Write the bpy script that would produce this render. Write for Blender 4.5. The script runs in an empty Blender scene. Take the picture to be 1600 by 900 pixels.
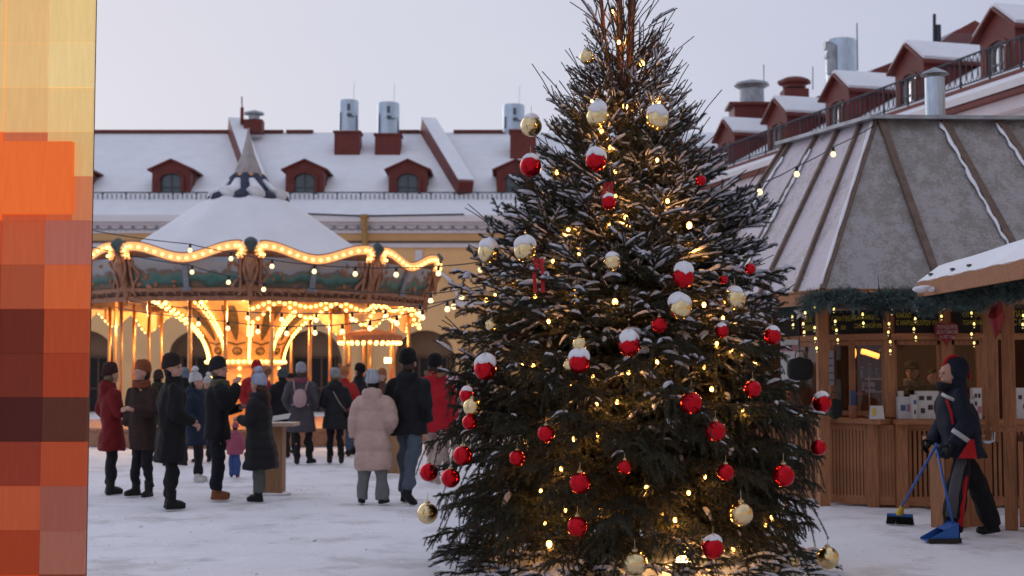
import bpy, math, random
import numpy as np
from mathutils import Vector, Matrix

random.seed(7)
rng = np.random.default_rng(7)
SC = bpy.context.scene
COL = SC.collection
R = math.radians
PI = math.pi

# ------------------------------------------------------------------ camera
FPX = 1600 * 50.0 / 36.0          # focal length in photo pixels (1600 wide)
CAMZ = 1.6
PITCH = math.atan(135.0 / FPX)
cam = bpy.data.cameras.new('camera')
cam.lens = 50.0
cam.sensor_width = 36.0
cam.clip_start = 0.1
cam.clip_end = 2000.0
cam.dof.use_dof = True
cam.dof.focus_distance = 11.0
cam.dof.aperture_fstop = 2.5
co = bpy.data.objects.new('camera', cam)
co.location = (0, 0, CAMZ)
co.rotation_euler = (PI / 2 + PITCH, 0, 0)
COL.objects.link(co)
SC.camera = co

# ------------------------------------------------------------------ world: dusk under even cloud
w = bpy.data.worlds.new('World')
SC.world = w
w.use_nodes = True
nt = w.node_tree
nt.nodes.clear()
N = nt.nodes.new
out = N('ShaderNodeOutputWorld')
bg = N('ShaderNodeBackground')
bg.inputs['Strength'].default_value = 0.1
sky = N('ShaderNodeTexSky')
sky.sky_type = 'NISHITA'
sky.sun_disc = False
SUN_EL, SUN_AZ = R(14), R(-28)     # azimuth measured from +Y towards +X
sky.sun_elevation = SUN_EL
sky.sun_rotation = SUN_AZ
tc = N('ShaderNodeTexCoord')
dot = N('ShaderNodeVectorMath'); dot.operation = 'DOT_PRODUCT'
g = Vector((-0.62, 0.76, -0.20)).normalized()   # the brighter part of the cloud
dot.inputs[1].default_value = g
nz = N('ShaderNodeTexNoise')
nz.inputs['Scale'].default_value = 2.2
nz.inputs['Detail'].default_value = 5
nz.inputs['Roughness'].default_value = 0.5
mp = N('ShaderNodeMapping'); mp.inputs['Scale'].default_value = (1, 1, 2.2)
ma = N('ShaderNodeMath'); ma.operation = 'MULTIPLY_ADD'
ma.inputs[1].default_value = 0.22; ma.inputs[2].default_value = -0.11
ad = N('ShaderNodeMath'); ad.operation = 'ADD'
ramp = N('ShaderNodeValToRGB')
el = ramp.color_ramp.elements
el[0].position = 0.0; el[0].color = (0.38, 0.395, 0.48, 1)
el[1].position = 1.0; el[1].color = (0.72, 0.71, 0.79, 1)
e = ramp.color_ramp.elements.new(0.35); e.color = (0.62, 0.64, 0.77, 1)
e = ramp.color_ramp.elements.new(0.68); e.color = (0.47, 0.505, 0.665, 1)
e = ramp.color_ramp.elements.new(0.86); e.color = (0.665, 0.675, 0.785, 1)
mr = N('ShaderNodeMapRange')
mr.inputs['From Min'].default_value = -1; mr.inputs['From Max'].default_value = 1
sc10 = N('ShaderNodeVectorMath'); sc10.operation = 'SCALE'; sc10.inputs['Scale'].default_value = 10.0
mix = N('ShaderNodeMixRGB'); mix.inputs['Fac'].default_value = 0.96
L = nt.links.new
L(tc.outputs['Generated'], dot.inputs[0])
L(tc.outputs['Generated'], mp.inputs['Vector'])
L(mp.outputs['Vector'], nz.inputs['Vector'])
L(nz.outputs['Fac'], ma.inputs[0])
L(dot.outputs['Value'], mr.inputs['Value'])
L(mr.outputs['Result'], ad.inputs[0])
L(ma.outputs['Value'], ad.inputs[1])
L(ad.outputs['Value'], ramp.inputs['Fac'])
L(ramp.outputs['Color'], sc10.inputs[0])
L(sky.outputs['Color'], mix.inputs['Color1'])
L(sc10.outputs['Vector'], mix.inputs['Color2'])
L(mix.outputs['Color'], bg.inputs['Color'])
L(bg.outputs['Background'], out.inputs['Surface'])

sun = bpy.data.lights.new('sun', 'SUN')
sun.energy = 0.5
sun.angle = R(40)
sun.color = (1.0, 0.93, 0.9)
so = bpy.data.objects.new('sun', sun)
sd = Vector((math.sin(SUN_AZ) * math.cos(SUN_EL), math.cos(SUN_AZ) * math.cos(SUN_EL), math.sin(SUN_EL)))
so.rotation_euler = (-sd).to_track_quat('-Z', 'Y').to_euler()
COL.objects.link(so)

SC.view_settings.view_transform = 'Standard'
SC.view_settings.look = 'None'
SC.view_settings.exposure = 0.0
SC.view_settings.gamma = 1.0
SC.render.engine = 'CYCLES'
SC.cycles.use_denoising = True
SC.cycles.max_bounces = 6
SC.cycles.diffuse_bounces = 3
SC.cycles.glossy_bounces = 3
SC.cycles.transparent_max_bounces = 8
SC.cycles.sample_clamp_indirect = 4.0
SC.cycles.use_light_tree = True

# ------------------------------------------------------------------ picture measurements -> places
def ray(px, py):
    u = (px - 800.0) / FPX
    v = (450.0 - py) / FPX
    return Vector((u, math.cos(PITCH) - v * math.sin(PITCH), math.sin(PITCH) + v * math.cos(PITCH)))

def at(px, py, Y):
    d = ray(px, py)
    t = Y / d.y
    return Vector((d.x * t, Y, CAMZ + d.z * t))

def ground(px, py):
    d = ray(px, py)
    t = -CAMZ / d.z
    return Vector((d.x * t, d.y * t, 0))

# ------------------------------------------------------------------ mesh helpers
class MB:
    def __init__(s):
        s.v = []; s.f = []

    def add(s, vs, fs):
        o = len(s.v)
        s.v.extend([tuple(p) for p in vs])
        s.f.extend([tuple(i + o for i in f) for f in fs])
        return s

    def hexa(s, p):   # 8 corners: bottom 4 ccw, top 4 ccw
        return s.add(p, [(3, 2, 1, 0), (4, 5, 6, 7), (0, 1, 5, 4), (1, 2, 6, 5), (2, 3, 7, 6), (3, 0, 4, 7)])

    def box(s, c, size, rz=0.0):
        sx, sy, sz = size[0] / 2, size[1] / 2, size[2] / 2
        cs, sn = math.cos(rz), math.sin(rz)
        ps = []
        for z in (-sz, sz):
            for x, y in ((-sx, -sy), (sx, -sy), (sx, sy), (-sx, sy)):
                ps.append((c[0] + x * cs - y * sn, c[1] + x * sn + y * cs, c[2] + z))
        return s.hexa(ps)

    def beam(s, a, b, wd, ht, up=(0, 0, 1)):   # rectangular bar from a to b
        a, b = Vector(a), Vector(b)
        d = (b - a).normalized()
        u = Vector(up)
        sd = d.cross(u)
        if sd.length < 1e-4:
            sd = d.cross(Vector((0, 1, 0)))
        sd.normalize()
        u = sd.cross(d).normalized()
        sd *= wd / 2; u *= ht / 2
        return s.hexa([a - sd - u, a + sd - u, b + sd - u, b - sd - u, a - sd + u, a + sd + u, b + sd + u, b - sd + u])

    def plate(s, quad, th):   # a planar polygon given thickness along its normal, towards -normal
        q = [Vector(p) for p in quad]
        n = (q[1] - q[0]).cross(q[2] - q[0]).normalized() * th
        k = len(q)
        vs = q + [p - n for p in q]
        fs = [tuple(range(k)), tuple(range(2 * k - 1, k - 1, -1))]
        for i in range(k):
            j = (i + 1) % k
            fs.append((i, i + k, j + k, j))
        return s.add(vs, fs)

    def tube(s, pts, rad, n=8, flat=None):
        pts = [Vector(p) for p in pts]
        if not hasattr(rad, '__len__'):
            rad = [rad] * len(pts)
        rings = []
        prev = None
        for i, p in enumerate(pts):
            a = pts[max(0, i - 1)]; b = pts[min(len(pts) - 1, i + 1)]
            d = (b - a).normalized()
            if prev is None:
                e = Vector((0, 0, 1)) if abs(d.z) < 0.9 else Vector((1, 0, 0))
                x = (e - d * e.dot(d)).normalized()
            else:
                x = (prev - d * prev.dot(d)).normalized()
            prev = x
            y = d.cross(x)
            r = rad[i]
            rx, ry = (r if not hasattr(r, '__len__') else r[0]), (r if not hasattr(r, '__len__') else r[1])
            rings.append([p + x * (math.cos(2 * PI * k / n) * rx) + y * (math.sin(2 * PI * k / n) * ry) for k in range(n)])
        return s.loft(rings)

    def loft(s, rings, cap=True, closed=True):
        n = len(rings[0])
        vs = [p for r_ in rings for p in r_]
        fs = []
        for i in range(len(rings) - 1):
            for k in range(n if closed else n - 1):
                j = (k + 1) % n
                fs.append((i * n + k, i * n + j, (i + 1) * n + j, (i + 1) * n + k))
        if cap:
            fs.append(tuple(range(n - 1, -1, -1)))
            b = (len(rings) - 1) * n
            fs.append(tuple(b + k for k in range(n)))
        return s.add(vs, fs)

    def lathe(s, prof, c=(0, 0, 0), n=16, sy=1.0, cap=True):
        rings = [[(c[0] + r * math.cos(2 * PI * k / n), c[1] + r * sy * math.sin(2 * PI * k / n), c[2] + z) for k in range(n)] for r, z in prof]
        return s.loft(rings, cap)

    def ball(s, c, r, nu=12, nv=8):
        if not hasattr(r, '__len__'):
            r = (r, r, r)
        vs = [(c[0], c[1], c[2] - r[2])]
        for j in range(1, nv):
            t = -PI / 2 + PI * j / nv
            for k in range(nu):
                a = 2 * PI * k / nu
                vs.append((c[0] + r[0] * math.cos(t) * math.cos(a), c[1] + r[1] * math.cos(t) * math.sin(a), c[2] + r[2] * math.sin(t)))
        vs.append((c[0], c[1], c[2] + r[2]))
        fs = []
        for k in range(nu):
            fs.append((0, 1 + (k + 1) % nu, 1 + k))
        for j in range(nv - 2):
            for k in range(nu):
                a = 1 + j * nu; b = a + nu; k2 = (k + 1) % nu
                fs.append((a + k, a + k2, b + k2, b + k))
        l = len(vs) - 1; a = 1 + (nv - 2) * nu
        for k in range(nu):
            fs.append((a + k, a + (k + 1) % nu, l))
        return s.add(vs, fs)

    def mesh(s, name, off=(0, 0, 0), smooth=False):
        me = bpy.data.meshes.new(name)
        me.from_pydata([(x - off[0], y - off[1], z - off[2]) for x, y, z in s.v], [], s.f)
        me.update()
        if smooth:
            me.polygons.foreach_set('use_smooth', np.ones(len(me.polygons), dtype=bool))
        return me

    def build(s, name, mat, parent=None, smooth=False, bevel=0.0, local=False, angle=None):
        off = (0, 0, 0) if (parent is None or local) else worldloc(parent)
        me = s.mesh(name, off, smooth)
        ob = bpy.data.objects.new(name, me)
        if mat is not None:
            me.materials.append(mat)
        COL.objects.link(ob)
        if parent is not None:
            ob.parent = parent
        if bevel:
            b = ob.modifiers.new('edge', 'BEVEL'); b.width = bevel; b.segments = 2; b.limit_method = 'ANGLE'
        if angle:
            try:
                me.set_sharp_from_angle(angle=R(angle))
            except Exception:
                pass
        return ob

def worldloc(o):
    p = Vector(o.location)
    while o.parent is not None:
        o = o.parent
        p = p + Vector(o.location)
    return p

def thing(name, label, cat, loc=(0, 0, 0), rz=0.0, group=None):
    o = bpy.data.objects.new(name, None)
    o.empty_display_size = 0.2
    COL.objects.link(o)
    o.location = loc
    o.rotation_euler = (0, 0, rz)
    tag(o, label, cat, group)
    return o

def tag(o, label, cat, group=None):
    o['label'] = label
    o['category'] = cat
    if group:
        o['group'] = group
    return o

def struct(o):
    o['kind'] = 'structure'
    return o

def stuff(o):
    o['kind'] = 'stuff'
    return o

def put(name, me, parent, wp, scale=None, rot=None):   # a shared mesh placed at a world point
    ob = bpy.data.objects.new(name, me)
    COL.objects.link(ob)
    if parent is not None:
        ob.parent = parent
        ob.location = Vector(wp) - worldloc(parent)
    else:
        ob.location = wp
    if scale is not None:
        ob.scale = (scale,) * 3 if not hasattr(scale, '__len__') else scale
    if rot is not None:
        ob.rotation_euler = rot
    return ob

def npmesh(name, V, F, mat, parent=None, smooth=False):   # big triangle/quad meshes from numpy
    off = np.array(worldloc(parent)) if parent is not None else np.zeros(3)
    me = bpy.data.meshes.new(name)
    V = np.asarray(V, dtype=np.float32) - off.astype(np.float32)
    F = np.asarray(F, dtype=np.int32)
    k = F.shape[1]
    me.vertices.add(len(V)); me.vertices.foreach_set('co', V.ravel())
    me.loops.add(F.size); me.loops.foreach_set('vertex_index', F.ravel())
    me.polygons.add(len(F))
    me.polygons.foreach_set('loop_start', np.arange(0, F.size, k, dtype=np.int32))
    if smooth:
        me.polygons.foreach_set('use_smooth', np.ones(len(F), dtype=bool))
    me.update(calc_edges=True)
    me.validate()
    me.materials.append(mat)
    ob = bpy.data.objects.new(name, me)
    COL.objects.link(ob)
    if parent is not None:
        ob.parent = parent
    return ob

# ------------------------------------------------------------------ materials
def M(name, col, rough=0.75, metal=0.0, var=0.18, scale=6.0, bump=0.0, bscale=40.0, stretch=(1, 1, 1),
      emit=None, es=0.0, spec=0.4, dirt=None, dirt_amt=0.0, dirt_scale=2.0, sheen=0.0):
    m = bpy.data.materials.new(name)
    m.use_nodes = True
    t = m.node_tree
    b = t.nodes['Principled BSDF']
    b.inputs['Roughness'].default_value = rough
    b.inputs['Metallic'].default_value = metal
    b.inputs['Specular IOR Level'].default_value = spec
    if sheen:
        b.inputs['Sheen Weight'].default_value = sheen
    tc = t.nodes.new('ShaderNodeTexCoord')
    mp = t.nodes.new('ShaderNodeMapping'); mp.inputs['Scale'].default_value = stretch
    t.links.new(tc.outputs['Object'], mp.inputs['Vector'])
    n = t.nodes.new('ShaderNodeTexNoise')
    n.inputs['Scale'].default_value = scale; n.inputs['Detail'].default_value = 5; n.inputs['Roughness'].default_value = 0.6
    t.links.new(mp.outputs['Vector'], n.inputs['Vector'])
    mr = t.nodes.new('ShaderNodeMapRange')
    mr.inputs['From Min'].default_value = 0.3; mr.inputs['From Max'].default_value = 0.7
    mr.inputs['To Min'].default_value = 1 - var; mr.inputs['To Max'].default_value = 1 + var
    t.links.new(n.outputs['Fac'], mr.inputs['Value'])
    sc = t.nodes.new('ShaderNodeVectorMath'); sc.operation = 'SCALE'
    sc.inputs[0].default_value = col[:3]
    t.links.new(mr.outputs['Result'], sc.inputs['Scale'])
    cs = sc.outputs['Vector']
    if dirt is not None:
        n3 = t.nodes.new('ShaderNodeTexNoise'); n3.inputs['Scale'].default_value = dirt_scale; n3.inputs['Detail'].default_value = 8
        n3.inputs['Roughness'].default_value = 0.65
        t.links.new(mp.outputs['Vector'], n3.inputs['Vector'])
        m3 = t.nodes.new('ShaderNodeMapRange')
        m3.inputs['From Min'].default_value = 0.62 - dirt_amt * 0.35; m3.inputs['From Max'].default_value = 0.72 - dirt_amt * 0.25
        m3.clamp = True
        t.links.new(n3.outputs['Fac'], m3.inputs['Value'])
        mx = t.nodes.new('ShaderNodeMixRGB')
        mx.inputs['Color2'].default_value = (*dirt[:3], 1)
        t.links.new(m3.outputs['Result'], mx.inputs['Fac'])
        t.links.new(cs, mx.inputs['Color1'])
        cs = mx.outputs['Color']
    t.links.new(cs, b.inputs['Base Color'])
    if bump:
        n2 = t.nodes.new('ShaderNodeTexNoise'); n2.inputs['Scale'].default_value = bscale; n2.inputs['Detail'].default_value = 6
        t.links.new(mp.outputs['Vector'], n2.inputs['Vector'])
        bp = t.nodes.new('ShaderNodeBump'); bp.inputs['Strength'].default_value = min(1.0, bump); bp.inputs['Distance'].default_value = 0.02
        t.links.new(n2.outputs['Fac'], bp.inputs['Height'])
        t.links.new(bp.outputs['Normal'], b.inputs['Normal'])
    if emit is not None:
        b.inputs['Emission Color'].default_value = (*emit, 1)
        b.inputs['Emission Strength'].default_value = es
    return m

WOODST = (14, 14, 1.2)
m_snow = M('snow', (0.87, 0.885, 0.92), 0.85, var=0.05, scale=1.5, bump=0.35, bscale=9)
m_snowcap = M('snow_cap', (0.82, 0.84, 0.89), 0.9, var=0.05, scale=20, bump=0.3, bscale=60)
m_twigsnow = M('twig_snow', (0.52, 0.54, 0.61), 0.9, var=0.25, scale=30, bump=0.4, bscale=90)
m_red = M('red_roof_metal', (0.155, 0.028, 0.021), 0.55, var=0.2, scale=2.5, bump=0.1, bscale=12)
m_yellow = M('yellow_plaster', (0.88, 0.545, 0.25), 0.9, var=0.05, scale=0.7, bump=0.15, bscale=25, dirt=(0.80, 0.50, 0.24), dirt_amt=0.12, dirt_scale=0.8)
m_white = M('white_plaster', (0.76, 0.72, 0.74), 0.9, var=0.08, scale=2, bump=0.1, bscale=20)
m_soffit = M('brown_trim_and_shade', (0.13, 0.08, 0.055), 0.8)  # dark brown carries the shade under eaves and frieze; also colours door frames
m_steel = M('brushed_steel', (0.50, 0.58, 0.66), 0.34, 0.85, var=0.18, scale=4, stretch=(6, 6, 0.8))
m_zinc = M('zinc_sheet', (0.36, 0.38, 0.40), 0.5, 0.7, var=0.25, scale=5)
m_iron = M('dark_iron', (0.045, 0.05, 0.065), 0.6, 0.3)
m_pane = M('window_pane', (0.06, 0.085, 0.10), 0.12, 0.0, var=0.25, scale=1.2, spec=0.8)
m_frame = M('grey_green_frame', (0.07, 0.085, 0.08), 0.6)
m_paleframe = M('pale_frame', (0.30, 0.31, 0.30), 0.6)
m_dark = M('dark_interior', (0.022, 0.017, 0.014), 0.8)
m_archdark = M('shaded_arch_plaster', (0.34, 0.22, 0.14), 0.9, var=0.1, scale=1)  # browner than the wall: shade of the recess put into the colour
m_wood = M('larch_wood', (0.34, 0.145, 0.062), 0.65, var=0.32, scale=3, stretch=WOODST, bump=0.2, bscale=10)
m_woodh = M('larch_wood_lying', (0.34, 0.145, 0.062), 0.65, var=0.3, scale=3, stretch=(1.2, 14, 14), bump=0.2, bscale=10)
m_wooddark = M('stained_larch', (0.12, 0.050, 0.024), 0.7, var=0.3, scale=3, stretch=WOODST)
m_black = M('black_paint', (0.012, 0.011, 0.011), 0.6)
m_cable = M('black_cable', (0.02, 0.02, 0.02), 0.6)
m_bulb = M('festoon_bulb', (0.9, 0.8, 0.6), 0.3, emit=(1.0, 0.74, 0.32), es=1.7)
m_tinybulb = M('fairy_bulb', (0.9, 0.7, 0.4), 0.3, emit=(1.0, 0.48, 0.10), es=8.0)
m_icebulb = M('icicle_bulb', (0.9, 0.7, 0.4), 0.3, emit=(1.0, 0.70, 0.20), es=3.0)
m_carbulb = M('carousel_bulb', (0.9, 0.75, 0.4), 0.3, emit=(1.0, 0.56, 0.135), es=5.5)
m_brass = M('brass', (0.75, 0.38, 0.16), 0.3, 0.9, var=0.15)
# ================================================================== ground: trodden snow, one sheet to the horizon
def snow_ground():
    m = M('trodden_snow', (0.82, 0.82, 0.855), 0.88, var=0.05, scale=0.9, dirt=(0.62, 0.60, 0.61), dirt_amt=0.30, dirt_scale=1.1)
    t = m.node_tree
    b = t.nodes['Principled BSDF']
    tc = t.nodes.new('ShaderNodeTexCoord')
    n1 = t.nodes.new('ShaderNodeTexNoise'); n1.inputs['Scale'].default_value = 11; n1.inputs['Detail'].default_value = 9; n1.inputs['Roughness'].default_value = 0.62
    v1 = t.nodes.new('ShaderNodeTexVoronoi'); v1.inputs['Scale'].default_value = 4.2; v1.feature = 'SMOOTH_F1'; v1.inputs['Randomness'].default_value = 1.0
    a = t.nodes.new('ShaderNodeMath'); a.operation = 'MULTIPLY_ADD'; a.inputs[1].default_value = 0.5
    bp = t.nodes.new('ShaderNodeBump'); bp.inputs['Strength'].default_value = 0.6; bp.inputs['Distance'].default_value = 0.04
    t.links.new(tc.outputs['Object'], n1.inputs['Vector']); t.links.new(tc.outputs['Object'], v1.inputs['Vector'])
    t.links.new(v1.outputs['Distance'], a.inputs[0]); t.links.new(n1.outputs['Fac'], a.inputs[2])
    t.links.new(a.outputs['Value'], bp.inputs['Height']); t.links.new(bp.outputs['Normal'], b.inputs['Normal'])
    xs = np.concatenate([[-600, -200, -80, -40, -25], np.arange(-14, 12, 0.11), [20, 40, 80, 200, 600]])
    ys = np.concatenate([[-400, -100, -30, -8, 2], np.arange(7, 27, 0.11), np.arange(27, 62, 0.5), [80, 140, 300, 900]])
    X, Y = np.meshgrid(xs, ys)
    Z = np.zeros_like(X)
    dense = (X > -13.8) & (X < 11.8) & (Y > 7.2) & (Y < 26.8)
    for k in range(10):
        f = 1.6 * 1.35 ** k
        th = rng.uniform(0, 2 * PI); ph = rng.uniform(0, 2 * PI)
        wv = np.sin((X * math.cos(th) + Y * math.sin(th)) * f + ph + 1.7 * np.sin((X * math.sin(th) - Y * math.cos(th)) * f * 0.6 + ph * 2))
        Z += 0.0045 / (1 + k * 0.30) * wv
    for k in range(1500):                          # footprints
        x0 = rng.uniform(-10, 9); y0 = rng.uniform(8, 26); th = rng.uniform(0, 2 * PI)
        i0 = np.searchsorted(xs, x0 - 0.35); i1 = np.searchsorted(xs, x0 + 0.35)
        j0 = np.searchsorted(ys, y0 - 0.35); j1 = np.searchsorted(ys, y0 + 0.35)
        dx = X[j0:j1, i0:i1] - x0; dy = Y[j0:j1, i0:i1] - y0
        u = dx * math.cos(th) + dy * math.sin(th); v = -dx * math.sin(th) + dy * math.cos(th)
        q = (u / 0.17) ** 2 + (v / 0.085) ** 2
        Z[j0:j1, i0:i1] -= 0.013 * np.exp(-q) - 0.006 * np.exp(-(q - 2.4) ** 2)
    Z = np.where(dense, Z - 0.012, -0.012)
    ny, nx = X.shape
    idx = np.arange(nx * ny).reshape(ny, nx)
    F = np.stack([idx[:-1, :-1], idx[:-1, 1:], idx[1:, 1:], idx[1:, :-1]], -1).reshape(-1, 4)
    o = npmesh('snowy_ground', np.stack([X, Y, Z], -1).reshape(-1, 3), F, m, smooth=True)
    struct(o)
snow_ground()

# ================================================================== dormer built in a local frame (u along the wall, v inwards)
def frame_pt(O, u, v):
    return lambda a, b, z: (O[0] + u[0] * a + v[0] * b, O[1] + u[1] * a + v[1] * b, z)

def dormer(parent, O, u, v, wd, z0, ze, zp, length, snowy):
    P = frame_pt(O, u, v)
    h = wd / 2
    ww = wd * 0.27; wz0 = z0 + 0.05; wzs = z0 + (ze - z0) * 0.62   # window half width, spring line
    mb = MB()
    # front: outer pentagon with an arched hole
    arc = [(ww * math.cos(a), wzs + ww * 0.55 * math.sin(a)) for a in np.linspace(0, PI, 9)]
    inner = [(ww, wz0)] + arc + [(-ww, wz0)]
    outer = [(h, z0 - 0.25)]
    ref = [(h, ze), (0, zp), (-h, ze)]
    for k in range(9):
        a = k / 8
        if a <= 0.5:
            s_ = a * 2; outer.append((h + (0 - h) * s_, ze + (zp - ze) * s_))
        else:
            s_ = (a - 0.5) * 2; outer.append((0 - h * s_, zp + (ze - zp) * s_))
    outer.append((-h, z0 - 0.25))
    n = len(inner)
    for i in range(n - 1):
        q = [outer[i], outer[i + 1], inner[i + 1], inner[i]]
        mb.add([P(x, 0, z) for x, z in q], [(0, 1, 2, 3)])
        q2 = [inner[i], inner[i + 1]]
        mb.add([P(q2[0][0], 0, q2[0][1]), P(q2[1][0], 0, q2[1][1]), P(q2[1][0], 0.16, q2[1][1]), P(q2[0][0], 0.16, q2[0][1])], [(0, 1, 2, 3)])
    mb.add([P(h, 0, z0 - 0.25), P(-h, 0, z0 - 0.25), P(-ww, 0, wz0), P(ww, 0, wz0)], [(0, 1, 2, 3)])
    for sx in (-1, 1):
        mb.add([P(sx * h, 0, z0 - 0.25), P(sx * h, length, z0 - 0.25), P(sx * h, length, ze), P(sx * h, 0, ze)], [(0, 1, 2, 3)])
    # raised arch moulding and corner feet
    for i in range(len(arc) - 1):
        a0, a1 = arc[i], arc[i + 1]
        k1 = 1.28
        f = lambda p, kk: (p[0] * kk, wzs + (p[1] - wzs) * kk)
        q = [f(a0, 1.02), f(a0, k1), f(a1, k1), f(a1, 1.02)]
        mb.plate([P(x, -0.05, z) for x, z in q], -0.06)
    for sx in (-1, 1):
        c = P(sx * (ww * 1.15), -0.025, (wz0 + wzs) / 2)
        q = [(sx * ww * 1.02, wz0), (sx * ww * 1.28, wz0), (sx * ww * 1.28, wzs), (sx * ww * 1.02, wzs)]
        mb.plate([P(x, -0.05, z) for x, z in q], -0.06)
        # standing seams on the cheeks
        for k in range(1, 5):
            b = length * k / 5
            mb.beam(P(sx * (h + 0.012), b, z0), P(sx * (h + 0.012), b, ze), 0.03, 0.03, up=(u[0], u[1], 0))
    d = mb.build('dormer', m_red, parent)
    # roof
    rb = MB()
    ov = 0.20
    for sx in (-1, 1):
        sl = (zp - ze) / h
        e0 = (sx * (h + ov), ze - ov * sl)
        q = [P(0, -0.16, zp + 0.05), P(e0[0], -0.16, e0[1] + 0.05), P(e0[0], length + 0.3, e0[1] + 0.05), P(0, length + 0.3, zp + 0.05)]
        rb.plate(q if sx > 0 else q[::-1], 0.07)
    rb.build('dormer_roof', m_red, d)
    sb = MB()
    for sx in (-1, 1):
        sl = (zp - ze) / h
        th = 0.09 if snowy else 0.035
        a0 = (sx * 0.01, zp + 0.055 + th); e0 = (sx * (h + ov - 0.06), ze - (ov - 0.06) * sl + 0.055 + th)
        st = -0.10 if snowy else 0.35
        q = [P(a0[0], st, a0[1]), P(e0[0], st, e0[1]), P(e0[0], length + 0.3, e0[1]), P(a0[0], length + 0.3, a0[1])]
        sb.plate(q if sx > 0 else q[::-1], th)
    sb.build('dormer_snow', m_snow, d)
    # window: pane, frame
    wb = MB()
    ring = [P(x * 0.99, 0.10, z) for x, z in [(ww, wz0)] + arc + [(-ww, wz0)]]
    wb.add(ring, [tuple(range(len(ring)))])
    win = wb.build('window', m_pane, d)
    fb = MB()
    t = 0.055
    for sx in (-1, 1):
        fb.beam(P(sx * (ww - t / 2), 0.08, wz0), P(sx * (ww - t / 2), 0.08, wzs + 0.02), t, 0.05, up=(v[0], v[1], 0))
    fb.beam(P(0, 0.075, wz0), P(0, 0.075, wzs + ww * 0.53), t, 0.05, up=(v[0], v[1], 0))
    fb.beam(P(-ww, 0.08, wz0 + t / 2), P(ww, 0.08, wz0 + t / 2), t, 0.05)
    fb.beam(P(-ww, 0.08, (wz0 + wzs) / 2 - .02), P(ww, 0.08, (wz0 + wzs) / 2 - .02), t * .8, 0.05)
    for i in range(len(arc) - 1):
        p0, p1 = arc[i], arc[i + 1]
        fb.beam(P(p0[0] * .96, 0.08, p0[1] - 0.02), P(p1[0] * .96, 0.08, p1[1] - 0.02), t, 0.05, up=(v[0], v[1], 0))
    fr = fb.build('window_frame', m_frame if not snowy else m_paleframe, d)
    if snowy:
        cb = MB()
        for sx in (-1, 1):
            for k in range(4):
                x0 = sx * (ww * 0.12 + ww * 0.2 * k)
                cb.tube([P(x0, 0.16, wz0 + 0.05), P(x0, 0.16, wzs + 0.18)], 0.045, 6)
        cb.build('curtain', M('curtain_cloth', (0.42, 0.42, 0.38), 0.9) if 'curtain_cloth' not in bpy.data.materials else bpy.data.materials['curtain_cloth'], d)
        win.data.materials.clear(); win.data.materials.append(m_winglass)
    return d

m_winglass = bpy.data.materials.new('thin_glass')
m_winglass.use_nodes = True
_t = m_winglass.node_tree; _t.nodes.clear()
_o = _t.nodes.new('ShaderNodeOutputMaterial'); _mx = _t.nodes.new('ShaderNodeMixShader'); _tr = _t.nodes.new('ShaderNodeBsdfTransparent'); _gl = _t.nodes.new('ShaderNodeBsdfGlossy')
_fr = _t.nodes.new('ShaderNodeFresnel'); _fr.inputs['IOR'].default_value = 1.5
_tr.inputs['Color'].default_value = (0.82, 0.85, 0.85, 1)
_gl.inputs['Roughness'].default_value = 0.03
_t.links.new(_fr.outputs['Fac'], _mx.inputs['Fac']); _t.links.new(_tr.outputs['BSDF'], _mx.inputs[1]); _t.links.new(_gl.outputs['BSDF'], _mx.inputs[2]); _t.links.new(_mx.outputs['Shader'], _o.inputs['Surface'])

def railing(parent_name, label, pts, ht, mat, loops=True, bay=1.0):
    a, b = Vector(pts[0]), Vector(pts[1])
    t = thing(parent_name, label, 'railing', a)
    L_ = (b - a).length
    n = max(2, int(round(L_ / bay)))
    d = (b - a) / n
    post = None
    up = Vector((0, 0, 1))
    mbp = MB(); mbp.beam(a, a + up * ht, 0.045, 0.045, up=(0, 1, 0))
    mbp.beam(a - up * 0.22, a + up * 0.02, 0.03, 0.03, up=(0, 1, 0))
    me = mbp.mesh('post', a)
    me.materials.append(mat)
    for i in range(n + 1):
        put('post', me, t, a + d * i)
    rb = MB(); rb.beam(a + up * ht, b + up * ht, 0.05, 0.04); rb.build('top_rail', mat, t)
    rb = MB(); rb.beam(a + up * 0.08, b + up * 0.08, 0.035, 0.03); rb.build('bottom_rail', mat, t)
    lb = MB()
    un = d.normalized()
    k = 5
    for i in range(n):
        for j in range(k):
            c = a + d * (i + (j + 0.5) / k) + up * (ht * 0.54)
            w_ = d.length / k * 0.5; h_ = ht * 0.45
            pts_ = [c + un * (math.cos(q) * w_) + up * (math.sin(q) * h_) for q in np.linspace(0, 2 * PI, 11)]
            for q in range(10):
                lb.tube([pts_[q], pts_[q + 1]], 0.014, 3)
    stuff(lb.build('scrollwork', mat, t))
    return t

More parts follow.
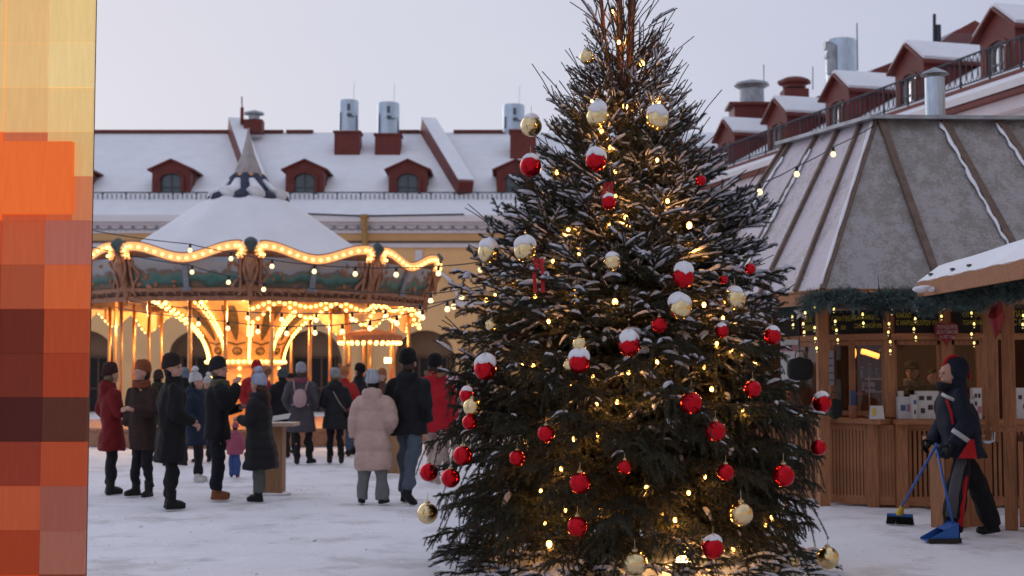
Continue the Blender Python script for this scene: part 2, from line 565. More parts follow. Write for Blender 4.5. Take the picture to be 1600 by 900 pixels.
# ================================================================== yellow building across the end of the courtyard
m_fit = M('flue_fitting_metal', (0.11, 0.13, 0.15), 0.5, 0.4)
def back_building():
    YF = 60.0
    b = thing('palace_wing', 'ochre building with arches and a snowy dormered roof behind the carousel', 'building', (at(600, 585, YF).x, YF, 0))
    X0, X1 = -34.0, 6.0
    def px2x(px): return (px - 800) / FPX * YF
    zt = at(571, 341, YF).z
    # wall with arched openings, cut as strips
    xc = [px2x(664 + 177 * k) for k in range(-7, 3)]
    aw = 1.3; zs = at(0, 562, YF).z; ztop = at(0, 516, YF).z
    xs = [X0]
    for c in xc:
        xs += list(np.linspace(c - aw, c + aw, 15))
    xs = sorted([x for x in xs if X0 <= x <= X1] + [X1])
    def low(x):
        for c in xc:
            if abs(x - c) < aw - 1e-4:
                q = (x - c) / aw
                return zs + (ztop - zs) * math.sqrt(max(0, 1 - q * q))
        return None
    mb = MB(); rv = MB()
    for i in range(len(xs) - 1):
        xa, xb = xs[i], xs[i + 1]
        mid = (xa + xb) / 2
        if low(mid) is None:
            za = zb = 0.0
            mb.add([(xa, YF, 0), (xb, YF, 0), (xb, YF, zt), (xa, YF, zt)], [(0, 1, 2, 3)])
        else:
            za = low(xa) or zs; zb = low(xb) or zs
            mb.add([(xa, YF, za), (xb, YF, zb), (xb, YF, zt), (xa, YF, zt)], [(0, 1, 2, 3)])
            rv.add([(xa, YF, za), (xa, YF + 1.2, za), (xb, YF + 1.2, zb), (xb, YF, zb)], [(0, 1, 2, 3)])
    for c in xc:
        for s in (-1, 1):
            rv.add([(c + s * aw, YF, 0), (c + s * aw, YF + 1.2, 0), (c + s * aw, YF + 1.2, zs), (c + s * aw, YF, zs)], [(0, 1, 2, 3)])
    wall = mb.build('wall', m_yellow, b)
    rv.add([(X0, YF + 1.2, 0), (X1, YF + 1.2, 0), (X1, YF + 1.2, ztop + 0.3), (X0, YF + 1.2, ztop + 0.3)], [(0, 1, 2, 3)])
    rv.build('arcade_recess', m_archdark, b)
    db = None
    for c in xc[3:9]:
        dz = at(0, 556, YF).z
        dbm = MB(); dbm.box((c, YF + 1.12, dz / 2), (1.9, 0.1, dz))
        door = dbm.build('door', m_black, b)
        fb = MB()
        for k in (-0.9, -0.3, 0.3, 0.9):
            fb.box((c + k, YF + 1.04, dz / 2), (0.09, 0.06, dz))
        fb.box((c, YF + 1.04, dz - 0.05), (1.9, 0.065, 0.1)); fb.box((c, YF + 1.04, 1.0), (1.9, 0.065, 0.08))
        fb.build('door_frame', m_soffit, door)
    # blind arches: archivolt, impost band, plaque
    zi = at(0, 472, YF).z
    for c in xc[1:]:
        ab = MB()
        for k in range(16):
            a0, a1 = PI * k / 16, PI * (k + 1) / 16
            q = []
            for r_, a in ((aw + .02, a0), (aw + .16, a0), (aw + .16, a1), (aw + .02, a1)):
                q.append((c + r_ * math.cos(a), YF - 0.06, zi + r_ * math.sin(a)))
            ab.plate(q, -0.08)
        ab.build('archivolt', m_white, b)
        ib = MB(); ib.box((c + 2.39, YF - 0.05, zi - 0.09), (4.78 - 2 * aw - 0.06, 0.14, 0.2)); ib.build('impost_band', m_white, b)
        pb = MB(); pb.box((c - 0.27, YF - 0.03, at(0, 400, YF).z), (0.3, 0.09, 0.5)); pb.build('plaque', m_white, b)
    # cornice, top down
    def band(name, y0, y1, proud, mat):
        za, zb = at(0, y1, YF).z, at(0, y0, YF).z
        q = MB(); q.box(((X0 + X1) / 2, YF - proud / 2 + 0.1, (za + zb) / 2), (X1 - X0, proud + 0.2, zb - za - 0.004))
        return q.build(name, mat, b)
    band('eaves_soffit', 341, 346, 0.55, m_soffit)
    band('cornice', 346, 353, 0.40, m_white)
    fz = band('frieze', 353, 365, 0.22, m_white)
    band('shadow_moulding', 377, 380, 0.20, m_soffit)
    band('string_course', 380, 387, 0.14, m_white)
    ob = MB()
    zf = at(0, 356, YF).z
    for k in range(int((X1 - X0) / 0.5)):
        x = X0 + 0.25 + k * 0.5
        pts = [(x + 0.24 * math.cos(a), YF - 0.235, zf + 0.05 - 0.16 * math.sin(a)) for a in np.linspace(0, PI, 7)]
        ob.tube(pts, 0.035, 4)
        ob.box((x + 0.25, YF - 0.235, zf - 0.08), (0.08, 0.05, 0.12))
    stuff(ob.build('frieze_swags', M('frieze_ornament', (0.36, 0.35, 0.37), 0.9), fz))
    # downspout
    xp = px2x(571)
    p = MB(); p.tube([(xp, YF - 0.75, at(0, 338, YF).z), (xp, YF - 0.72, at(0, 352, YF).z), (xp, YF - 0.24, at(0, 385, YF).z), (xp, YF - 0.2, 0.3)], [0.17, 0.13, 0.12, 0.12], 10)
    p.tube([(xp, YF - 0.75, at(0, 346, YF).z), (xp, YF - 0.75, at(0, 341, YF).z)], [0.14, 0.22], 10)
    p.build('downspout', M('ochre_pipe', (0.42, 0.25, 0.08), 0.6), b, smooth=True, angle=40)
    # roof
    E = (YF - 0.8, at(0, 339, YF).z)
    RD = (YF + 7.5, at(0, 207, YF + 7.5).z)
    rb = MB()
    rb.plate([(X0, E[0], E[1]), (X1 + 6, E[0], E[1]), (X1 + 6, RD[0], RD[1]), (X0, RD[0], RD[1])], 0.3)
    rb.build('roof_snow', m_snow, b)
    rb = MB()
    rb.plate([(X0, RD[0], RD[1] - 0.05), (X1 + 6, RD[0], RD[1] - 0.05), (X1 + 6, RD[0] + 8, E[1]), (X0, RD[0] + 8, E[1])], 0.3)
    rb.build('rear_roof', m_red, b)
    rb = MB()
    for (pa, pb_) in ((330, 440), (445, 487), (620, 655), (708, 792)):
        xa = (pa - 800) / FPX * RD[0]; xb = (pb_ - 800) / FPX * RD[0]
        rb.box(((xa + xb) / 2, RD[0] - 0.05, RD[1] + 0.03), (xb - xa, 0.35, 0.13))
    xa = (-40 - 800) / FPX * RD[0]; xb = (330 - 800) / FPX * RD[0]
    rb.box(((xa + xb) / 2, RD[0] - 0.05, RD[1] + 0.03), (xb - xa - .05, 0.35, 0.13))
    rb.build('ridge_cap', m_red, b)
    # snow guards: low dark gutter lips
    gb = MB()
    for (pa, ya, pb_, yb) in ((445, 333, 568, 337.5), (575, 337.5, 725, 335)):
        gb.beam(at(pa, ya, YF - 0.82), at(pb_, yb, YF - 0.82), 0.06, 0.07)
    gb.build('gutter_lip', m_iron, b)
    def roofz(Y): return E[1] + (RD[1] - E[1]) * (Y - E[0]) / (RD[0] - E[0])
    # dormers
    for pxc in (264, 474, 636, 806, 103):
        Yd = 61.2
        x = (pxc - 800) / FPX * Yd
        dormer(b, (x, Yd), (1, 0), (0, 1), 1.66, at(0, 306, Yd).z, at(0, 263.5, Yd).z, at(0, 250, Yd).z, 3.6, False)
    # fire walls running down the roof
    for (p0, p1) in (((668, 193), (727, 318)), ((367, 186), (402, 318))):
        Ya = RD[0] - 0.1
        A = at(p0[0], p0[1], Ya)
        Bx = at(p1[0], p1[1], 61.0)
        A2 = Vector((A.x, Ya, roofz(Ya) + 0.38)); B2 = Vector((Bx.x, 61.0, roofz(61.0) + 0.30))
        fw = MB(); fw.beam(A2 - Vector((0, 0, .1)), B2 - Vector((0, 0, .1)), 0.66, 0.8)
        f = fw.build('fire_wall', m_red, b)
        fs = MB(); fs.beam(A2 + Vector((0.04, 0.03, 0.345)), B2 + Vector((0.04, 0, 0.345)), 0.72, 0.10)
        fs.build('fire_wall_snow', m_snow, f)
    # chimneys
    def chimney(px0, px1, yb, yt, cyl, Y):
        xa, xb = (px0 - 800) / FPX * Y, (px1 - 800) / FPX * Y
        za, zb = at(0, yb, Y).z, at(0, yt, Y).z
        c = MB(); c.box(((xa + xb) / 2, Y + 0.5, (za + zb) / 2 - 0.3), (xb - xa, 1.0, zb - za + 0.6))
        c.box(((xa + xb) / 2, Y + 0.5, zb - 0.02), (xb - xa + 0.12, 1.12, 0.09))
        ch = c.build('chimney', m_red, b)
        s = MB(); s.ball(((xa + xb) / 2, Y + 0.5, zb + 0.03), ((xb - xa) / 2, 0.5, 0.12), 12, 6); s.build('chimney_snow', m_snow, ch, smooth=True)
        cx0, cx1, cy = cyl
        ca, cb = (cx0 - 800) / FPX * Y, (cx1 - 800) / FPX * Y
        r_ = (cb - ca) / 2; xm = (ca + cb) / 2; zt_ = at(0, cy, Y).z
        k = MB(); k.lathe([(r_, zb), (r_, zt_ - 0.06), (r_ * 0.93, zt_), (0.01, zt_ + 0.03)], (xm, Y + 0.5, 0), 20)
        fl = k.build('steel_flue', m_steel, ch, smooth=True, angle=40)
        k = MB(); k.box((xm + 0.05, Y + 0.5 - r_, zt_ - 0.38), (0.14, 0.05, 0.30)); k.lathe([(0.10, zt_ - 0.80), (0.12, zt_ - 0.74), (0.10, zt_ - 0.68)], (xm + .08, Y + 0.5 - r_ - .03, 0), 10)
        k.tube([(xm + 0.16, Y + .46 - r_, zt_ - 0.78), (xm + .3, Y + .52 - r_, zt_ - 0.82), (xm + r_ * .9, Y + .3, zt_ - 0.72), (xm + r_ * 0.96, Y + .3, zb + 0.1)], 0.022, 6)
        k.tube([(xm - r_ * .75, Y + .5 - r_ * .68, zt_ - 0.6), (xm - r_ * .75, Y + .5 - r_ * .68, zb + 0.1)], 0.04, 6)
        k.build('flue_fittings', m_fit, fl)
        k = MB(); k.tube([(xm + r_ * 0.5, Y + .5, zt_), (xm + r_ * 0.55, Y + .5, zt_ + 0.9)], 0.012, 4); k.build('lightning_rod', m_steel, ch)
    chimney(520, 560, 243, 205, (525, 556, 154), 65.0)
    chimney(584, 624, 245, 209, (586, 621, 158), 65.0)
    chimney(797, 838, 243, 203, (785, 820, 161), 64.6)
    # hooded vent beside the fire wall, and a short mast
    Y = 66.6
    v = MB(); a = at(397, 195, Y); zr = roofz(Y)
    v.box((a.x, Y, a.z - 0.1), (0.86, 0.7, 0.62)); vt = v.build('vent_base', m_red, b)
    v = MB(); v.lathe([(0.26, at(0, 187, Y).z), (0.26, at(0, 180, Y).z), (0.48, at(0, 179, Y).z), (0.45, at(0, 176, Y).z), (0.05, at(0, 172, Y).z)], (a.x, Y, 0), 14)
    v.build('vent_hood', m_zinc, vt, smooth=True, angle=40)
    v = MB(); q = at(378, 190, Y); v.tube([(q.x, Y, at(0, 194, Y).z), (q.x, Y, at(0, 168, Y).z)], 0.085, 8); v.tube([(q.x, Y, at(0, 168, Y).z), (q.x - .02, Y, at(0, 151, Y).z)], 0.03, 6)
    v.build('mast', m_red, b)
    # hatch rail
    v = MB(); v.beam(at(545, 289, 62.5), at(566, 289, 62.5), 0.06, 0.08); v.build('roof_hatch', m_iron, b)
    railing('eaves_railing', 'dark iron railing with oval scrolls along the snowy eaves of the ochre building', (at(-60, 322, 60.6), at(930, 322, 60.6)), at(0, 300.5, 60.6).z - at(0, 322, 60.6).z, m_iron, bay=1.0)
back_building()

# ================================================================== right-hand wing of the same courtyard, seen along its roof
def side_wing():
    u = Vector((-0.271, 0.963)); v = Vector((0.963, 0.271))
    A = Vector((12.4, 35.9))
    b = thing('courtyard_wing', 'long wing with a row of red dormers and snowy roof beyond the kiosk', 'building', (A.x, A.y, 0))
    P = frame_pt(A, u, v)
    T0, T1 = -44.0, 25.0  # near end runs on unseen past the camera to shade the kiosks
    ze = 8.5
    def slab(name, v0, v1, z0, z1, mat, t0=T0, t1=T1):
        q = MB(); q.hexa([P(t0, v0, z0), P(t0, v1, z0), P(t1, v1, z0), P(t1, v0, z0), P(t0, v0, z1), P(t0, v1, z1), P(t1, v1, z1), P(t1, v0, z1)])
        return q.build(name, mat, b)
    slab('wall', -0.6, 4.0, 0, 7.2, m_yellow)
    slab('frieze', -0.75, 4.0, 7.204, 7.9, m_white)
    slab('cornice', -1.1, 4.0, 7.904, 8.2, m_white)
    slab('eaves_fascia', -1.3, 4.0, 8.204, 8.32, m_red)
    slope = 0.56
    rb = MB(); rb.plate([P(T0, -1.42, ze), P(T0, 5.4, ze + slope * 6.8), P(T1, 5.4, ze + slope * 6.8), P(T1, -1.42, ze)], 0.18)
    rb.build('roof_snow', m_snow, b)
    rb = MB(); rb.plate([P(T0, 5.4, ze + slope * 6.8 - .02), P(T0, 11, ze), P(T1, 11, ze), P(T1, 5.4, ze + slope * 6.8 - .02)], 0.18)
    rb.build('rear_roof', m_red, b)
    # gutters / step flashings seen as red lines near the eave
    gb = MB(); gb.beam(P(T0, -0.9, ze + 0.30), P(T1, -0.9, ze + 0.30), 0.1, 0.14); gb.build('snow_guard', m_red, b)
    for k in range(0, 6):
        t = 0.0 + 4.17 * k
        O = P(t, 0, 0)
        dormer(b, (O[0], O[1]), u, v, 1.5, 9.15, 10.32, 10.86, 3.3, True)
    # vents and flues behind
    def at_(px, py, Y): return at(px, py, Y)
    # red plinth with grey hood
    Y = 53.5
    a = at(1175, 176, Y)
    q = MB(); q.box((a.x, Y, a.z - 0.6), (1.55, 1.4, 1.7)); s = q.build('vent_base', m_red, b)
    q = MB(); q.plate([(a.x - 1.0, Y - .9, a.z + .25), (a.x + 1.0, Y - .9, a.z + .25), (a.x + .9, Y + .9, a.z + .3), (a.x - .9, Y + .9, a.z + .3)], 0.1); q.build('vent_skirt', m_red, s)
    q = MB(); z0 = at(0, 168, Y).z
    q.lathe([(0.48, z0), (0.46, at(0, 140, Y).z), (0.5, at(0, 138, Y).z), (0.68, at(0, 134, Y).z), (0.62, at(0, 130, Y).z), (0.1, at(0, 124.5, Y).z)], (a.x, Y, 0), 14); q.build('vent_hood', m_zinc, s, smooth=True, angle=40)
    # red stack with wide cap
    Y = 50.5; a = at(1241, 140, Y)
    q = MB(); q.box((a.x, Y, at(0, 146, Y).z - .4), (0.88, 0.85, at(0, 136, Y).z - at(0, 158, Y).z + .5))
    q.lathe([(0.42, at(0, 138, Y).z), (0.42, at(0, 133, Y).z), (0.60, at(0, 131, Y).z), (0.60, at(0, 127, Y).z), (0.35, at(0, 122, Y).z)], (a.x, Y, 0), 8)
    s = q.build('capped_stack', m_red, b)
    # large steel flue
    Y = 47.0; xa, xb = at(1289, 0, Y).x, at(1337, 0, Y).x
    r_ = (xb - xa) / 2
    q = MB(); q.lathe([(r_, at(0, 125, Y).z - .4), (r_, at(0, 66, Y).z), (r_ * .94, at(0, 63, Y).z), (0.02, at(0, 62, Y).z)], ((xa + xb) / 2, Y, 0), 22)
    f = q.build('steel_flue', m_steel, b, smooth=True, angle=40)
    q = MB()
    q.tube([(xa + .1, Y - .42, at(0, 75, Y).z), (xa + .1, Y - .42, at(0, 120, Y).z)], 0.17, 10); q.box((xa - .0, Y - .3, at(0, 75, Y).z), (0.2, 0.3, 0.25)); q.box((xa + .02, Y - .4, at(0, 92, Y).z), (0.24, 0.34, 0.14))
    q.build('flue_pipe', m_zinc, f, smooth=True, angle=40)
    q = MB(); q.tube([(xb + .03, Y, at(0, 110, Y).z), (xb + .03, Y, at(0, 36, Y).z)], 0.02, 5); q.build('lightning_rod', m_iron, f)
    q = MB()
    for (px, y0, y1, Yq) in ((1193.5, 135, 101, 53.5), (1270, 140, 104, 50.5)):
        q.tube([at(px, y0, Yq), at(px, y1, Yq)], 0.016, 4)
    q.build('lightning_rod', m_iron, b)
    # mast pair and ridge turret
    Y = 42.5
    q = MB(); q.tube([at(1460, 72, Y), at(1460, 22, Y)], 0.05, 6); q.tube([at(1466, 70, Y), at(1466, 39, Y)], 0.085, 8); q.build('mast', m_iron, b)
    Y = 43.0
    a0, a1, a2 = at(1462, 71, Y), at(1497, 52, Y), at(1516, 63, Y)
    q = MB(); q.plate([a0, (a2.x, Y, a0.z), a2, a1], -1.6); s = q.build('ridge_turret', m_red, b)
    q = MB(); q.plate([a1 + Vector((0, -.1, .06)), a0 + Vector((-.1, -.1, .04)), a0 + Vector((-.1, 1.7, .04)), a1 + Vector((0, 1.7, .06))], 0.06); q.build('turret_snow', m_snow, s)
    # chimney shoulders between the dormers
    for (px0, px1, y0, y1, Y) in ((1352, 1400, 100, 124, 46.0), (1246, 1290, 150, 172, 51.5), (1085, 1124, 232, 262, 55.0)):
        p0, p1 = at(px0, y1, Y), at(px1, y0, Y)
        q = MB(); q.plate([(p0.x, Y, p0.z - 1.2), (p1.x, Y, p0.z - 1.2), (p1.x, Y, p1.z), (p0.x, Y, p0.z + .1)], -1.0); s = q.build('roof_shoulder', m_red, b)
        q = MB(); q.plate([(p0.x - .2, Y - .1, p0.z + .16), (p1.x, Y - .1, p1.z + .08), (p1.x, Y + 1.1, p1.z + .08), (p0.x - .2, Y + 1.1, p0.z + .16)], 0.07); q.build('shoulder_snow', m_snow, s)
    r0, r1 = P(-6, -0.92, 8.86), P(19, -0.92, 8.86)
    railing('roof_railing', 'dark iron roof railing climbing past the row of red dormers', (r0, r1), 0.78, m_iron, bay=1.25)
side_wing()

# ================================================================== the side of the courtyard behind the viewer (mirrored in the baubles)
def rear_wing():
    b = thing('entrance_wing', 'plain ochre wing closing the courtyard opposite the carousel', 'building', (0, -26, 0))
    q = MB(); q.box((-2, -30, 4.2), (56, 8, 8.4)); q.build('wall', m_yellow, b)
    q = MB(); q.box((-2, -25.9, 8.1), (56.2, 0.6, 0.5)); q.build('cornice', m_white, b)
    q = MB(); q.plate([(-30, -25.6, 8.42), (26, -25.6, 8.42), (26, -34, 11.6), (-30, -34, 11.6)][::-1], -0.25); q.build('roof_snow', m_snow, b)
    for k in range(9):
        x = -26 + 6 * k
        q = MB(); q.box((x, -25.96, 3.9), (1.5, 0.12, 2.4)); w_ = q.build('window', m_pane, b)
        q = MB(); q.box((x, -25.9, 3.9), (0.08, 0.1, 2.4)); q.box((x, -25.9, 4.4), (1.5, 0.09, 0.08)); q.build('window_frame', m_white, w_)
rear_wing()

# crumbs of frozen snow kicked about by the crowd
def crumbs():
    n = 1100
    x = rng.uniform(-8, 8.5, n); y = rng.uniform(9.5, 26, n)
    r_ = rng.uniform(0.005, 0.014, n) * np.where(rng.random(n) < 0.05, 2.0, 1.0)
    base = np.array([(1, 0, 0), (0, 1, 0), (-1, 0, 0), (0, -1, 0), (0, 0, 0.8), (0, 0, -0.5)])
    jit = 1 + 0.35 * rng.normal(size=(n, 6, 1))
    V = base[None] * jit * r_[:, None, None] + np.stack([x, y, np.full(n, -0.004)], -1)[:, None]
    f = np.array([(0, 1, 4), (1, 2, 4), (2, 3, 4), (3, 0, 4), (1, 0, 5), (2, 1, 5), (3, 2, 5), (0, 3, 5)])
    F = (f[None] + (np.arange(n) * 6)[:, None, None]).reshape(-1, 3)
    o = npmesh('snow_crumbs', V.reshape(-1, 3), F, m_snow, None, smooth=True)
    stuff(o)
crumbs()
# ================================================================== the spruce
TX, TY = (976 - 800) / FPX * 11.8, 11.8
PR = np.array([(5.45, 0.06), (5.0, 0.14), (4.75, 0.20), (4.45, 0.30), (4.18, 0.42), (3.75, 0.66), (3.43, 0.80), (3.12, 1.00), (2.85, 1.13), (2.42, 1.30), (2.05, 1.37), (1.52, 1.46), (1.0, 1.55), (0.46, 1.56), (0.1, 1.50), (-1, 1.5)])[::-1]
def tree_r(z):
    return float(np.interp(z, PR[:, 0], PR[:, 1]))

def on_tree(px, py, k=1.0):            # the point where a sight line meets the crown's outer shell (scaled by k)
    Y = TY - 1.0
    for _ in range(8):
        p = at(px, py, Y)
        r_ = tree_r(p.z) * k
        dx = p.x - TX
        Y = TY - math.sqrt(max(0.0, r_ * r_ - dx * dx))
    return at(px, py, Y)

BAUBLES = [  # px, py, diameter px, colour, snow, label
 (917, 90, 23, 'gold', 0, 'small gold bauble on bare twigs high near the top of the spruce'),
 (830, 197, 34, 'gold', 1, 'snow-topped gold bauble at the twig tips just above a snow-topped red one'),
 (934, 183, 36, 'gold', 2, 'thickly snow-capped gold bauble below the bare top, over a snowy red bauble'),
 (1027, 188, 36, 'gold', 2, 'gold bauble under a thick snow cap on the kiosk side of the upper crown'),
 (763, 395, 33, 'gold', 2, 'snow-capped gold bauble at the outer edge, next to a festoon bulb and a twin'),
 (820, 392, 35, 'gold', 2, 'snow-capped gold bauble with a red ribbon hanging just beside it'),
 (957, 410, 28, 'gold', 1, 'gold bauble half sunk in snowy needles in the middle of the crown'),
 (1063, 482, 36, 'gold', 2, 'snow-heaped gold bauble hanging directly under a snow-capped red one'),
 (1148, 468, 36, 'gold', 1, 'gold bauble partly hidden behind snowy twigs towards the kiosk'),
 (768, 508, 20, 'gold', 0, 'tiny gold bauble behind a long bare branch level with the arch top'),
 (906, 538, 24, 'gold', 0, 'dim gold bauble just above a snow-capped red bauble'),
 (889, 571, 19, 'gold', 0, 'small gold bauble peeping out behind a snow-capped red one'),
 (738, 636, 29, 'gold', 0, 'bright gold bauble at the edge beside the red parka'),
 (668, 802, 33, 'gold', 0, 'gold bauble hanging lowest and outermost above the open snow'),
 (1158, 803, 38, 'gold', 0, 'large pale gold bauble low in the crown above the snow mound'),
 (992, 880, 39, 'gold', 0, 'large gold bauble touching the snow beside the bright ground lamp'),
 (1233, 880, 30, 'gold', 0, 'darker gold bauble lying in twigs on the snow mound'),
 (1293, 873, 35, 'gold', 0, 'gold bauble resting out on the snow at the foot of the spruce'),
 (829, 260, 34, 'red', 1, 'snow-topped red bauble at the twig tips against the snowy roof'),
 (931, 252, 33, 'red', 2, 'snow-capped red bauble right under a snow-capped gold one'),
 (951, 316, 24, 'red', 1, 'small red bauble with snow cap hanging below a red ribbon'),
 (1095, 282, 17, 'red', 0, 'very small red bauble deep in snowy twigs of the upper crown'),
 (1068, 433, 35, 'red', 2, 'snow-heaped red bauble hanging directly over a snow-heaped gold one'),
 (1030, 508, 26, 'red', 0, 'dark red bauble deep inside the needles at mid height'),
 (1128, 517, 22, 'red', 1, 'small snow-capped red bauble below a half hidden gold one'),
 (983, 540, 35, 'red', 2, 'big snow-heaped red bauble at the centre of the crown'),
 (905, 567, 34, 'red', 2, 'snow-capped red bauble with two gold baubles close behind it'),
 (758, 577, 35, 'red', 2, 'snow-capped red bauble on the outer branch in front of the arch'),
 (1207, 525, 28, 'red', 1, 'dark red bauble at the edge beside the kiosk menu board'),
 (1176, 608, 28, 'red', 0, 'red bauble without snow hanging low among needles near the kiosk side'),
 (1080, 630, 36, 'red', 0, 'large red bauble with faint frost at the centre of the lower crown'),
 (1284, 630, 31, 'red', 1, 'red bauble with a snow dusting in front of the kiosk post'),
 (1118, 674, 33, 'red', 0, 'red bauble just below and beside the large frosty one'),
 (853, 678, 28, 'red', 0, 'red bauble crossed by a twig, among several fairy lights'),
 (723, 712, 31, 'red', 0, 'uppermost of three red baubles clustered at the edge by the walking man'),
 (670, 738, 29, 'red', 0, 'outermost of three red baubles clustered by the walking man'),
 (704, 747, 30, 'red', 0, 'lowest of three red baubles clustered by the walking man'),
 (976, 730, 23, 'red', 0, 'small plain red bauble alone in dark needles low in the crown'),
 (906, 755, 34, 'red', 0, 'large red bauble above another large red one low in the crown'),
 (1224, 743, 36, 'red', 0, 'large red bauble low on the kiosk side of the spruce'),
 (1134, 738, 27, 'red', 0, 'dark red bauble half buried in needles near a bright fairy light'),
 (902, 823, 33, 'red', 0, 'large red bauble hanging beneath another one, close over the glowing snow'),
 (1114, 856, 35, 'red', 1, 'lowest red bauble, with frost on top, just above the snow mound'),
 (1279, 699, 25, 'red', 0, 'red bauble at the outer edge against the slatted counter'),
 (730, 618, 25, 'red', 1, 'snow-dusted red bauble half behind the bright gold one by the red parka'),
 (734, 660, 24, 'red', 0, 'dark red bauble directly below the bright gold one by the red parka'),
 (808, 716, 26, 'red', 0, 'dim red bauble sunk in needles above the pale gap in the branches'),
 (1172, 420, 18, 'red', 0, 'small dim red bauble under a snowy outer branch'),
 (1131, 437, 14, 'red', 0, 'tiny dark red bauble inside the twigs above a hidden gold one'),
]
BP = []
for (px, py, d, c, s, lb) in BAUBLES:
    if py > 860 and px != 992:
        p = at(px, py, 11.45 if px > 1250 else 11.25 if px > 1200 else 10.45)
    else:
        p = on_tree(px, py, 1.03 if lb.find('hidden') < 0 and lb.find('sunk') < 0 and lb.find('deep') < 0 and lb.find('tiny') < 0 else 0.97)
    r_ = d / 2 / FPX * p.y
    if p.z < r_ + 0.05:
        p.z = r_ + 0.05
    BP.append((p, r_))

FAIRY = [(957, 18), (967, 66), (1003, 99), (925, 158), (977, 166), (1029, 160), (915, 177), (940, 205), (953, 230), (961, 268), (870, 269), (1027, 250),
         (962, 307), (1043, 314), (978, 340), (951, 349), (1077, 352), (888, 358), (864, 408), (898, 457), (961, 472), (836, 464), (857, 502), (810, 437),
         (774, 461), (760, 469), (1068, 458), (1100, 476), (1130, 497), (1027, 565), (1120, 537), (1101, 574), (1142, 546), (817, 567), (833, 572),
         (926, 588), (964, 628), (1007, 618), (820, 690), (897, 686), (934, 679), (866, 655),
         (845, 767), (872, 769), (939, 795), (883, 797), (851, 817), (1101, 745), (1076, 770), (1206, 808), (1226, 783), (1034, 803), (1071, 858),
         (1145, 859), (792, 842), (800, 862), (858, 850), (1180, 560), (905, 395), (1085, 390), (982, 582), (893, 604), (1112, 608), (877, 732), (1010, 762), (932, 632), (1160, 640), (1055, 812), (1196, 820)]
FP = [on_tree(px, py, (rng.uniform(0.60, 0.88)) if py > 120 else 0.5) for px, py in FAIRY]

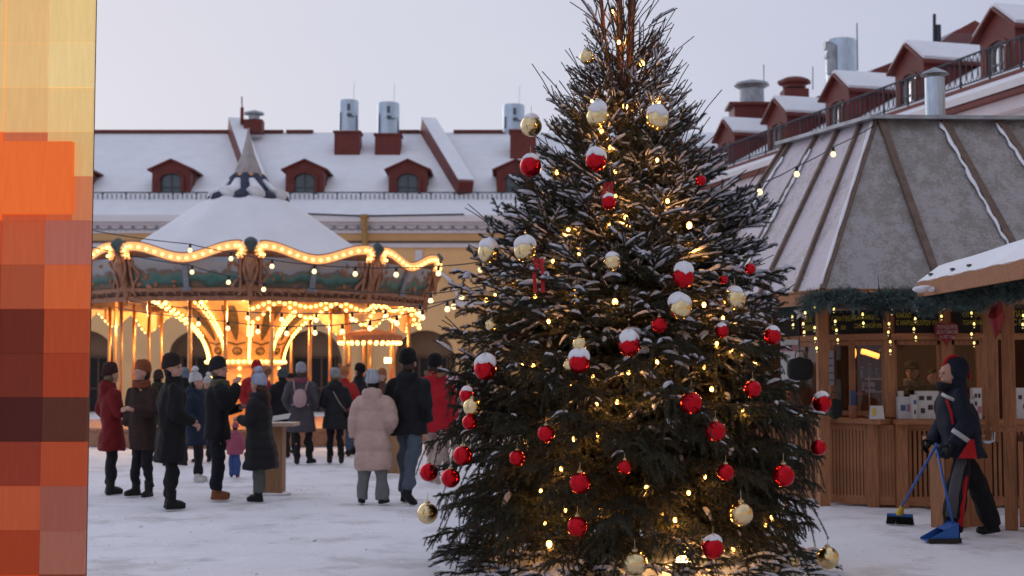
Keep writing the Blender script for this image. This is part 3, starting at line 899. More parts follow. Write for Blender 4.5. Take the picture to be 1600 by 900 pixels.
def spruce():
    t = thing('spruce_tree', 'tall decorated spruce with snow on its twigs, standing in the snowy square', 'christmas tree', (TX, TY, 0))
    m_bark = M('spruce_bark', (0.07, 0.042, 0.028), 0.9, var=0.35, scale=14, stretch=(1, 1, 0.3), bump=0.7, bscale=30)
    m_stem = M('rusty_leader_bark', (0.16, 0.065, 0.035), 0.85, var=0.35, scale=20, bump=0.6, bscale=60)
    m_need = M('spruce_needles', (0.026, 0.037, 0.021), 0.65, var=0.55, scale=3.5)
    m_shoot = M('bare_shoots', (0.045, 0.030, 0.023), 0.75, var=0.4, scale=8)
    tw = []      # p0, p1, p2(quadratic mid), needle len, n needles, stem radius, kind, snowp
    O = np.array([TX, TY, 0.0])
    trunk_top = 5.3
    def lean(z): return np.array([0.03 * math.sin(z), 0.02 * math.cos(1.3 * z), 0])
    bp = [(np.array(p), r_) for p, r_ in BP]
    bc = np.array([b[0] for b in bp]); br = np.array([b[1] for b in bp])
    def clear(p):
        return np.min(np.linalg.norm(bc - p, axis=1) - br) > 0.035
    def addtw(p0, d, ln, curve, nl, dens, rad, kind, snow):
        p1 = p0 + d * ln * 0.5 + np.array([0, 0, curve * ln * 0.12])
        p2 = p0 + d * ln + np.array([0, 0, -curve * ln * 0.15 if curve < 0 else curve * ln * 0.1])
        if curve < 0:
            p1 = p0 + d * ln * 0.5 + np.array([0, 0, 0.04 * ln]); p2 = p0 + d * ln + np.array([0, 0, curve * ln * 0.5])
        if not (clear(p1) and clear(p2)):
            return
        tw.append((p0, p1, p2, nl, max(4, int(ln * dens)), rad, kind, snow))
    wood = MB()
    z = 0.24
    nb = 0
    while z < 4.45:
        nwh = 13 if z < 3.3 else 9
        a0 = rng.uniform(0, 2 * PI)
        for k in range(nwh):
            az = a0 + 2 * PI * k / nwh + rng.uniform(-0.22, 0.22)
            zt = z + rng.uniform(-0.07, 0.07)
            rr = tree_r(zt) * rng.uniform(0.80, 1.10)
            if rng.random() < 0.12: rr *= 1.10
            q = min(1.0, max(0.0, (zt - 0.3) / 4.0))
            ang = R(-8 + 58 * q ** 1.5 + rng.uniform(-6, 6))
            rise = math.tan(ang) * rr * 0.8
            zb = min(max(zt - rise, 0.08), 4.9)
            b0 = O + np.array([0, 0, zb]) + lean(zb)
            dirh = np.array([math.cos(az), math.sin(az), 0])
            tip = O + dirh * rr + np.array([0, 0, zt])
            ln = np.linalg.norm(tip - b0)
            sag = -0.10 * ln * (1 - q) + 0.06 * ln * q * -1
            c = (b0 + tip) / 2 + np.array([0, 0, -sag * 0.8 if q < .25 else sag])
            def bez(s): return b0 * (1 - s) ** 2 + 2 * c * s * (1 - s) + tip * s * s
            def dbez(s):
                d_ = 2 * (c - b0) * (1 - s) + 2 * (tip - c) * s
                return d_ / np.linalg.norm(d_)
            back = (math.sin(az) > 0.35)
            rb = 0.006 + 0.010 * ln
            wood.tube([bez(s) for s in (0, .33, .66, 1)], [rb, rb * .75, rb * .5, 0.004], 5)
            nb += 1
            snow_base = float(np.interp(zt, [0.2, 0.8, 1.5, 2.0, 2.6, 3.4, 4.2, 4.8], [0.00, 0.01, 0.07, 0.24, 0.55, 0.66, 0.5, 0.10]))
            if math.cos(az) > 0.15: snow_base *= 1.5
            # main axis needles in short lengths
            ns = max(3, int(ln / 0.14))
            upf = zt > 3.3
            for i in range(ns):
                s0 = 0.22 + 0.78 * i / ns
                p0 = bez(s0); d = dbez(s0)
                addtw(p0, d, ln * 0.8 / ns * 1.1, 0.0, 0.016 if upf else 0.018, 500 if upf else 540, 0.005, 'n', snow_base * (0.3 + 0.7 * s0))
            step = (0.050 if zt < 1.8 else 0.074 if zt < 3.4 else 0.088) * (1.6 if back else 1.0)
            s = 0.18
            side = 1
            while s < 0.985:
                p0 = bez(s); d = dbez(s)
                up = np.array([0, 0, 1.0])
                sv = np.cross(d, up); sv /= np.linalg.norm(sv)
                side = -side
                fa = R(rng.uniform(38, 62))
                roll = rng.uniform(-0.5, 0.35)
                tl = min(0.34, (1 - s) * ln * 0.55 + 0.085) * rng.uniform(0.7, 1.2)
                if zt > 1.8: tl *= 1.22
                uz = np.cross(sv, d)
                dd = d * math.cos(fa) + (sv * side * math.cos(roll) + uz * math.sin(roll)) * math.sin(fa)
                if q > 0.55: dd = dd + np.array([0, 0, 0.35 * q])
                dd /= np.linalg.norm(dd)
                droop = -0.9 * max(0, 0.6 - q) - rng.uniform(0, 0.3) if q < 0.55 else rng.uniform(-0.1, 0.8)
                sn = snow_base * (0.25 + 0.9 * s) * (1.0 if abs(dd[2]) < 0.55 else 0.35)
                nl = 0.022 if zt < 1.8 else 0.025 if zt < 3.8 else 0.013
                dens = (600 if zt < 3.2 else 540) * (1.0 if not back else 0.55)
                addtw(p0, dd, tl, droop, nl, dens, 0.0042, 'n' if zt < 4.1 else 's', sn)
                if tl > 0.13:
                    for kk in range(int(tl / 0.065)):
                        ss = 0.25 + 0.6 * (kk + rng.random() * 0.6) / max(1, int(tl / 0.065))
                        pp = p0 + dd * tl * ss
                        sd_ = 1 if kk % 2 else -1
                        sv2 = np.cross(dd, up); sv2 /= (np.linalg.norm(sv2) + 1e-6)
                        d3 = dd * 0.7 + sv2 * sd_ * 0.7 + np.array([0, 0, rng.uniform(-0.35, 0.25)])
                        d3 /= np.linalg.norm(d3)
                        addtw(pp, d3, tl * rng.uniform(0.32, 0.6) * (1.15 - ss), droop, nl, dens, 0.0032, 'n' if zt < 4.1 else 's', sn)
                # long pendulous sprays in the lower crown
                if zt < 1.9 and rng.random() < 0.55 and s > 0.35:
                    d4 = np.array([rng.uniform(-.3, .3), rng.uniform(-.3, .3), -1.0]) + dirh * 0.35
                    d4 /= np.linalg.norm(d4)
                    addtw(p0, d4, rng.uniform(0.12, 0.30), -0.1, 0.019, 620, 0.003, 'n', 0)
                s += step / ln * rng.uniform(0.75, 1.25)
            # long bare leader at the branch tip
            if zt > 1.4 and rng.random() < (0.35 + 0.5 * q):
                d = dbez(1.0)
                for kk in range(1 + int(3 * q * rng.random() + 0.5)):
                    d2 = d * 0.9 + dirh * rng.uniform(-0.2, 0.3) + np.array([rng.uniform(-.35, .35), rng.uniform(-.35, .35), rng.uniform(0.0, 0.35 + 0.8 * q)])
                    d2 /= np.linalg.norm(d2)
                    addtw(tip - d * rng.uniform(0.02, 0.3), d2, rng.uniform(0.12, 0.30), 0.5, 0.007, 230, 0.0055, 's', 0.15 * snow_base)
        z += 0.118 if z < 3.2 else 0.125
    # sprigs trodden into and poking out of the snow at the foot
    for k in range(150):
        a2 = rng.uniform(PI * 0.9, PI * 2.1); rr = rng.uniform(0.95, 1.55)
        pb = O + np.array([math.cos(a2) * rr, math.sin(a2) * rr, 0.20 * max(0, 1 - (rr / 1.62) ** 3.2) + 0.02])
        a3 = a2 + rng.uniform(-1.2, 1.2)
        d = np.array([math.cos(a3), math.sin(a3), rng.uniform(-0.12, 0.30)]); d /= np.linalg.norm(d)
        ln = rng.uniform(0.12, 0.34)
        addtw(pb, d, ln, -0.2, 0.021, 560, 0.0042, 'n', 0.45)
        for q_ in range(3):
            sv_ = np.cross(d, [0, 0, 1.0]) * (1 if q_ % 2 else -1)
            d2 = d * .75 + sv_ * .6; d2 /= np.linalg.norm(d2)
            addtw(pb + d * ln * (0.25 + .2 * q_), d2, ln * .45, -0.2, 0.021, 560, 0.0036, 'n', 0.4)
    # the bare bundle of leaders at the top
    top = MB()
    for k in range(5):
        a = 2 * PI * k / 5 + 0.4
        x0 = 0.05 + 0.05 * (k % 3)
        p0 = O + np.array([math.cos(a) * 0.03, math.sin(a) * 0.03, 3.4 + 0.12 * k])
        p1 = O + np.array([math.cos(a) * x0, math.sin(a) * x0, 4.3])
        p2 = O + np.array([math.cos(a) * x0 * 1.5, math.sin(a) * x0 * 1.5, 5.0 + 0.12 * k])
        top.tube([p0, p1, p2, p2 + np.array([0.01, 0, 0.35])], [0.024, 0.019, 0.013, 0.007], 7)
        for j in range(11):
            s = rng.uniform(0.0, 1.15)
            pb = p1 * (1 - s) + p2 * s if s < 1 else p2
            a2 = rng.uniform(0, 2 * PI)
            el_ = R(rng.uniform(48, 82))
            d = np.array([math.cos(a2) * math.cos(el_), math.sin(a2) * math.cos(el_), math.sin(el_)])
            ln = rng.uniform(0.22, 0.52) * (1.0 if pb[2] < 4.7 else 0.8)
            addtw(pb, d, ln, 0.8, 0.0075, 210, 0.0062, 's', 0.0)
            for q_ in range(3):
                if rng.random() < 0.75:
                    a3 = rng.uniform(0, 2 * PI)
                    d2 = d + np.array([math.cos(a3), math.sin(a3), 0.3]) * 0.55; d2 /= np.linalg.norm(d2)
                    addtw(pb + d * ln * rng.uniform(0.15, 0.7), d2, ln * rng.uniform(0.3, 0.55), 0.6, 0.007, 210, 0.005, 's', 0.0)
    for k in range(110):                        # dense bare shoots in the upper crown
        zt = rng.uniform(3.3, 4.55); a2 = rng.uniform(0, 2 * PI)
        rr = tree_r(zt) * rng.uniform(0.25, 0.85)
        pb = O + np.array([math.cos(a2) * rr, math.sin(a2) * rr, zt])
        el_ = R(rng.uniform(25, 65))
        d = np.array([math.cos(a2) * math.cos(el_), math.sin(a2) * math.cos(el_), math.sin(el_)])
        ln = rng.uniform(0.15, 0.40)
        addtw(pb, d, ln, 0.6, 0.008, 220, 0.0055, 's', 0.25)
    stuff(top.build('leader', m_stem, t, smooth=True))
    trunk = MB(); trunk.tube([O + np.array([0, 0, h_]) + lean(h_) for h_ in (0, 0.5, 1.5, 2.5, 3.5, 4.4, trunk_top)], [0.12, 0.10, 0.085, 0.065, 0.045, 0.03, 0.008], 10)
    trunk.build('trunk', m_bark, t, smooth=True)
    stuff(wood.build('branches', m_bark, t))

    P0 = np.array([x[0] for x in tw]); P1 = np.array([x[1] for x in tw]); P2 = np.array([x[2] for x in tw])
    NL = np.array([x[3] for x in tw]); NN = np.array([x[4] for x in tw]); RA = np.array([x[5] for x in tw])
    KD = np.array([x[6] == 's' for x in tw]); SP = np.array([x[7] for x in tw])
    def curve(i, s):
        s = s[:, None]
        c = 2 * P1[i] - 0.5 * (P0[i] + P2[i])
        return P0[i] * (1 - s) ** 2 + 2 * c * s * (1 - s) + P2[i] * s * s
    def tang(i, s):
        s = s[:, None]
        c = 2 * P1[i] - 0.5 * (P0[i] + P2[i])
        d = 2 * (c - P0[i]) * (1 - s) + 2 * (P2[i] - c) * s
        return d / (np.linalg.norm(d, axis=1, keepdims=True) + 1e-9)
    def perp(d):
        e = np.where(np.abs(d[:, 2:3]) < 0.9, np.array([[0, 0, 1.0]]), np.array([[1.0, 0, 0]]))
        x = e - d * np.sum(e * d, 1, keepdims=True)
        x /= np.linalg.norm(x, axis=1, keepdims=True)
        return x, np.cross(d, x)
    def needles(sel, name, mat, wd):
        idx = np.repeat(np.where(sel)[0], NN[sel])
        n = len(idx)
        cnt = NN[idx]
        start = np.concatenate([[0], np.cumsum(NN[sel])[:-1]])
        j = np.arange(n) - np.repeat(start, NN[sel])
        s = np.clip((j + rng.random(n)) / cnt, 0, 1)
        d = tang(idx, s); x, y = perp(d)
        ro = j * 2.4 + rng.uniform(-0.5, 0.5, n)
        o_ = x * np.cos(ro)[:, None] + y * np.sin(ro)[:, None]
        nd = o_ * 0.80 + d * 0.62
        nd /= np.linalg.norm(nd, axis=1, keepdims=True)
        p = curve(idx, s)
        ln = (NL[idx] * rng.uniform(0.75, 1.2, n))[:, None]
        sv = np.cross(nd, rng.normal(size=(n, 3))); sv /= (np.linalg.norm(sv, axis=1, keepdims=True) + 1e-9)
        V = np.stack([p - sv * wd, p + sv * wd, p + nd * ln], 1).reshape(-1, 3)
        F = np.arange(3 * n).reshape(-1, 3)
        o = npmesh(name, V, F, mat, t)
        stuff(o)
        return n
    n1 = needles(~KD, 'needles', m_need, 0.0027)
    n2 = needles(KD, 'shoot_needles', m_shoot, 0.0022)
    # twig cores
    def cores(sel, name, mat):
        i = np.where(sel)[0]; n = len(i)
        rings = []
        for s_, k_ in ((0.0, 1.0), (0.5, 0.85), (1.0, 0.8)):
            s = np.full(n, s_); d = tang(i, s); x, y = perp(d); p = curve(i, s)
            rings.append(np.stack([p + (x * math.cos(a) + y * math.sin(a)) * (RA[i] * k_)[:, None] for a in (0, 2 * PI / 3, 4 * PI / 3)], 1))
        V = np.stack(rings, 1)            # n,3 rings,3,3
        V = V.reshape(n, 9, 3).reshape(-1, 3)
        base = []
        for r_ in range(2):
            for k in range(3):
                k2 = (k + 1) % 3
                base += [(r_ * 3 + k, r_ * 3 + k2, r_ * 3 + 3 + k2), (r_ * 3 + k, r_ * 3 + 3 + k2, r_ * 3 + 3 + k)]
        base.append((6, 7, 8))
        F = (np.array(base)[None] + (np.arange(n) * 9)[:, None, None]).reshape(-1, 3)
        stuff(npmesh(name, V, F, mat, t))
    cores(~KD, 'twigs', m_bark)
    cores(KD, 'shoots', m_shoot)
    # snow lying along the twigs
    LN = np.linalg.norm(P2 - P0, axis=1)
    pick = (rng.random(len(SP)) < SP) & (LN > 0.05)
    mid = P1
    rel = np.hypot(mid[:, 0] - TX, mid[:, 1] - TY) / np.array([tree_r(z_) for z_ in mid[:, 2]])
    pick &= rel > 0.42
    DZ = np.abs((P2 - P0)[:, 2]) / (LN + 1e-6)
    pick &= DZ < 0.72
    i = np.where(pick)[0]; n = len(i)
    NR, NC = 6, 7
    W = np.clip(0.011 + 0.034 * LN[i], 0.011, 0.0205) * rng.uniform(0.75, 1.25, n)
    V = np.zeros((n, NR, NC, 3))
    s_a = rng.uniform(0.02, 0.25, n); s_b = rng.uniform(0.8, 1.0, n)
    for r_ in range(NR):
        f = r_ / (NR - 1)
        s = s_a + (s_b - s_a) * f
        d = tang(i, s); p = curve(i, s)
        hx = np.cross(d, np.array([[0, 0, 1.0]])); hx /= (np.linalg.norm(hx, axis=1, keepdims=True) + 1e-6)
        prof = (max(0.12, math.sin(PI * (0.05 + 0.90 * f))) ** 0.35) * rng.uniform(0.65, 1.3, n)
        for c_ in range(NC):
            a = 2 * PI * c_ / NC
            ca, sa = math.cos(a), math.sin(a)
            up_ = 1.15 if sa > 0 else 0.3
            V[:, r_, c_] = p + hx * (ca * W * prof)[:, None] + np.array([[0, 0, 1.0]]) * ((sa * up_ * W * prof) + 0.008)[:, None]
    base = []
    for r_ in range(NR - 1):
        for c_ in range(NC):
            c2 = (c_ + 1) % NC
            base.append((r_ * NC + c_, r_ * NC + c2, (r_ + 1) * NC + c2, (r_ + 1) * NC + c_))
    F = (np.array(base)[None] + (np.arange(n) * NR * NC)[:, None, None]).reshape(-1, 4)
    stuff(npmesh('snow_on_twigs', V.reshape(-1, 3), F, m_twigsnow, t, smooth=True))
    print('tree: branches', nb, 'twigs', len(tw), 'needles', n1, n2, 'snowy', n)
spruce()

# snow heaped round the foot of the tree
def mound():
    mb = MB()
    nr, na = 30, 150
    rings = []
    for i in range(nr):
        r_ = 1.62 * (i / (nr - 1)) ** 0.9 + 0.02
        ring = []
        for k in range(na):
            a = 2 * PI * k / na
            rim = 1 + 0.08 * math.sin(3 * a + 1) + 0.06 * math.sin(7 * a)
            h = 0.18 * max(0, 1 - (r_ / 1.62) ** 3.2) + 0.022 * (math.sin(9 * a + r_ * 7) + math.sin(15 * a - r_ * 11 + 1) + math.sin(27 * a + 19 * r_) * .7 + math.sin(41 * a - 23 * r_) * .5) * math.exp(-((r_ - 1.1) / 0.5) ** 2)
            ring.append((TX + r_ * rim * math.cos(a), TY + r_ * rim * math.sin(a), h - 0.02))
        rings.append(ring)
    mb.loft(rings, cap=False)
    o = mb.build('snow_mound', m_snow, None, smooth=True)
    struct(o)
mound()

# ------------------------------------------------------------------ warm lamps wound through the branches
def fairy():
    t = thing('fairy_light_string', 'string of warm glowing lamps wound through the decorated spruce', 'string lights', (TX, TY, 0.3))
    b = MB(); b.ball((0, 0, 0), (0.015, 0.015, 0.019), 8, 6)
    me = b.mesh('bulb'); me.materials.append(m_tinybulb)
    s = MB(); s.tube([(0, 0, 0.018), (0, 0, 0.05)], [0.012, 0.010], 6)
    ms = s.mesh('socket'); ms.materials.append(m_cable)
    big = {(1003, 99), (1077, 352), (961, 472), (858, 850), (1071, 858), (977, 166), (898, 457)}
    for (px, py), p in zip(FAIRY, FP):
        o = put('bulb', me, t, p, 1.45 if (px, py) in big else rng.uniform(0.8, 1.1))
        put('socket', ms, o, p)
        l = bpy.data.lights.new('fairy_lamp', 'POINT'); l.energy = 1.35 if p.z > 1.9 else 1.3; l.color = (1.0, 0.42, 0.09); l.shadow_soft_size = 0.014
        lo = bpy.data.objects.new('lamp_light', l); COL.objects.link(lo); lo.parent = t; lo.location = p - worldloc(t) + Vector((0, -0.02, -0.028))
    order = sorted(range(len(FP)), key=lambda i: -FP[i].z)
    cb = MB()
    for a, c in zip(order[:-1], order[1:]):
        p, q = FP[a], FP[c]
        m_ = (p + q) / 2
        v_ = Vector((TX - m_.x, TY - m_.y, 0)) * 0.25
        cb.tube([p + Vector((0, 0, .045)), m_ + v_, q + Vector((0, 0, .045))], 0.004, 4)
    cb.build('cable', m_cable, t)
    # ground lamp half buried in the snow at the foot
    g_ = thing('ground_lamp', 'bright lamp glowing half buried in snow at the foot of the spruce', 'lamp', at(1066, 884, 10.8))
    g_.location.z = 0.135
    q = MB(); q.lathe([(0.02, 0), (0.07, 0.01), (0.08, 0.05), (0.07, 0.06)], tuple(g_.location), 14); q.build('housing', m_iron, g_)
    q = MB(); q.ball((g_.location.x, g_.location.y, g_.location.z + 0.06), (0.062, 0.062, 0.045), 14, 8)
    q.build('lens', M('lamp_lens', (1, .8, .5), .3, emit=(1.0, 0.60, 0.24), es=30), g_, smooth=True)
    l = bpy.data.lights.new('ground_lamp_light', 'POINT'); l.energy = 9; l.color = (1.0, 0.50, 0.17); l.shadow_soft_size = 0.05
    lo = bpy.data.objects.new('lamp_light', l); COL.objects.link(lo); lo.parent = g_; lo.location = (0, -0.03, 0.15)
fairy()

# ------------------------------------------------------------------ baubles
def baubles():
    m_rb = M('red_bauble', (0.50, 0.009, 0.018), 0.2, 0.9, var=0.06, scale=20, bump=0.04, bscale=14)
    m_gb = M('gold_bauble', (0.80, 0.63, 0.33), 0.17, 1.0, var=0.06, scale=20, bump=0.05, bscale=10)
    m_cap = M('bauble_cap', (0.6, 0.5, 0.3), 0.35, 0.9)
    u = MB(); u.ball((0, 0, 0), 1.0, 28, 18)
    meR = u.mesh('shell', smooth=True); meR.materials.append(m_rb)
    meG = u.mesh('shell', smooth=True); meG.materials.append(m_gb)
    c = MB(); c.lathe([(0.24, 0.95), (0.25, 1.10), (0.18, 1.14), (0.02, 1.15)], n=12)
    c.tube([(0.1 * math.cos(a), 0, 1.22 + 0.1 * math.sin(a)) for a in np.linspace(-PI / 2, 1.5 * PI, 9)], 0.025, 5)
    c.tube([(0, 0, 1.3), (0.03, 0, 1.9)], 0.02, 4)
    meC = c.mesh('hanger', smooth=False); meC.materials.append(m_cap)
    caps = []
    for kind in (1, 2):
        for vv in range(3):
            k = MB()
            rings = []
            th0 = (0.85 if kind == 1 else 1.08)
            for i in range(8):
                th = th0 * (1 - i / 7.0) + 0.02
                ring = []
                for j in range(24):
                    a = 2 * PI * j / 24
                    tt = th * (1 + 0.14 * math.sin(2 * a + vv) + 0.10 * math.sin(5 * a + 2 * vv) + 0.07 * math.sin(9 * a + vv))
                    f = (1 - (th / th0) ** 3) * (1 + 0.25 * math.sin(3 * a + 2 * vv))
                    r_ = 1.0 + (0.03 + (0.16 if kind == 1 else 0.34) * f) * (1 + 0.12 * math.sin(4 * a + vv * 2))
                    ring.append((r_ * math.sin(tt), 0, 0) and (r_ * math.sin(tt) * math.cos(a), r_ * math.sin(tt) * math.sin(a), r_ * math.cos(tt)))
                rings.append(ring)
            k.loft(rings)
            m_ = k.mesh('snow_cap', smooth=True); m_.materials.append(m_snowcap)
            caps.append((kind, m_))
    for n, ((px, py, d, col, s, lb), (p, r_)) in enumerate(zip(BAUBLES, BP)):
        o = thing('bauble', lb, 'bauble', p, rng.uniform(0, 6), 'red and gold baubles hung on the spruce')
        sh = put('shell', meR if col == 'red' else meG, o, p, r_)
        h = put('hanger', meC, o, p, r_)
        if s:
            opts = [m_ for k_, m_ in caps if k_ == s]
            put('snow_cap', opts[n % 3], o, p, r_ * 1.002)
baubles()

def ribbons():
    m = M('red_foil_ribbon', (0.42, 0.012, 0.02), 0.35, 0.3, var=0.25, scale=30)
    for (px, py, ln, lb) in ((842, 412, 0.22, 'red foil ribbon hanging beside a snow-capped gold bauble'),
                             (950, 292, 0.16, 'short red ribbon above the small snow-capped red bauble'),
                             ):
        p = on_tree(px, py, 1.01)
        t = thing('ribbon', lb, 'ribbon', p)
        b = MB()
        for s in (-1, 1):
            b.plate([p + Vector((0, 0, 0.03)), p + Vector((s * 0.035, -0.02, 0.045)), p + Vector((s * 0.04, -0.01, 0.005)), p + Vector((s * 0.01, 0, 0.0))], 0.006)
        b.build('bow', m, t)
        for s in (-1, 1):
            q = MB()
            pr = p + Vector((s * .008, 0, 0))
            for k in range(4):
                f0, f1 = k / 4, (k + 1) / 4
                x0 = s * (0.012 + 0.03 * f0 + 0.012 * math.sin(5 * f0)); x1 = s * (0.012 + 0.03 * f1 + 0.012 * math.sin(5 * f1))
                q.plate([p + Vector((x0 - .014, 0.01 * math.sin(6 * f0), -ln * f0)), p + Vector((x0 + .014, 0, -ln * f0)), p + Vector((x1 + .014, 0, -ln * f1)), p + Vector((x1 - .014, 0.01 * math.sin(6 * f1), -ln * f1))], 0.004)
            q.build('tail', m, t)
ribbons()
# ================================================================== the carousel
def carousel():
    D = 36.0
    cx = at(384, 585, D).x
    C = Vector((cx, D, 0))
    t = thing('carousel', 'old-fashioned carousel with snow-covered tent roof and glowing bulb-lined scrolls', 'carousel', C)
    NF = 10
    RT, RB = 4.86, 4.55
    ZT, ZB = 4.30, 3.30
    A0 = R(-90 + 11.5)           # a shell stands at this azimuth
    STEP = 2 * PI / NF
    m_tent = M('snowy_tent', (0.85, 0.865, 0.90), 0.9, var=0.05, scale=1.2, bump=0.25, bscale=4, stretch=(1, 1, 0.4))
    m_navy = M('navy_canvas', (0.05, 0.06, 0.10), 0.8)
    m_beige = M('beige_finial', (0.42, 0.38, 0.37), 0.6)
    m_board = M('crown_board', (0.20, 0.115, 0.085), 0.6, var=0.35, scale=9)
    m_mould = M('crown_moulding', (0.33, 0.16, 0.09), 0.5, var=0.3, scale=12)
    m_shell = M('teal_shell', (0.07, 0.10, 0.10), 0.5, var=0.3, scale=8)
    m_glow = M('apricot_channel', (0.85, 0.50, 0.24), 0.5, var=0.05, emit=(1.0, 0.42, 0.12), es=0.75)
    m_gold = M('gilded_panel', (0.80, 0.42, 0.17), 0.45, var=0.25, scale=6)
    m_pil = M('pale_blue_pilaster', (0.20, 0.22, 0.25), 0.5, var=0.3, scale=12)
    m_orn = M('dark_ornament', (0.13, 0.085, 0.045), 0.6, var=0.5, scale=10)
    # painted landscapes: hills, water, sky, trees (flat print)
    def painting(seed):
        m = bpy.data.materials.new('painted_scene')
        m.use_nodes = True
        n = m.node_tree; b = n.nodes['Principled BSDF']; b.inputs['Roughness'].default_value = 0.45
        tc = n.nodes.new('ShaderNodeTexCoord'); sp = n.nodes.new('ShaderNodeSeparateXYZ')
        mp = n.nodes.new('ShaderNodeMapping'); mp.inputs['Location'].default_value = (seed * 3.1, seed * 1.7, seed)
        nz = n.nodes.new('ShaderNodeTexNoise'); nz.inputs['Scale'].default_value = 2.6; nz.inputs['Detail'].default_value = 6
        n.links.new(tc.outputs['Object'], mp.inputs['Vector']); n.links.new(mp.outputs['Vector'], nz.inputs['Vector'])
        n.links.new(tc.outputs['Generated'], sp.inputs['Vector'])
        a = n.nodes.new('ShaderNodeMath'); a.operation = 'MULTIPLY_ADD'; a.inputs[1].default_value = 0.9
        n.links.new(nz.outputs['Fac'], a.inputs[0]); n.links.new(sp.outputs['Z'], a.inputs[2])
        r_ = n.nodes.new('ShaderNodeValToRGB'); r_.color_ramp.interpolation = 'EASE'
        c = r_.color_ramp
        c.elements[0].position = 0.30; c.elements[0].color = (0.16, 0.09, 0.045, 1)
        c.elements[1].position = 1.0; c.elements[1].color = (0.30, 0.36, 0.42, 1)
        for ps, col in ((0.42, (0.03, 0.06, 0.04, 1)), (0.52, (0.04, 0.15, 0.13, 1)), (0.62, (0.10, 0.17, 0.14, 1)), (0.68, (0.17, 0.11, 0.08, 1)), (0.76, (0.28, 0.31, 0.33, 1)), (0.88, (0.36, 0.33, 0.31, 1))):
            e_ = c.elements.new(ps); e_.color = col
        mm = n.nodes.new('ShaderNodeMath'); mm.operation = 'MULTIPLY'; mm.inputs[1].default_value = 0.72
        n.links.new(a.outputs['Value'], mm.inputs[0]); n.links.new(mm.outputs['Value'], r_.inputs['Fac'])
        n.links.new(r_.outputs['Color'], b.inputs['Base Color'])
        return m
    paints = [painting(k) for k in range(3)]
    def pol(r_, a, z): return Vector((C.x + r_ * math.cos(a), C.y + r_ * math.sin(a), z))
    # tent roof: concave cone with ridges at each facet
    zt0 = at(378, 312, D).z
    rings = []
    prof = [(4.5, 3.78), (3.6, 4.30), (2.75, 4.83), (2.0, 5.35), (1.35, 5.82), (0.98, zt0 - 0.02), (0.96, zt0)]
    n = 80
    for r_, z in prof:
        ring = []
        for k in range(n):
            a = A0 + 2 * PI * k / n
            ph = (k / n * NF) % 1
            f = 1 - 0.035 * math.sin(PI * ph)
            ring.append(pol(r_ * f, a, z - 0.05 * math.sin(PI * ph) * (r_ / 4.5)))
        rings.append(ring)
    mb = MB(); mb.loft(rings); mb.build('tent_roof', m_tent, t, smooth=True)
    # little upper skirt, lantern cone and spike
    mb = MB()
    z1 = at(0, 282, D).z; z2 = at(0, 308, D).z
    rr = []
    for r_, z in ((0.98, z2 - 0.12), (0.92, z2 + 0.02), (0.62, z2 + 0.14), (0.42, z1 + 0.1), (0.36, z1 + 0.16)):
        rr.append([pol(r_ * (1 + 0.10 * math.cos(8 * 2 * PI * k / 48)), 2 * PI * k / 48, z) for k in range(48)])
    mb.loft(rr); sk = mb.build('lantern_skirt', m_navy, t, smooth=True)
    mb = MB()
    for k in range(8):
        a = 2 * PI * (k + .5) / 8
        mb.tube([pol(0.46, a, z1 - 0.02), pol(0.68, a + .1, z2 + 0.16), pol(0.98, a, z2 + 0.02)], [(0.05, 0.09), (0.09, 0.16), (0.13, 0.26)], 7)
    mb.build('skirt_snow', m_snow, sk, smooth=True)
    mb = MB(); mb.lathe([(0.37, z1 + 0.12), (0.37, z1 + 0.16), (0.16, at(0, 240, D).z), (0.05, at(0, 212, D).z), (0.02, at(0, 200, D).z)], tuple(C), 16)
    mb.build('spire', m_beige, t, smooth=True, angle=40)
    mb = MB(); mb.lathe([(0.395, z1 + 0.06), (0.395, z1 + 0.13)], tuple(C), 20); mb.build('spire_band', m_brass, t)
    # facets of the crown
    bul = MB(); bul.ball((0, 0, 0), 0.036, 6, 5)
    def bulbs(pts, parent, name='bulbs', r_=0.036):
        q = MB()
        for p in pts:
            o_ = len(q.v)
            q.add([(p[0] + x * r_ / 0.036, p[1] + y * r_ / 0.036, p[2] + z * r_ / 0.036) for x, y, z in bul.v], bul.f)
        return stuff(q.build(name, m_carbulb, parent, smooth=True))
    for k in range(NF):
        a0 = A0 + k * STEP; a1 = a0 + STEP
        am = (a0 + a1) / 2
        pT0, pT1, pB0, pB1 = pol(RT, a0, ZT), pol(RT, a1, ZT), pol(RB, a0, ZB), pol(RB, a1, ZB)
        nrm = Vector((math.cos(am), math.sin(am), -0.25)).normalized()
        def P(s, h, off=0.0):     # s 0..1 along, h 0..1 up the board
            return (pB0 * (1 - s) + pB1 * s) * (1 - h) + (pT0 * (1 - s) + pT1 * s) * h + nrm * off
        # scroll curve along the top
        def top(s):
            x = abs(s - 0.5) * 2     # 0 mid, 1 ends
            q_ = min(1.0, x / 0.80); q_ = q_ * q_ * (3 - 2 * q_)
            return ZT - 0.13 + 0.27 * q_ - 0.05 * max(0, (x - .8) / .2) ** 2
        mb = MB()
        ns = 16
        vs = []
        for i in range(ns + 1):
            s = i / ns
            hi = P(s, 1.0); hi.z = top(s) - 0.02
            vs.append([P(s, 0.0, -0.02), hi])
        for i in range(ns):
            mb.plate([vs[i][0], vs[i + 1][0], vs[i + 1][1], vs[i][1]], 0.05)
        mb.build('crown_board', m_board, t)
        # painting
        mb = MB()
        mb.plate([P(0.09, 0.24, 0.045), P(0.91, 0.24, 0.045), P(0.91, 0.90, 0.045), P(0.09, 0.90, 0.045)], 0.04)
        mb.build('painted_panel', paints[k % 3], t)
        # frame, scrolled lower edge
        mb = MB()
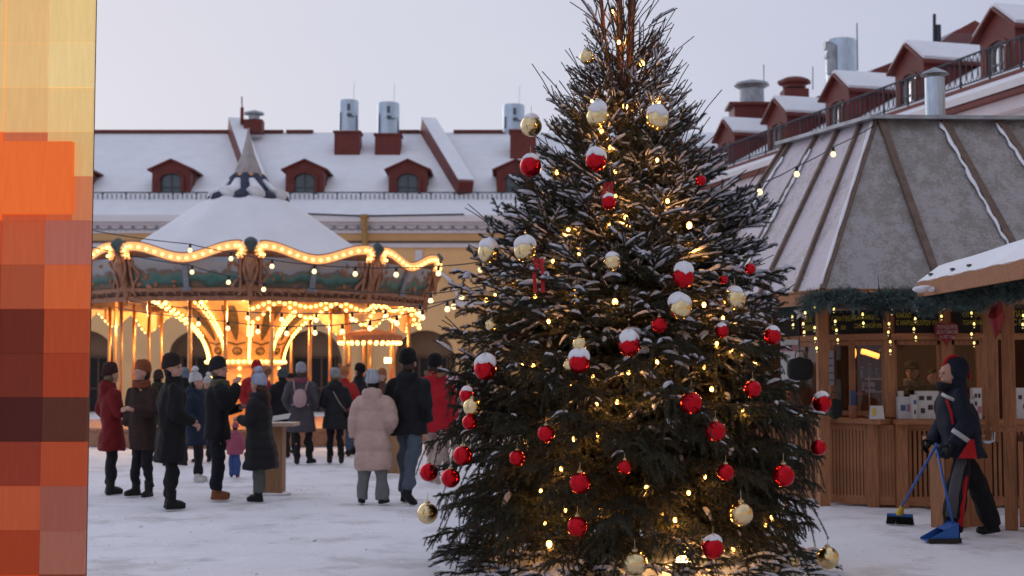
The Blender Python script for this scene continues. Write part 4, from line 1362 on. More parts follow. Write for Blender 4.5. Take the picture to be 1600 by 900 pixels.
        for s in (0.07, 0.93):
            mb.beam(P(s, 0.2, 0.06), P(s, 0.95, 0.06), 0.06, 0.06, up=nrm)
            mb.tube([P(s + (0.03 if s < .5 else -.03) + 0.03 * math.cos(q), 0.55 + 0.3 * q / PI, 0.07) for q in np.linspace(-PI, PI, 11)], 0.035, 5)
        mb.beam(P(0.02, 0.2, 0.05), P(0.98, 0.2, 0.05), 0.08, 0.06, up=nrm)
        mb.beam(P(0.0, 0.0, 0.03), P(1.0, 0.0, 0.03), 0.11, 0.06, up=nrm)
        for i in range(7):
            s = 0.08 + 0.84 * i / 6
            mb.tube([P(s + 0.05 * math.cos(q), 0.10 + 0.07 * math.sin(q), 0.055) for q in np.linspace(0, 1.7 * PI, 8)], 0.022, 4)
        # leafy relief over the painting's corners
        rr_ = random.Random(k)
        for i in range(16):
            s = rr_.choice((rr_.uniform(0.09, 0.26), rr_.uniform(0.74, 0.91), rr_.uniform(.09, .91)))
            h_ = rr_.uniform(0.22, 0.40) if .26 < s < .74 else rr_.uniform(0.25, 0.85)
            p = P(s, h_, 0.05)
            mb.ball(p, (rr_.uniform(.03, .08), .04, rr_.uniform(.03, .07)), 6, 4)
        mb.build('gilt_frame', m_mould, t)
        mb = MB(); mb.beam(P(0.5, 0.2, 0.07), P(0.5, 0.92, 0.07), 0.13, 0.05, up=nrm)
        for h_ in (0.22, 0.9): mb.beam(P(0.46, h_, 0.08), P(0.54, h_, 0.08), 0.07, 0.07, up=nrm)
        mb.build('pilaster', m_pil, t)
        # shell cartouche at the joint
        mb = MB()
        ps = pol(RT + 0.06, a0, ZT)
        tn = Vector((-math.sin(a0), math.cos(a0), 0)); rd = Vector((math.cos(a0), math.sin(a0), 0))
        for i in range(7):
            q = (i - 3) / 3 * 0.62
            mb.tube([ps + tn * (math.sin(q) * 0.05) + Vector((0, 0, 0.02)), ps + rd * .06 + tn * (math.sin(q) * 0.19) + Vector((0, 0, 0.05 + math.cos(q) * 0.17)), ps + tn * (math.sin(q) * 0.20) + Vector((0, 0, 0.02 + math.cos(q) * 0.30))], [0.035, 0.05, 0.02], 6)
        mb.build('shell', m_shell, t, smooth=True)
        mb = MB()
        pc = pol(RT * 0.985 + 0.05, a0, ZT - 0.25)
        for sg in (-1, 1):
            mb.tube([pc + tn * sg * (0.04 + 0.10 * math.sin(q)) + Vector((0, 0, 0.22 - 0.22 * q)) for q in np.linspace(0, PI, 9)], [0.05 - .003 * i for i in range(9)], 6)
        mb.tube([pc + Vector((0, 0, .2)), pc + rd * .05, pol(RB + .06, a0, ZB + .25), pol(RB + .05, a0, ZB - .16)], [0.05, 0.11, 0.09, 0.03], 7)
        for sg in (-1, 1):
            pb = pol(RB + .05, a0, ZB + 0.16)
            mb.tube([pb + tn * sg * (0.05 + 0.22 * q) + Vector((0, 0, 0.10 * math.sin(q * 5))) for q in np.linspace(0, 1, 8)], [0.07 - .006 * i for i in range(8)], 6)
        mb.build('cartouche', m_mould, t, smooth=True)
        # glowing scroll: a shallow channel with bulbs
        pts = []
        for i in range(29):
            s = 0.07 + 0.86 * i / 28
            p = P(s, 1.0, 0.10); p.z = top(s)
            pts.append(p)
        def hook(s0, sg):
            out_ = []
            base = P(s0, 1.0, 0.10); z0 = top(s0)
            for q in np.linspace(0.25, 1.15 * PI, 7):
                off = tn_m * (sg * (0.13 * math.sin(q) * 0.55)); out_.append(base + off + Vector((0, 0, z0 - base.z - 0.10 + 0.10 * math.cos(q))))
            return out_
        tn_m = (pT1 - pT0).normalized()
        pts = hook(0.075, -1)[::-1] + pts + hook(0.925, 1)
        mb = MB()
        for i in range(len(pts) - 1):
            mb.beam(pts[i], pts[i + 1], 0.19, 0.05, up=nrm)
        sc_ = mb.build('scroll_channel', m_glow, t)
        mb = MB()
        mb.tube([p + Vector((0, 0, 0.105)) - nrm * .01 for p in pts[5:-5]], 0.022, 5); mb.tube([p - Vector((0, 0, 0.105)) - nrm * .01 for p in pts[5:-5]], 0.022, 5)
        mb.build('scroll_rim', m_mould, sc_)
        bulbs([pts[i] + nrm * 0.05 for i in range(0, len(pts), 2)], sc_, r_=0.030)
        # arched valance below, two rows of bulbs
        def Q(s, z, off=0): 
            p = (pol(RB - 0.12, a0, 0) * (1 - s) + pol(RB - 0.12, a1, 0) * s); p.z = z
            return p + Vector((math.cos(am), math.sin(am), 0)) * off
        def val(s):      # lower edge of the valance
            x = abs(s - 0.5) * 2
            return ZB - 0.08 - 0.36 * (abs(math.sin(PI * (s * 2 + 0.5))) ** 1.6) - 0.16 * x ** 4
        mb = MB()
        if not (R(-140) < am - (2 * PI if am > PI else 0) < R(-80)):
            nn = 24
            for i in range(nn):
                s0_, s1_ = i / nn, (i + 1) / nn
                mb.plate([Q(s0_, val(s0_)), Q(s1_, val(s1_)), Q(s1_, ZB - 0.02), Q(s0_, ZB - 0.02)], 0.04)
            va = mb.build('arched_valance', m_gold, t)
            bl = []
            for i in range(22):
                s = (i + .5) / 22
                bl.append(Q(s, val(s) + 0.02, 0.03))
                if val(s) < ZB - 0.16: bl.append(Q(s, (val(s) + ZB) / 2 + 0.05, 0.035))
            bulbs(bl, va, r_=0.037)
        # spoke arms under the roof
        mb = MB(); mb.beam(pol(0.9, a0, ZB + .25), pol(RB - .15, a0, ZB + .05), 0.08, 0.12); mb.build('roof_spoke', m_board, t)
    # ceiling under the crown
    mb = MB(); mb.lathe([(4.45, 3.50), (4.45, 3.55)], tuple(C), 40); mb.build('ceiling', M('carousel_ceiling', (0.32, 0.20, 0.12), 0.7), t)
    # central drum flaring like a trumpet, ribs with bulbs
    zb_, zt_ = 1.95, 3.46
    def drum_r(z):
        f = (z - zb_) / (zt_ - zb_)
        return 0.88 + 0.22 * f + 1.28 * f ** 2.4
    ND = 10
    zs = np.linspace(zb_, zt_, 10)
    for k in range(ND):
        a0 = A0 + 2 * PI * k / ND + 0.06; a1 = a0 + 2 * PI / ND
        mb = MB()
        for i in range(len(zs) - 1):
            z0, z1 = zs[i], zs[i + 1]
            mb.plate([pol(drum_r(z0), a0, z0), pol(drum_r(z0), a1, z0), pol(drum_r(z1), a1, z1), pol(drum_r(z1), a0, z1)], 0.04)
        pn = mb.build('drum_panel', m_gold, t)
        mb = MB()
        # dark ornament: a long inlay and a shield below
        def S(s, z): return (pol(drum_r(z), a0, z) * (1 - s) + pol(drum_r(z), a1, z) * s) + Vector((math.cos((a0 + a1) / 2), math.sin((a0 + a1) / 2), -0.2)) * 0.022
        zz = np.linspace(2.45, 3.25, 7)
        for i in range(6):
            w0 = 0.03 + 0.20 * (i / 6) ** 0.6 * (1 - .5 * (i / 6) ** 4); w1 = 0.03 + 0.20 * ((i + 1) / 6) ** 0.6 * (1 - .5 * ((i + 1) / 6) ** 4)
            mb.plate([S(.5 - w0, zz[i]), S(.5 + w0, zz[i]), S(.5 + w1, zz[i + 1]), S(.5 - w1, zz[i + 1])], 0.02)
        mb.tube([S(0.5 + 0.2 * math.cos(q), 2.18 + 0.09 * math.sin(q)) for q in np.linspace(0, 2 * PI, 9)], 0.02, 4)
        mb.ball(S(0.5, 2.13), (0.07, 0.07, 0.05), 6, 4)
        mb.tube([S(0.15, 2.40), S(0.5, 2.34), S(0.85, 2.40)], 0.018, 4)
        mb.build('drum_inlay', m_orn, pn)
        mb = MB()
        rp = [pol(drum_r(z) + 0.03, a0, z) for z in zs]
        mb.tube(rp, [0.045 + 0.01 * i / 9 for i in range(10)], 6)
        rb_ = mb.build('drum_rib', m_mould, pn)
        bl = []
        for z in np.linspace(zb_ + .05, zt_, 22):
            for sg in ((-1, 1) if z > 2.5 else (0,)):
                bl.append(pol(drum_r(z) + 0.075, a0 + sg * 0.03 / 1, z))
        bulbs(bl, rb_, r_=0.040)
        # scalloped fringe of bulbs at the top of each panel
        bl = []
        for i in range(9):
            s = (i + .5) / 9
            z = zt_ - 0.02 - 0.14 * (1 - math.sin(PI * s))
            bl.append(S(s, min(z, zt_)) + Vector((math.cos((a0 + a1) / 2), math.sin((a0 + a1) / 2), 0)) * 0.05)
        bulbs(bl, pn, r_=0.042)
    bl = [pol(0.98, 2 * PI * i / 44, zb_ - 0.04) for i in range(44)]
    mb = MB(); mb.lathe([(0.90, zb_ - 0.12), (1.0, zb_ - 0.06), (0.93, zb_ + 0.01)], tuple(C), 32); rg = mb.build('drum_ring', m_glow, t, smooth=True)
    bulbs(bl, rg, r_=0.046)
    mb = MB(); mb.lathe([(0.80, 0.4), (0.80, 1.2), (0.86, 1.3), (0.82, 1.4), (0.82, zb_ - .1)], tuple(C), 24); dr = mb.build('drum_base', m_gold, t, smooth=True, angle=40)
    bl = [pol(0.84, 2 * PI * i / 12, z) for i in range(12) for z in (1.35, 1.55, 1.75)]
    bulbs(bl, dr, r_=0.04)
    # platform with a skirting
    mb = MB(); mb.lathe([(4.9, 0.0), (4.9, 0.32), (4.95, 0.34), (4.95, 0.40)], tuple(C), 50); mb.build('platform', m_mould, t)
    # brass poles
    pole = MB(); pole.tube([(0, 0, 0.40), (0, 0, 3.48)], 0.045, 8)
    for i in range(5):
        pass
    mp_ = pole.mesh('pole', smooth=True); mp_.materials.append(m_brass)
    for r_, cnt, o_ in ((4.1, 14, 0.1), (3.2, 10, 0.35)):
        for k in range(cnt):
            a = o_ + 2 * PI * k / cnt
            put('pole', mp_, t, (C.x + r_ * math.cos(a), C.y + r_ * math.sin(a), 0))
    # chariot with a round fringed canopy
    q = at(578, 530, 33.6)
    mb = MB(); rr = []
    for r_, z in ((0.74, 0.0), (0.75, 0.13), (0.60, 0.19), (0.3, 0.26), (0.03, 0.28)):
        rr.append([(q.x + r_ * (1 + .03 * math.cos(10 * 2 * PI * k / 60)) * math.cos(2 * PI * k / 60), q.y + r_ * math.sin(2 * PI * k / 60), q.z - 0.05 + z) for k in range(60)])
    mb.loft(rr); ca = mb.build('chariot_canopy', M('orange_canopy', (0.50, 0.16, 0.06), 0.7, var=0.3, scale=9), t, smooth=True, angle=40)
    bulbs([(q.x + 0.72 * math.cos(2 * PI * k / 30), q.y + 0.72 * math.sin(2 * PI * k / 30), q.z - 0.09) for k in range(30)], ca, r_=0.045)
    mb = MB(); mb.tube([(q.x, q.y, 0.4), (q.x, q.y, q.z)], 0.05, 8); mb.build('chariot_pole', m_brass, ca)
    mb = MB(); mb.lathe([(0.35, 0.4), (0.62, 0.6), (0.72, 1.0), (0.70, 1.05), (0.3, 0.8)], (q.x, q.y, 0), 20); mb.build('chariot_tub', m_gold, t, smooth=True)
    # lit box lantern on the ticket post
    q = at(606, 563, 33.0)
    mb = MB(); mb.box(q, (0.15, 0.15, 0.13)); mb.build('box_lantern', M('lantern_glass', (1, .8, .4), .4, emit=(1, .72, .25), es=6), t)
    # added unseen lights under the crown, filling in for the bulbs' glow
    for k in range(5):
        a = A0 + 2 * PI * k / 5
        l = bpy.data.lights.new('carousel_fill', 'POINT'); l.energy = 200; l.color = (1.0, 0.60, 0.25); l.shadow_soft_size = 0.12
        o = bpy.data.objects.new('added_warm_light', l); COL.objects.link(o); o.parent = t
        o.location = Vector((2.9 * math.cos(a), 2.9 * math.sin(a), 3.30))
carousel()

# ------------------------------------------------------------------ festoon strings over the square
def festoon(label, pts, dep0, dep1, ends, sag=0.10):
    P3 = []
    xs_ = [p[0] for p in pts]
    for (px, py) in pts:
        f = (px - xs_[0]) / max(1, xs_[-1] - xs_[0])
        P3.append(at(px, py, dep0 + (dep1 - dep0) * f))
    t = thing('festoon_string', label, 'string lights', P3[0], group='festoon strings over the square')
    if not hasattr(festoon, 'me'):
        b = MB(); b.lathe([(0.004, -0.036), (0.02, -0.031), (0.033, -0.012), (0.033, 0.004), (0.022, 0.026), (0.014, 0.036)], (0, 0, 0), 12)
        festoon.me = b.mesh('bulb', smooth=True); festoon.me.materials.append(m_bulb)
        s = MB(); s.lathe([(0.018, 0.032), (0.02, 0.05), (0.017, 0.085), (0.006, 0.095)], (0, 0, 0), 8)
        festoon.ms = s.mesh('socket', smooth=True); festoon.ms.materials.append(m_cable)
    top = []
    for p in P3:
        o = put('bulb', festoon.me, t, p)
        put('socket', festoon.ms, o, p)
        top.append(p + Vector((0, 0, 0.092)))
    e0 = at(*ends[0]); e1 = at(*ends[1])
    ch = [e0] + top + [e1]
    pl = []
    for a, b in zip(ch[:-1], ch[1:]):
        ln = (b - a).length
        for q in range(6):
            f = q / 6
            pl.append(a.lerp(b, f) - Vector((0, 0, 4 * f * (1 - f) * 0.012 * ln)))
    pl.append(e1)
    c = MB(); c.tube(pl, 0.007, 4); c.build('cable', m_cable, t)
festoon('uppermost festoon of warm bulbs, strung across the carousel crown to the spruce', [(297, 391), (361, 404), (425, 416), (491, 424), (555, 428), (619, 429), (685, 427), (751, 421)], 21, 17, ((120, 355, 22), (860, 402, 12.6)))
festoon('festoon of warm bulbs along the lower edge of the carousel crown', [(300, 425), (357, 441), (412, 452), (673, 470), (721, 464), (757, 458)][:6], 21, 17, ((120, 380, 22), (850, 430, 12.6)))
festoon('festoon of bulbs dipping across the carousel poles below the lit arches', [(387, 497), (440, 499), (494, 500), (550, 499), (602, 495), (656, 488), (709, 479)], 20.5, 17, ((200, 470, 22), (830, 455, 12.6)))
festoon('lowest festoon of bulbs, drooping in front of the chariot canopy', [(310, 506), (356, 513), (403, 518), (448, 521), (492, 520), (535, 518), (578, 513), (620, 505), (660, 496), (699, 483), (736, 469)], 20, 16.5, ((180, 480, 22), (800, 445, 12.6)))
festoon('festoon with three bulbs climbing to the corner of the frosted kiosk roof', [(1187, 300), (1245, 272), (1302, 241)], 15.2, 17.6, ((1000, 360, 12.4), (1366, 196, 18.5)))
# ================================================================== kiosks on the right
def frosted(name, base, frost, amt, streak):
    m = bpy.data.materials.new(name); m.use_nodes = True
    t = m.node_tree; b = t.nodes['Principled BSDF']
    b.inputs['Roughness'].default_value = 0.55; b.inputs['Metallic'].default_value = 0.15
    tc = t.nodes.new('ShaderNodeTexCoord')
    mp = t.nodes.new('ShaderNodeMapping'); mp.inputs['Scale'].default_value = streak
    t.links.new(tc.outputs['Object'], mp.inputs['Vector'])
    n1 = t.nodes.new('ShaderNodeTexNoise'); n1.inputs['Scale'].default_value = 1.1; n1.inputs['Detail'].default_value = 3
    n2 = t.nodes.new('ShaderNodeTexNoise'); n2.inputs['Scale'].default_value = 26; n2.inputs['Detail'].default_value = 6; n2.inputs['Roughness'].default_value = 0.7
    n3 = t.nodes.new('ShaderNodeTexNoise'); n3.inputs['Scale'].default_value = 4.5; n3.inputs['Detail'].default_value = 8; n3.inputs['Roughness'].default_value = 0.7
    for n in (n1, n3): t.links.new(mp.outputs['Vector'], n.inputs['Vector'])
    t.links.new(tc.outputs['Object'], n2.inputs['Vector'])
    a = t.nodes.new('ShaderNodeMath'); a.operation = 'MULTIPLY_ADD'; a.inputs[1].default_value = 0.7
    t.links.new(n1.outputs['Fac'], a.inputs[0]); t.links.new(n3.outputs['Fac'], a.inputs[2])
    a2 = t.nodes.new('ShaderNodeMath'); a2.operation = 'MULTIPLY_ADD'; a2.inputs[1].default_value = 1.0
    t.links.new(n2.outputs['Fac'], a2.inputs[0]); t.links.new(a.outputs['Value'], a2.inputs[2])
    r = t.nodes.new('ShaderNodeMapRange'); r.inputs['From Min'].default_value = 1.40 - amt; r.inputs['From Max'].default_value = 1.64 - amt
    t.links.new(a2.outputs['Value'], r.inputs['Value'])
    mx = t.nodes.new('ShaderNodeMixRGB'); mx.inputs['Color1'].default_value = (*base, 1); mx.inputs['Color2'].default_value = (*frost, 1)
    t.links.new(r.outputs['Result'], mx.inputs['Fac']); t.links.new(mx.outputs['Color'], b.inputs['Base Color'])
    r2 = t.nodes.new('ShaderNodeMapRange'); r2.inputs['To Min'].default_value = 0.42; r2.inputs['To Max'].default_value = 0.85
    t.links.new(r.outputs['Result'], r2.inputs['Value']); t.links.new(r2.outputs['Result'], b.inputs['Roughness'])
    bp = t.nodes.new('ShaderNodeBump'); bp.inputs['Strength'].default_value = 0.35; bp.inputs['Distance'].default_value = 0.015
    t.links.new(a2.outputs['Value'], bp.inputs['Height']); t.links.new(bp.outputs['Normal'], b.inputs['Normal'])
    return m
m_roofL = frosted('frosted_sheet_skylit', (0.36, 0.31, 0.29), (0.66, 0.60, 0.63), 0.30, (1.0, 1.0, 0.35))  # frost over sheet coloured lighter for the bright sky this face meets
m_roofR = frosted('frosted_sheet_shaded', (0.225, 0.20, 0.18), (0.385, 0.365, 0.37), 0.16, (1.3, 1.3, 0.6))  # same frosted sheet coloured darker for the faces turned from that sky
m_batten = M('rusty_batten', (0.15, 0.10, 0.075), 0.7, var=0.3, scale=9)
m_chalkboard = M('chalkboard', (0.014, 0.011, 0.010), 0.85, var=0.2)
m_chalk = M('yellow_chalk', (0.50, 0.40, 0.06), 0.9, var=0.2, scale=30)
m_garl = M('garland_needles', (0.075, 0.115, 0.108), 0.7, var=0.5, scale=9)
m_star = M('green_paper_star', (0.012, 0.022, 0.017), 0.7)
m_redpaper = M('red_paper', (0.23, 0.010, 0.016), 0.6, var=0.15)
m_card = M('white_card', (0.55, 0.52, 0.50), 0.7, var=0.06)
m_ink = M('dark_print', (0.05, 0.035, 0.035), 0.7)

def text_mesh(s, size, align='LEFT'):
    cu = bpy.data.curves.new('lettering', 'FONT'); cu.body = s; cu.size = size; cu.align_x = align; cu.extrude = 0.0015
    cu.resolution_u = 2
    ob = bpy.data.objects.new('lettering', cu); COL.objects.link(ob)
    dg = bpy.context.evaluated_depsgraph_get()
    me = bpy.data.meshes.new_from_object(ob.evaluated_get(dg))
    bpy.data.objects.remove(ob); bpy.data.curves.remove(cu)
    return me

def lettering(s, size, origin, xdir, parent, mat, align='LEFT', narrow=0.8, name='lettering'):
    me = text_mesh(s, size, align)
    me.materials.clear(); me.materials.append(mat)
    ob = bpy.data.objects.new(name, me); COL.objects.link(ob)
    ob.parent = parent
    x = Vector(xdir).normalized(); z = Vector((0, 0, 1)); y = x.cross(z)     # text lies in x/z, faces -y of x cross z ...
    mat4 = Matrix((( x.x * narrow, z.x, y.x, 0), (x.y * narrow, z.y, y.y, 0), (x.z * narrow, z.z, y.z, 0), (0, 0, 0, 1)))
    o = Vector(origin) - worldloc(parent)
    me.transform(mat4)
    ob.location = o
    return ob

def garland_mesh(path, rad, n, nlen, parent, name, mat):
    pts = np.array([list(p) for p in path]); seg = np.linalg.norm(np.diff(pts, axis=0), axis=1); cum = np.concatenate([[0], np.cumsum(seg)])
    k = n
    s = rng.uniform(0, cum[-1], k)
    i = np.clip(np.searchsorted(cum, s) - 1, 0, len(seg) - 1)
    f = ((s - cum[i]) / seg[i])[:, None]
    p = pts[i] * (1 - f) + pts[i + 1] * f
    d = (pts[i + 1] - pts[i]) / seg[i][:, None]
    v = rng.normal(size=(k, 3)); v -= d * np.sum(v * d, 1, keepdims=True) * 0.6; v /= np.linalg.norm(v, axis=1, keepdims=True)
    v[:, 2] -= 0.15
    clump = 0.72 + 0.35 * np.sin(s * 9.0 + 1.3 * np.sin(s * 4)) * 0.6
    L_ = rad * rng.uniform(0.6, 1.2, k) * clump
    tip = p + v * L_[:, None]
    # each sprig: 14 flat needles
    m = 14
    P = np.repeat(p, m, 0); T = np.repeat(tip, m, 0)
    t_ = np.tile(np.linspace(0.25, 1.0, m), k)[:, None]
    b = P * (1 - t_) + T * t_
    dd = np.repeat(v, m, 0)
    r_ = rng.normal(size=(k * m, 3)); r_ -= dd * np.sum(r_ * dd, 1, keepdims=True); r_ /= np.linalg.norm(r_, axis=1, keepdims=True)
    nd = dd * 0.55 + r_ * 0.85
    w_ = np.cross(nd, rng.normal(size=(k * m, 3))); w_ /= np.linalg.norm(w_, axis=1, keepdims=True)
    ln = nlen * rng.uniform(0.7, 1.2, (k * m, 1))
    V = np.stack([b - w_ * 0.0028, b + w_ * 0.0028, b + nd * ln], 1).reshape(-1, 3)
    F = np.arange(len(V)).reshape(-1, 3)
    return stuff(npmesh(name, V, F, mat, parent))

def star_mesh(points, R1, R2, depth, c, facing=(0, -1, 0), sx=1.0, sz=1.0):
    mb = MB()
    ring = []
    for k in range(points * 2):
        r_ = R1 if k % 2 == 0 else R2
        a = PI / 2 + PI * k / points
        ring.append((c[0] + r_ * math.cos(a) * sx, c[1], c[2] + r_ * math.sin(a) * sz))
    n = len(ring)
    mb.add(ring + [(c[0], c[1] - depth, c[2]), (c[0], c[1] + depth, c[2])],
           [(k, (k + 1) % n, n) for k in range(n)] + [((k + 1) % n, k, n + 1) for k in range(n)])
    return mb

def icicle(label, pts, dep):
    P3 = [at(px, py, dep) for px, py in pts]
    t = thing('icicle_light_string', label, 'string lights', P3[0], group='icicle light strings under the kiosk eave')
    if not hasattr(icicle, 'me'):
        b = MB(); b.lathe([(0.003, -0.022), (0.014, -0.012), (0.016, 0.0), (0.011, 0.012), (0.006, 0.022)], n=8)
        icicle.me = b.mesh('bulb', smooth=True); icicle.me.materials.append(m_icebulb)
        b = MB(); b.lathe([(0.004, -0.040), (0.024, -0.030), (0.028, -0.012), (0.018, 0.006)], n=8, cap=False)
        icicle.mc = b.mesh('drop', smooth=True); icicle.mc.materials.append(m_winglass)
    for p in P3:
        o = put('bulb', icicle.me, t, p, 0.8)
        put('drop', icicle.mc, o, p - Vector((0, 0, 0.02)))
    c = MB(); c.tube([P3[0] + Vector((0, 0, 0.12))] + P3, 0.004, 4); c.build('cable', m_cable, t)

def big_kiosk():
    t = thing('market_kiosk', 'large wooden kiosk under a steep frosted metal roof, with chalk menu boards', 'kiosk', at(1400, 585, 17.4) - Vector((0, 0, 1.6)))
    ZE = 2.60
    F0 = at(1285, 452, 16.75); F0.z = ZE
    F1 = at(1468, 452, 16.75); F1.z = ZE
    RB_ = Vector((8.6, 17.0, ZE)); LB = Vector((2.45, 20.2, ZE)); BB = Vector((9.5, 24.5, ZE)); BL = Vector((3.2, 24.2, ZE))
    T0 = at(1368, 188, 18.6); TL = at(1229, 228, 20.6); TL.z = T0.z + 0.0
    TL = Vector((at(1229, 228, 20.6).x, 20.6, T0.z))
    TR = Vector((8.3, 18.75, T0.z)); TB = Vector((8.6, 21.6, T0.z)); TBL = Vector((4.3, 21.8, T0.z))
    def panels(a0, a1, b0, b1, cuts, mat, snow_on, btn=0.05, ht=0.05):
        # a: top edge, b: bottom edge; cuts = [(ft, fb)...]
        cs = [(0, 0)] + cuts + [(1, 1)]
        n = (Vector(b1) - Vector(b0)).cross(Vector(a0) - Vector(b0)).normalized()
        for (f0, g0), (f1, g1) in zip(cs[:-1], cs[1:]):
            q = MB(); q.plate([Vector(b0).lerp(b1, g0), Vector(b0).lerp(b1, g1), Vector(a0).lerp(a1, f1), Vector(a0).lerp(a1, f0)], 0.03)
            q.build('roof_panel', mat, t)
        for j, (f, g_) in enumerate(cs[:-1]):
            p, q_ = Vector(a0).lerp(a1, f) + n * 0.028, Vector(b0).lerp(b1, g_) + n * 0.028
            q = MB(); q.beam(p, q_, btn, ht, up=n); bt = q.build('batten', m_batten, t)
            if snow_on(j):
                sd = (q_ - p).normalized().cross(n) * snow_on(j)
                pts = []; rr_ = random.Random(j + int(a0[0] * 10))
                e0 = 0.02 if snow_on(j) > 0 else 0.1
                for k in range(34):
                    f_ = e0 + (0.97 - e0) * k / 33
                    pts.append(p.lerp(q_, f_) + sd * (btn * .5 + 0.02 + 0.012 * math.sin(k * 1.7)) + n * 0.002)
                q = MB(); q.tube(pts, [(rr_.uniform(0.006, 0.020), rr_.uniform(0.012, 0.045) * (1.0 - 0.4 * k / 34)) for k in range(len(pts))], 7)
                q.build('snow_ridge', m_snow, bt, smooth=True)
    # left face, corner facet, front face
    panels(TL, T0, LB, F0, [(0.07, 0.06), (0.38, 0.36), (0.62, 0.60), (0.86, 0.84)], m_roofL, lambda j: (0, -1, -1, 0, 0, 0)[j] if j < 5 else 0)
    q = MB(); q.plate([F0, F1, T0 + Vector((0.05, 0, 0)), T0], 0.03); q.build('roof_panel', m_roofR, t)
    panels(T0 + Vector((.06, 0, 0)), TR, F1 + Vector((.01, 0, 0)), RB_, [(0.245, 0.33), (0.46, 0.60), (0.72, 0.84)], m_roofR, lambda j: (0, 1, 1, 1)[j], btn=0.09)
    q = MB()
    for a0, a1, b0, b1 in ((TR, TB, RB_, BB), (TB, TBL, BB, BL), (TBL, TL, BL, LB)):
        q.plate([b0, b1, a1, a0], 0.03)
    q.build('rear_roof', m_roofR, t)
    q = MB(); q.beam(T0, F0, 0.07, 0.05, up=(-.4, -1, .6)); q.build('hip_batten', m_batten, t)
    q = MB(); q.tube([T0.lerp(F0, f) + Vector((-0.035, -0.02, 0.02)) for f in np.linspace(.02, .98, 14)], [0.012 + 0.012 * (math.sin(k * 2.1) ** 2) for k in range(14)], 6); q.build('snow_ridge', m_snow, t, smooth=True)
    # flat cap with an overhanging lip
    o_ = 0.16
    cap = [Vector((T0.x - .12, T0.y - o_, T0.z)), Vector((TR.x + .2, TR.y - o_, TR.z)), Vector((TB.x + .2, TB.y + .1, TB.z)), Vector((TBL.x, TBL.y + .1, TBL.z)), Vector((TL.x - o_, TL.y + .05, TL.z))]
    apex = Vector((6.6, 20.2, T0.z + 0.36))
    q = MB()
    up = Vector((0, 0, 0.05))
    k = len(cap)
    q.add(cap + [p + up for p in cap] + [apex], [tuple(range(k - 1, -1, -1))] + [(i, (i + 1) % k, (i + 1) % k + k, i + k) for i in range(k)] + [(i + k, (i + 1) % k + k, 2 * k) for i in range(k)])
    q.build('roof_cap', m_zinc, t)
    # stove pipe with hood
    b = at(1461, 165, 19.4)
    q = MB(); q.lathe([(0.135, T0.z), (0.135, at(0, 122, 19.4).z)], (b.x, b.y, 0), 16)
    for i in range(8): q.lathe([(0.139, T0.z + .05 + i * .05), (0.139, T0.z + .06 + i * .05)], (b.x, b.y, 0), 16)
    sp = q.build('stove_pipe', m_steel, t, smooth=True, angle=40)
    zc = at(0, 117, 19.4).z
    q = MB(); q.lathe([(0.20, zc), (0.15, zc + .04), (0.02, zc + 0.10)], (b.x, b.y, 0), 16)
    for i in range(4): q.tube([(b.x + .12 * math.cos(i * PI / 2 + .5), b.y + .12 * math.sin(i * PI / 2 + .5), zc - .07), (b.x + .15 * math.cos(i * PI / 2 + .5), b.y + .15 * math.sin(i * PI / 2 + .5), zc + .01)], .008, 4)
    q.build('pipe_hood', m_zinc, sp, smooth=True, angle=40)
    # soffit and eave boards
    q = MB(); q.plate([F0 - Vector((0, 0, .02)), LB - Vector((0, 0, .02)), BL - Vector((0, 0, .02)), BB - Vector((0, 0, .02)), RB_ - Vector((0, 0, .02)), F1 - Vector((0, 0, .02))][::-1], -0.03)
    q.build('eaves_soffit', m_woodh, t)
    dz = Vector((0, 0, -0.10))
    for a, c in ((LB, F0), (F0, F1), (F1, RB_)):
        q = MB(); q.beam(a + dz, c + dz, 0.04, 0.14); q.build('eave_board', m_woodh, t)
    # ---- walls: A(front corner post) -> C -> D -> beyond
    A = at(1287, 585, 18.0); Cc = at(1392, 585, 17.35); Dd = at(1478, 585, 17.35); E = at(1640, 585, 17.35)
    def fl(p, z): return Vector((p.x, p.y, z))
    def post(p, z0, z1, w_=0.13, nm='post', mat=None, rz=0):
        q = MB(); q.box((p.x, p.y, (z0 + z1) / 2), (w_, w_, z1 - z0), rz); return q.build(nm, mat or m_wood, t, bevel=0.006)
    post(at(1285.5, 585, 17.55), 0.0, 2.58, 0.135)
    post(at(1361, 585, 17.38), 0.0, 1.02, 0.125)
    post(at(1406, 585, 17.30), 0.0, 1.02, 0.135)
    for px in (1389, 1477):
        p = at(px, 585, 17.42); post(p, 1.08, 2.42, 0.125)
    post(at(1535, 585, 17.45), 1.08, 2.42, 0.12); post(at(1625, 585, 17.45), 0, 2.42, 0.12)
    post(at(1331.5, 585, 17.72), 1.08, 2.06, 0.07)
    def seg(a, c, z0, z1, th, nm, mat, push=0.0):
        q = MB(); v_ = (c - a).normalized(); n_ = Vector((v_.y, -v_.x, 0)) * push
        q.beam(fl(a, (z0 + z1) / 2) + n_, fl(c, (z0 + z1) / 2) + n_, th, z1 - z0); return q.build(nm, mat, t)
    L0 = at(1150, 585, 20.6)
    # lintels above and below the boards, sill/counter tops
    z_b1, z_b0 = at(0, 483, 17.4).z, at(0, 520, 17.4).z
    for a, c in ((L0, A), (A, Cc), (Cc, E)):
        seg(a, c, z_b1 + 0.02, 2.42, 0.10, 'lintel', m_woodh)
        seg(a, c, z_b0 - 0.085, z_b0 - 0.01, 0.09, 'transom', m_woodh, 0.01)
        seg(a, c, 1.0, 1.06, 0.42, 'counter_top', m_woodh, 0.06)
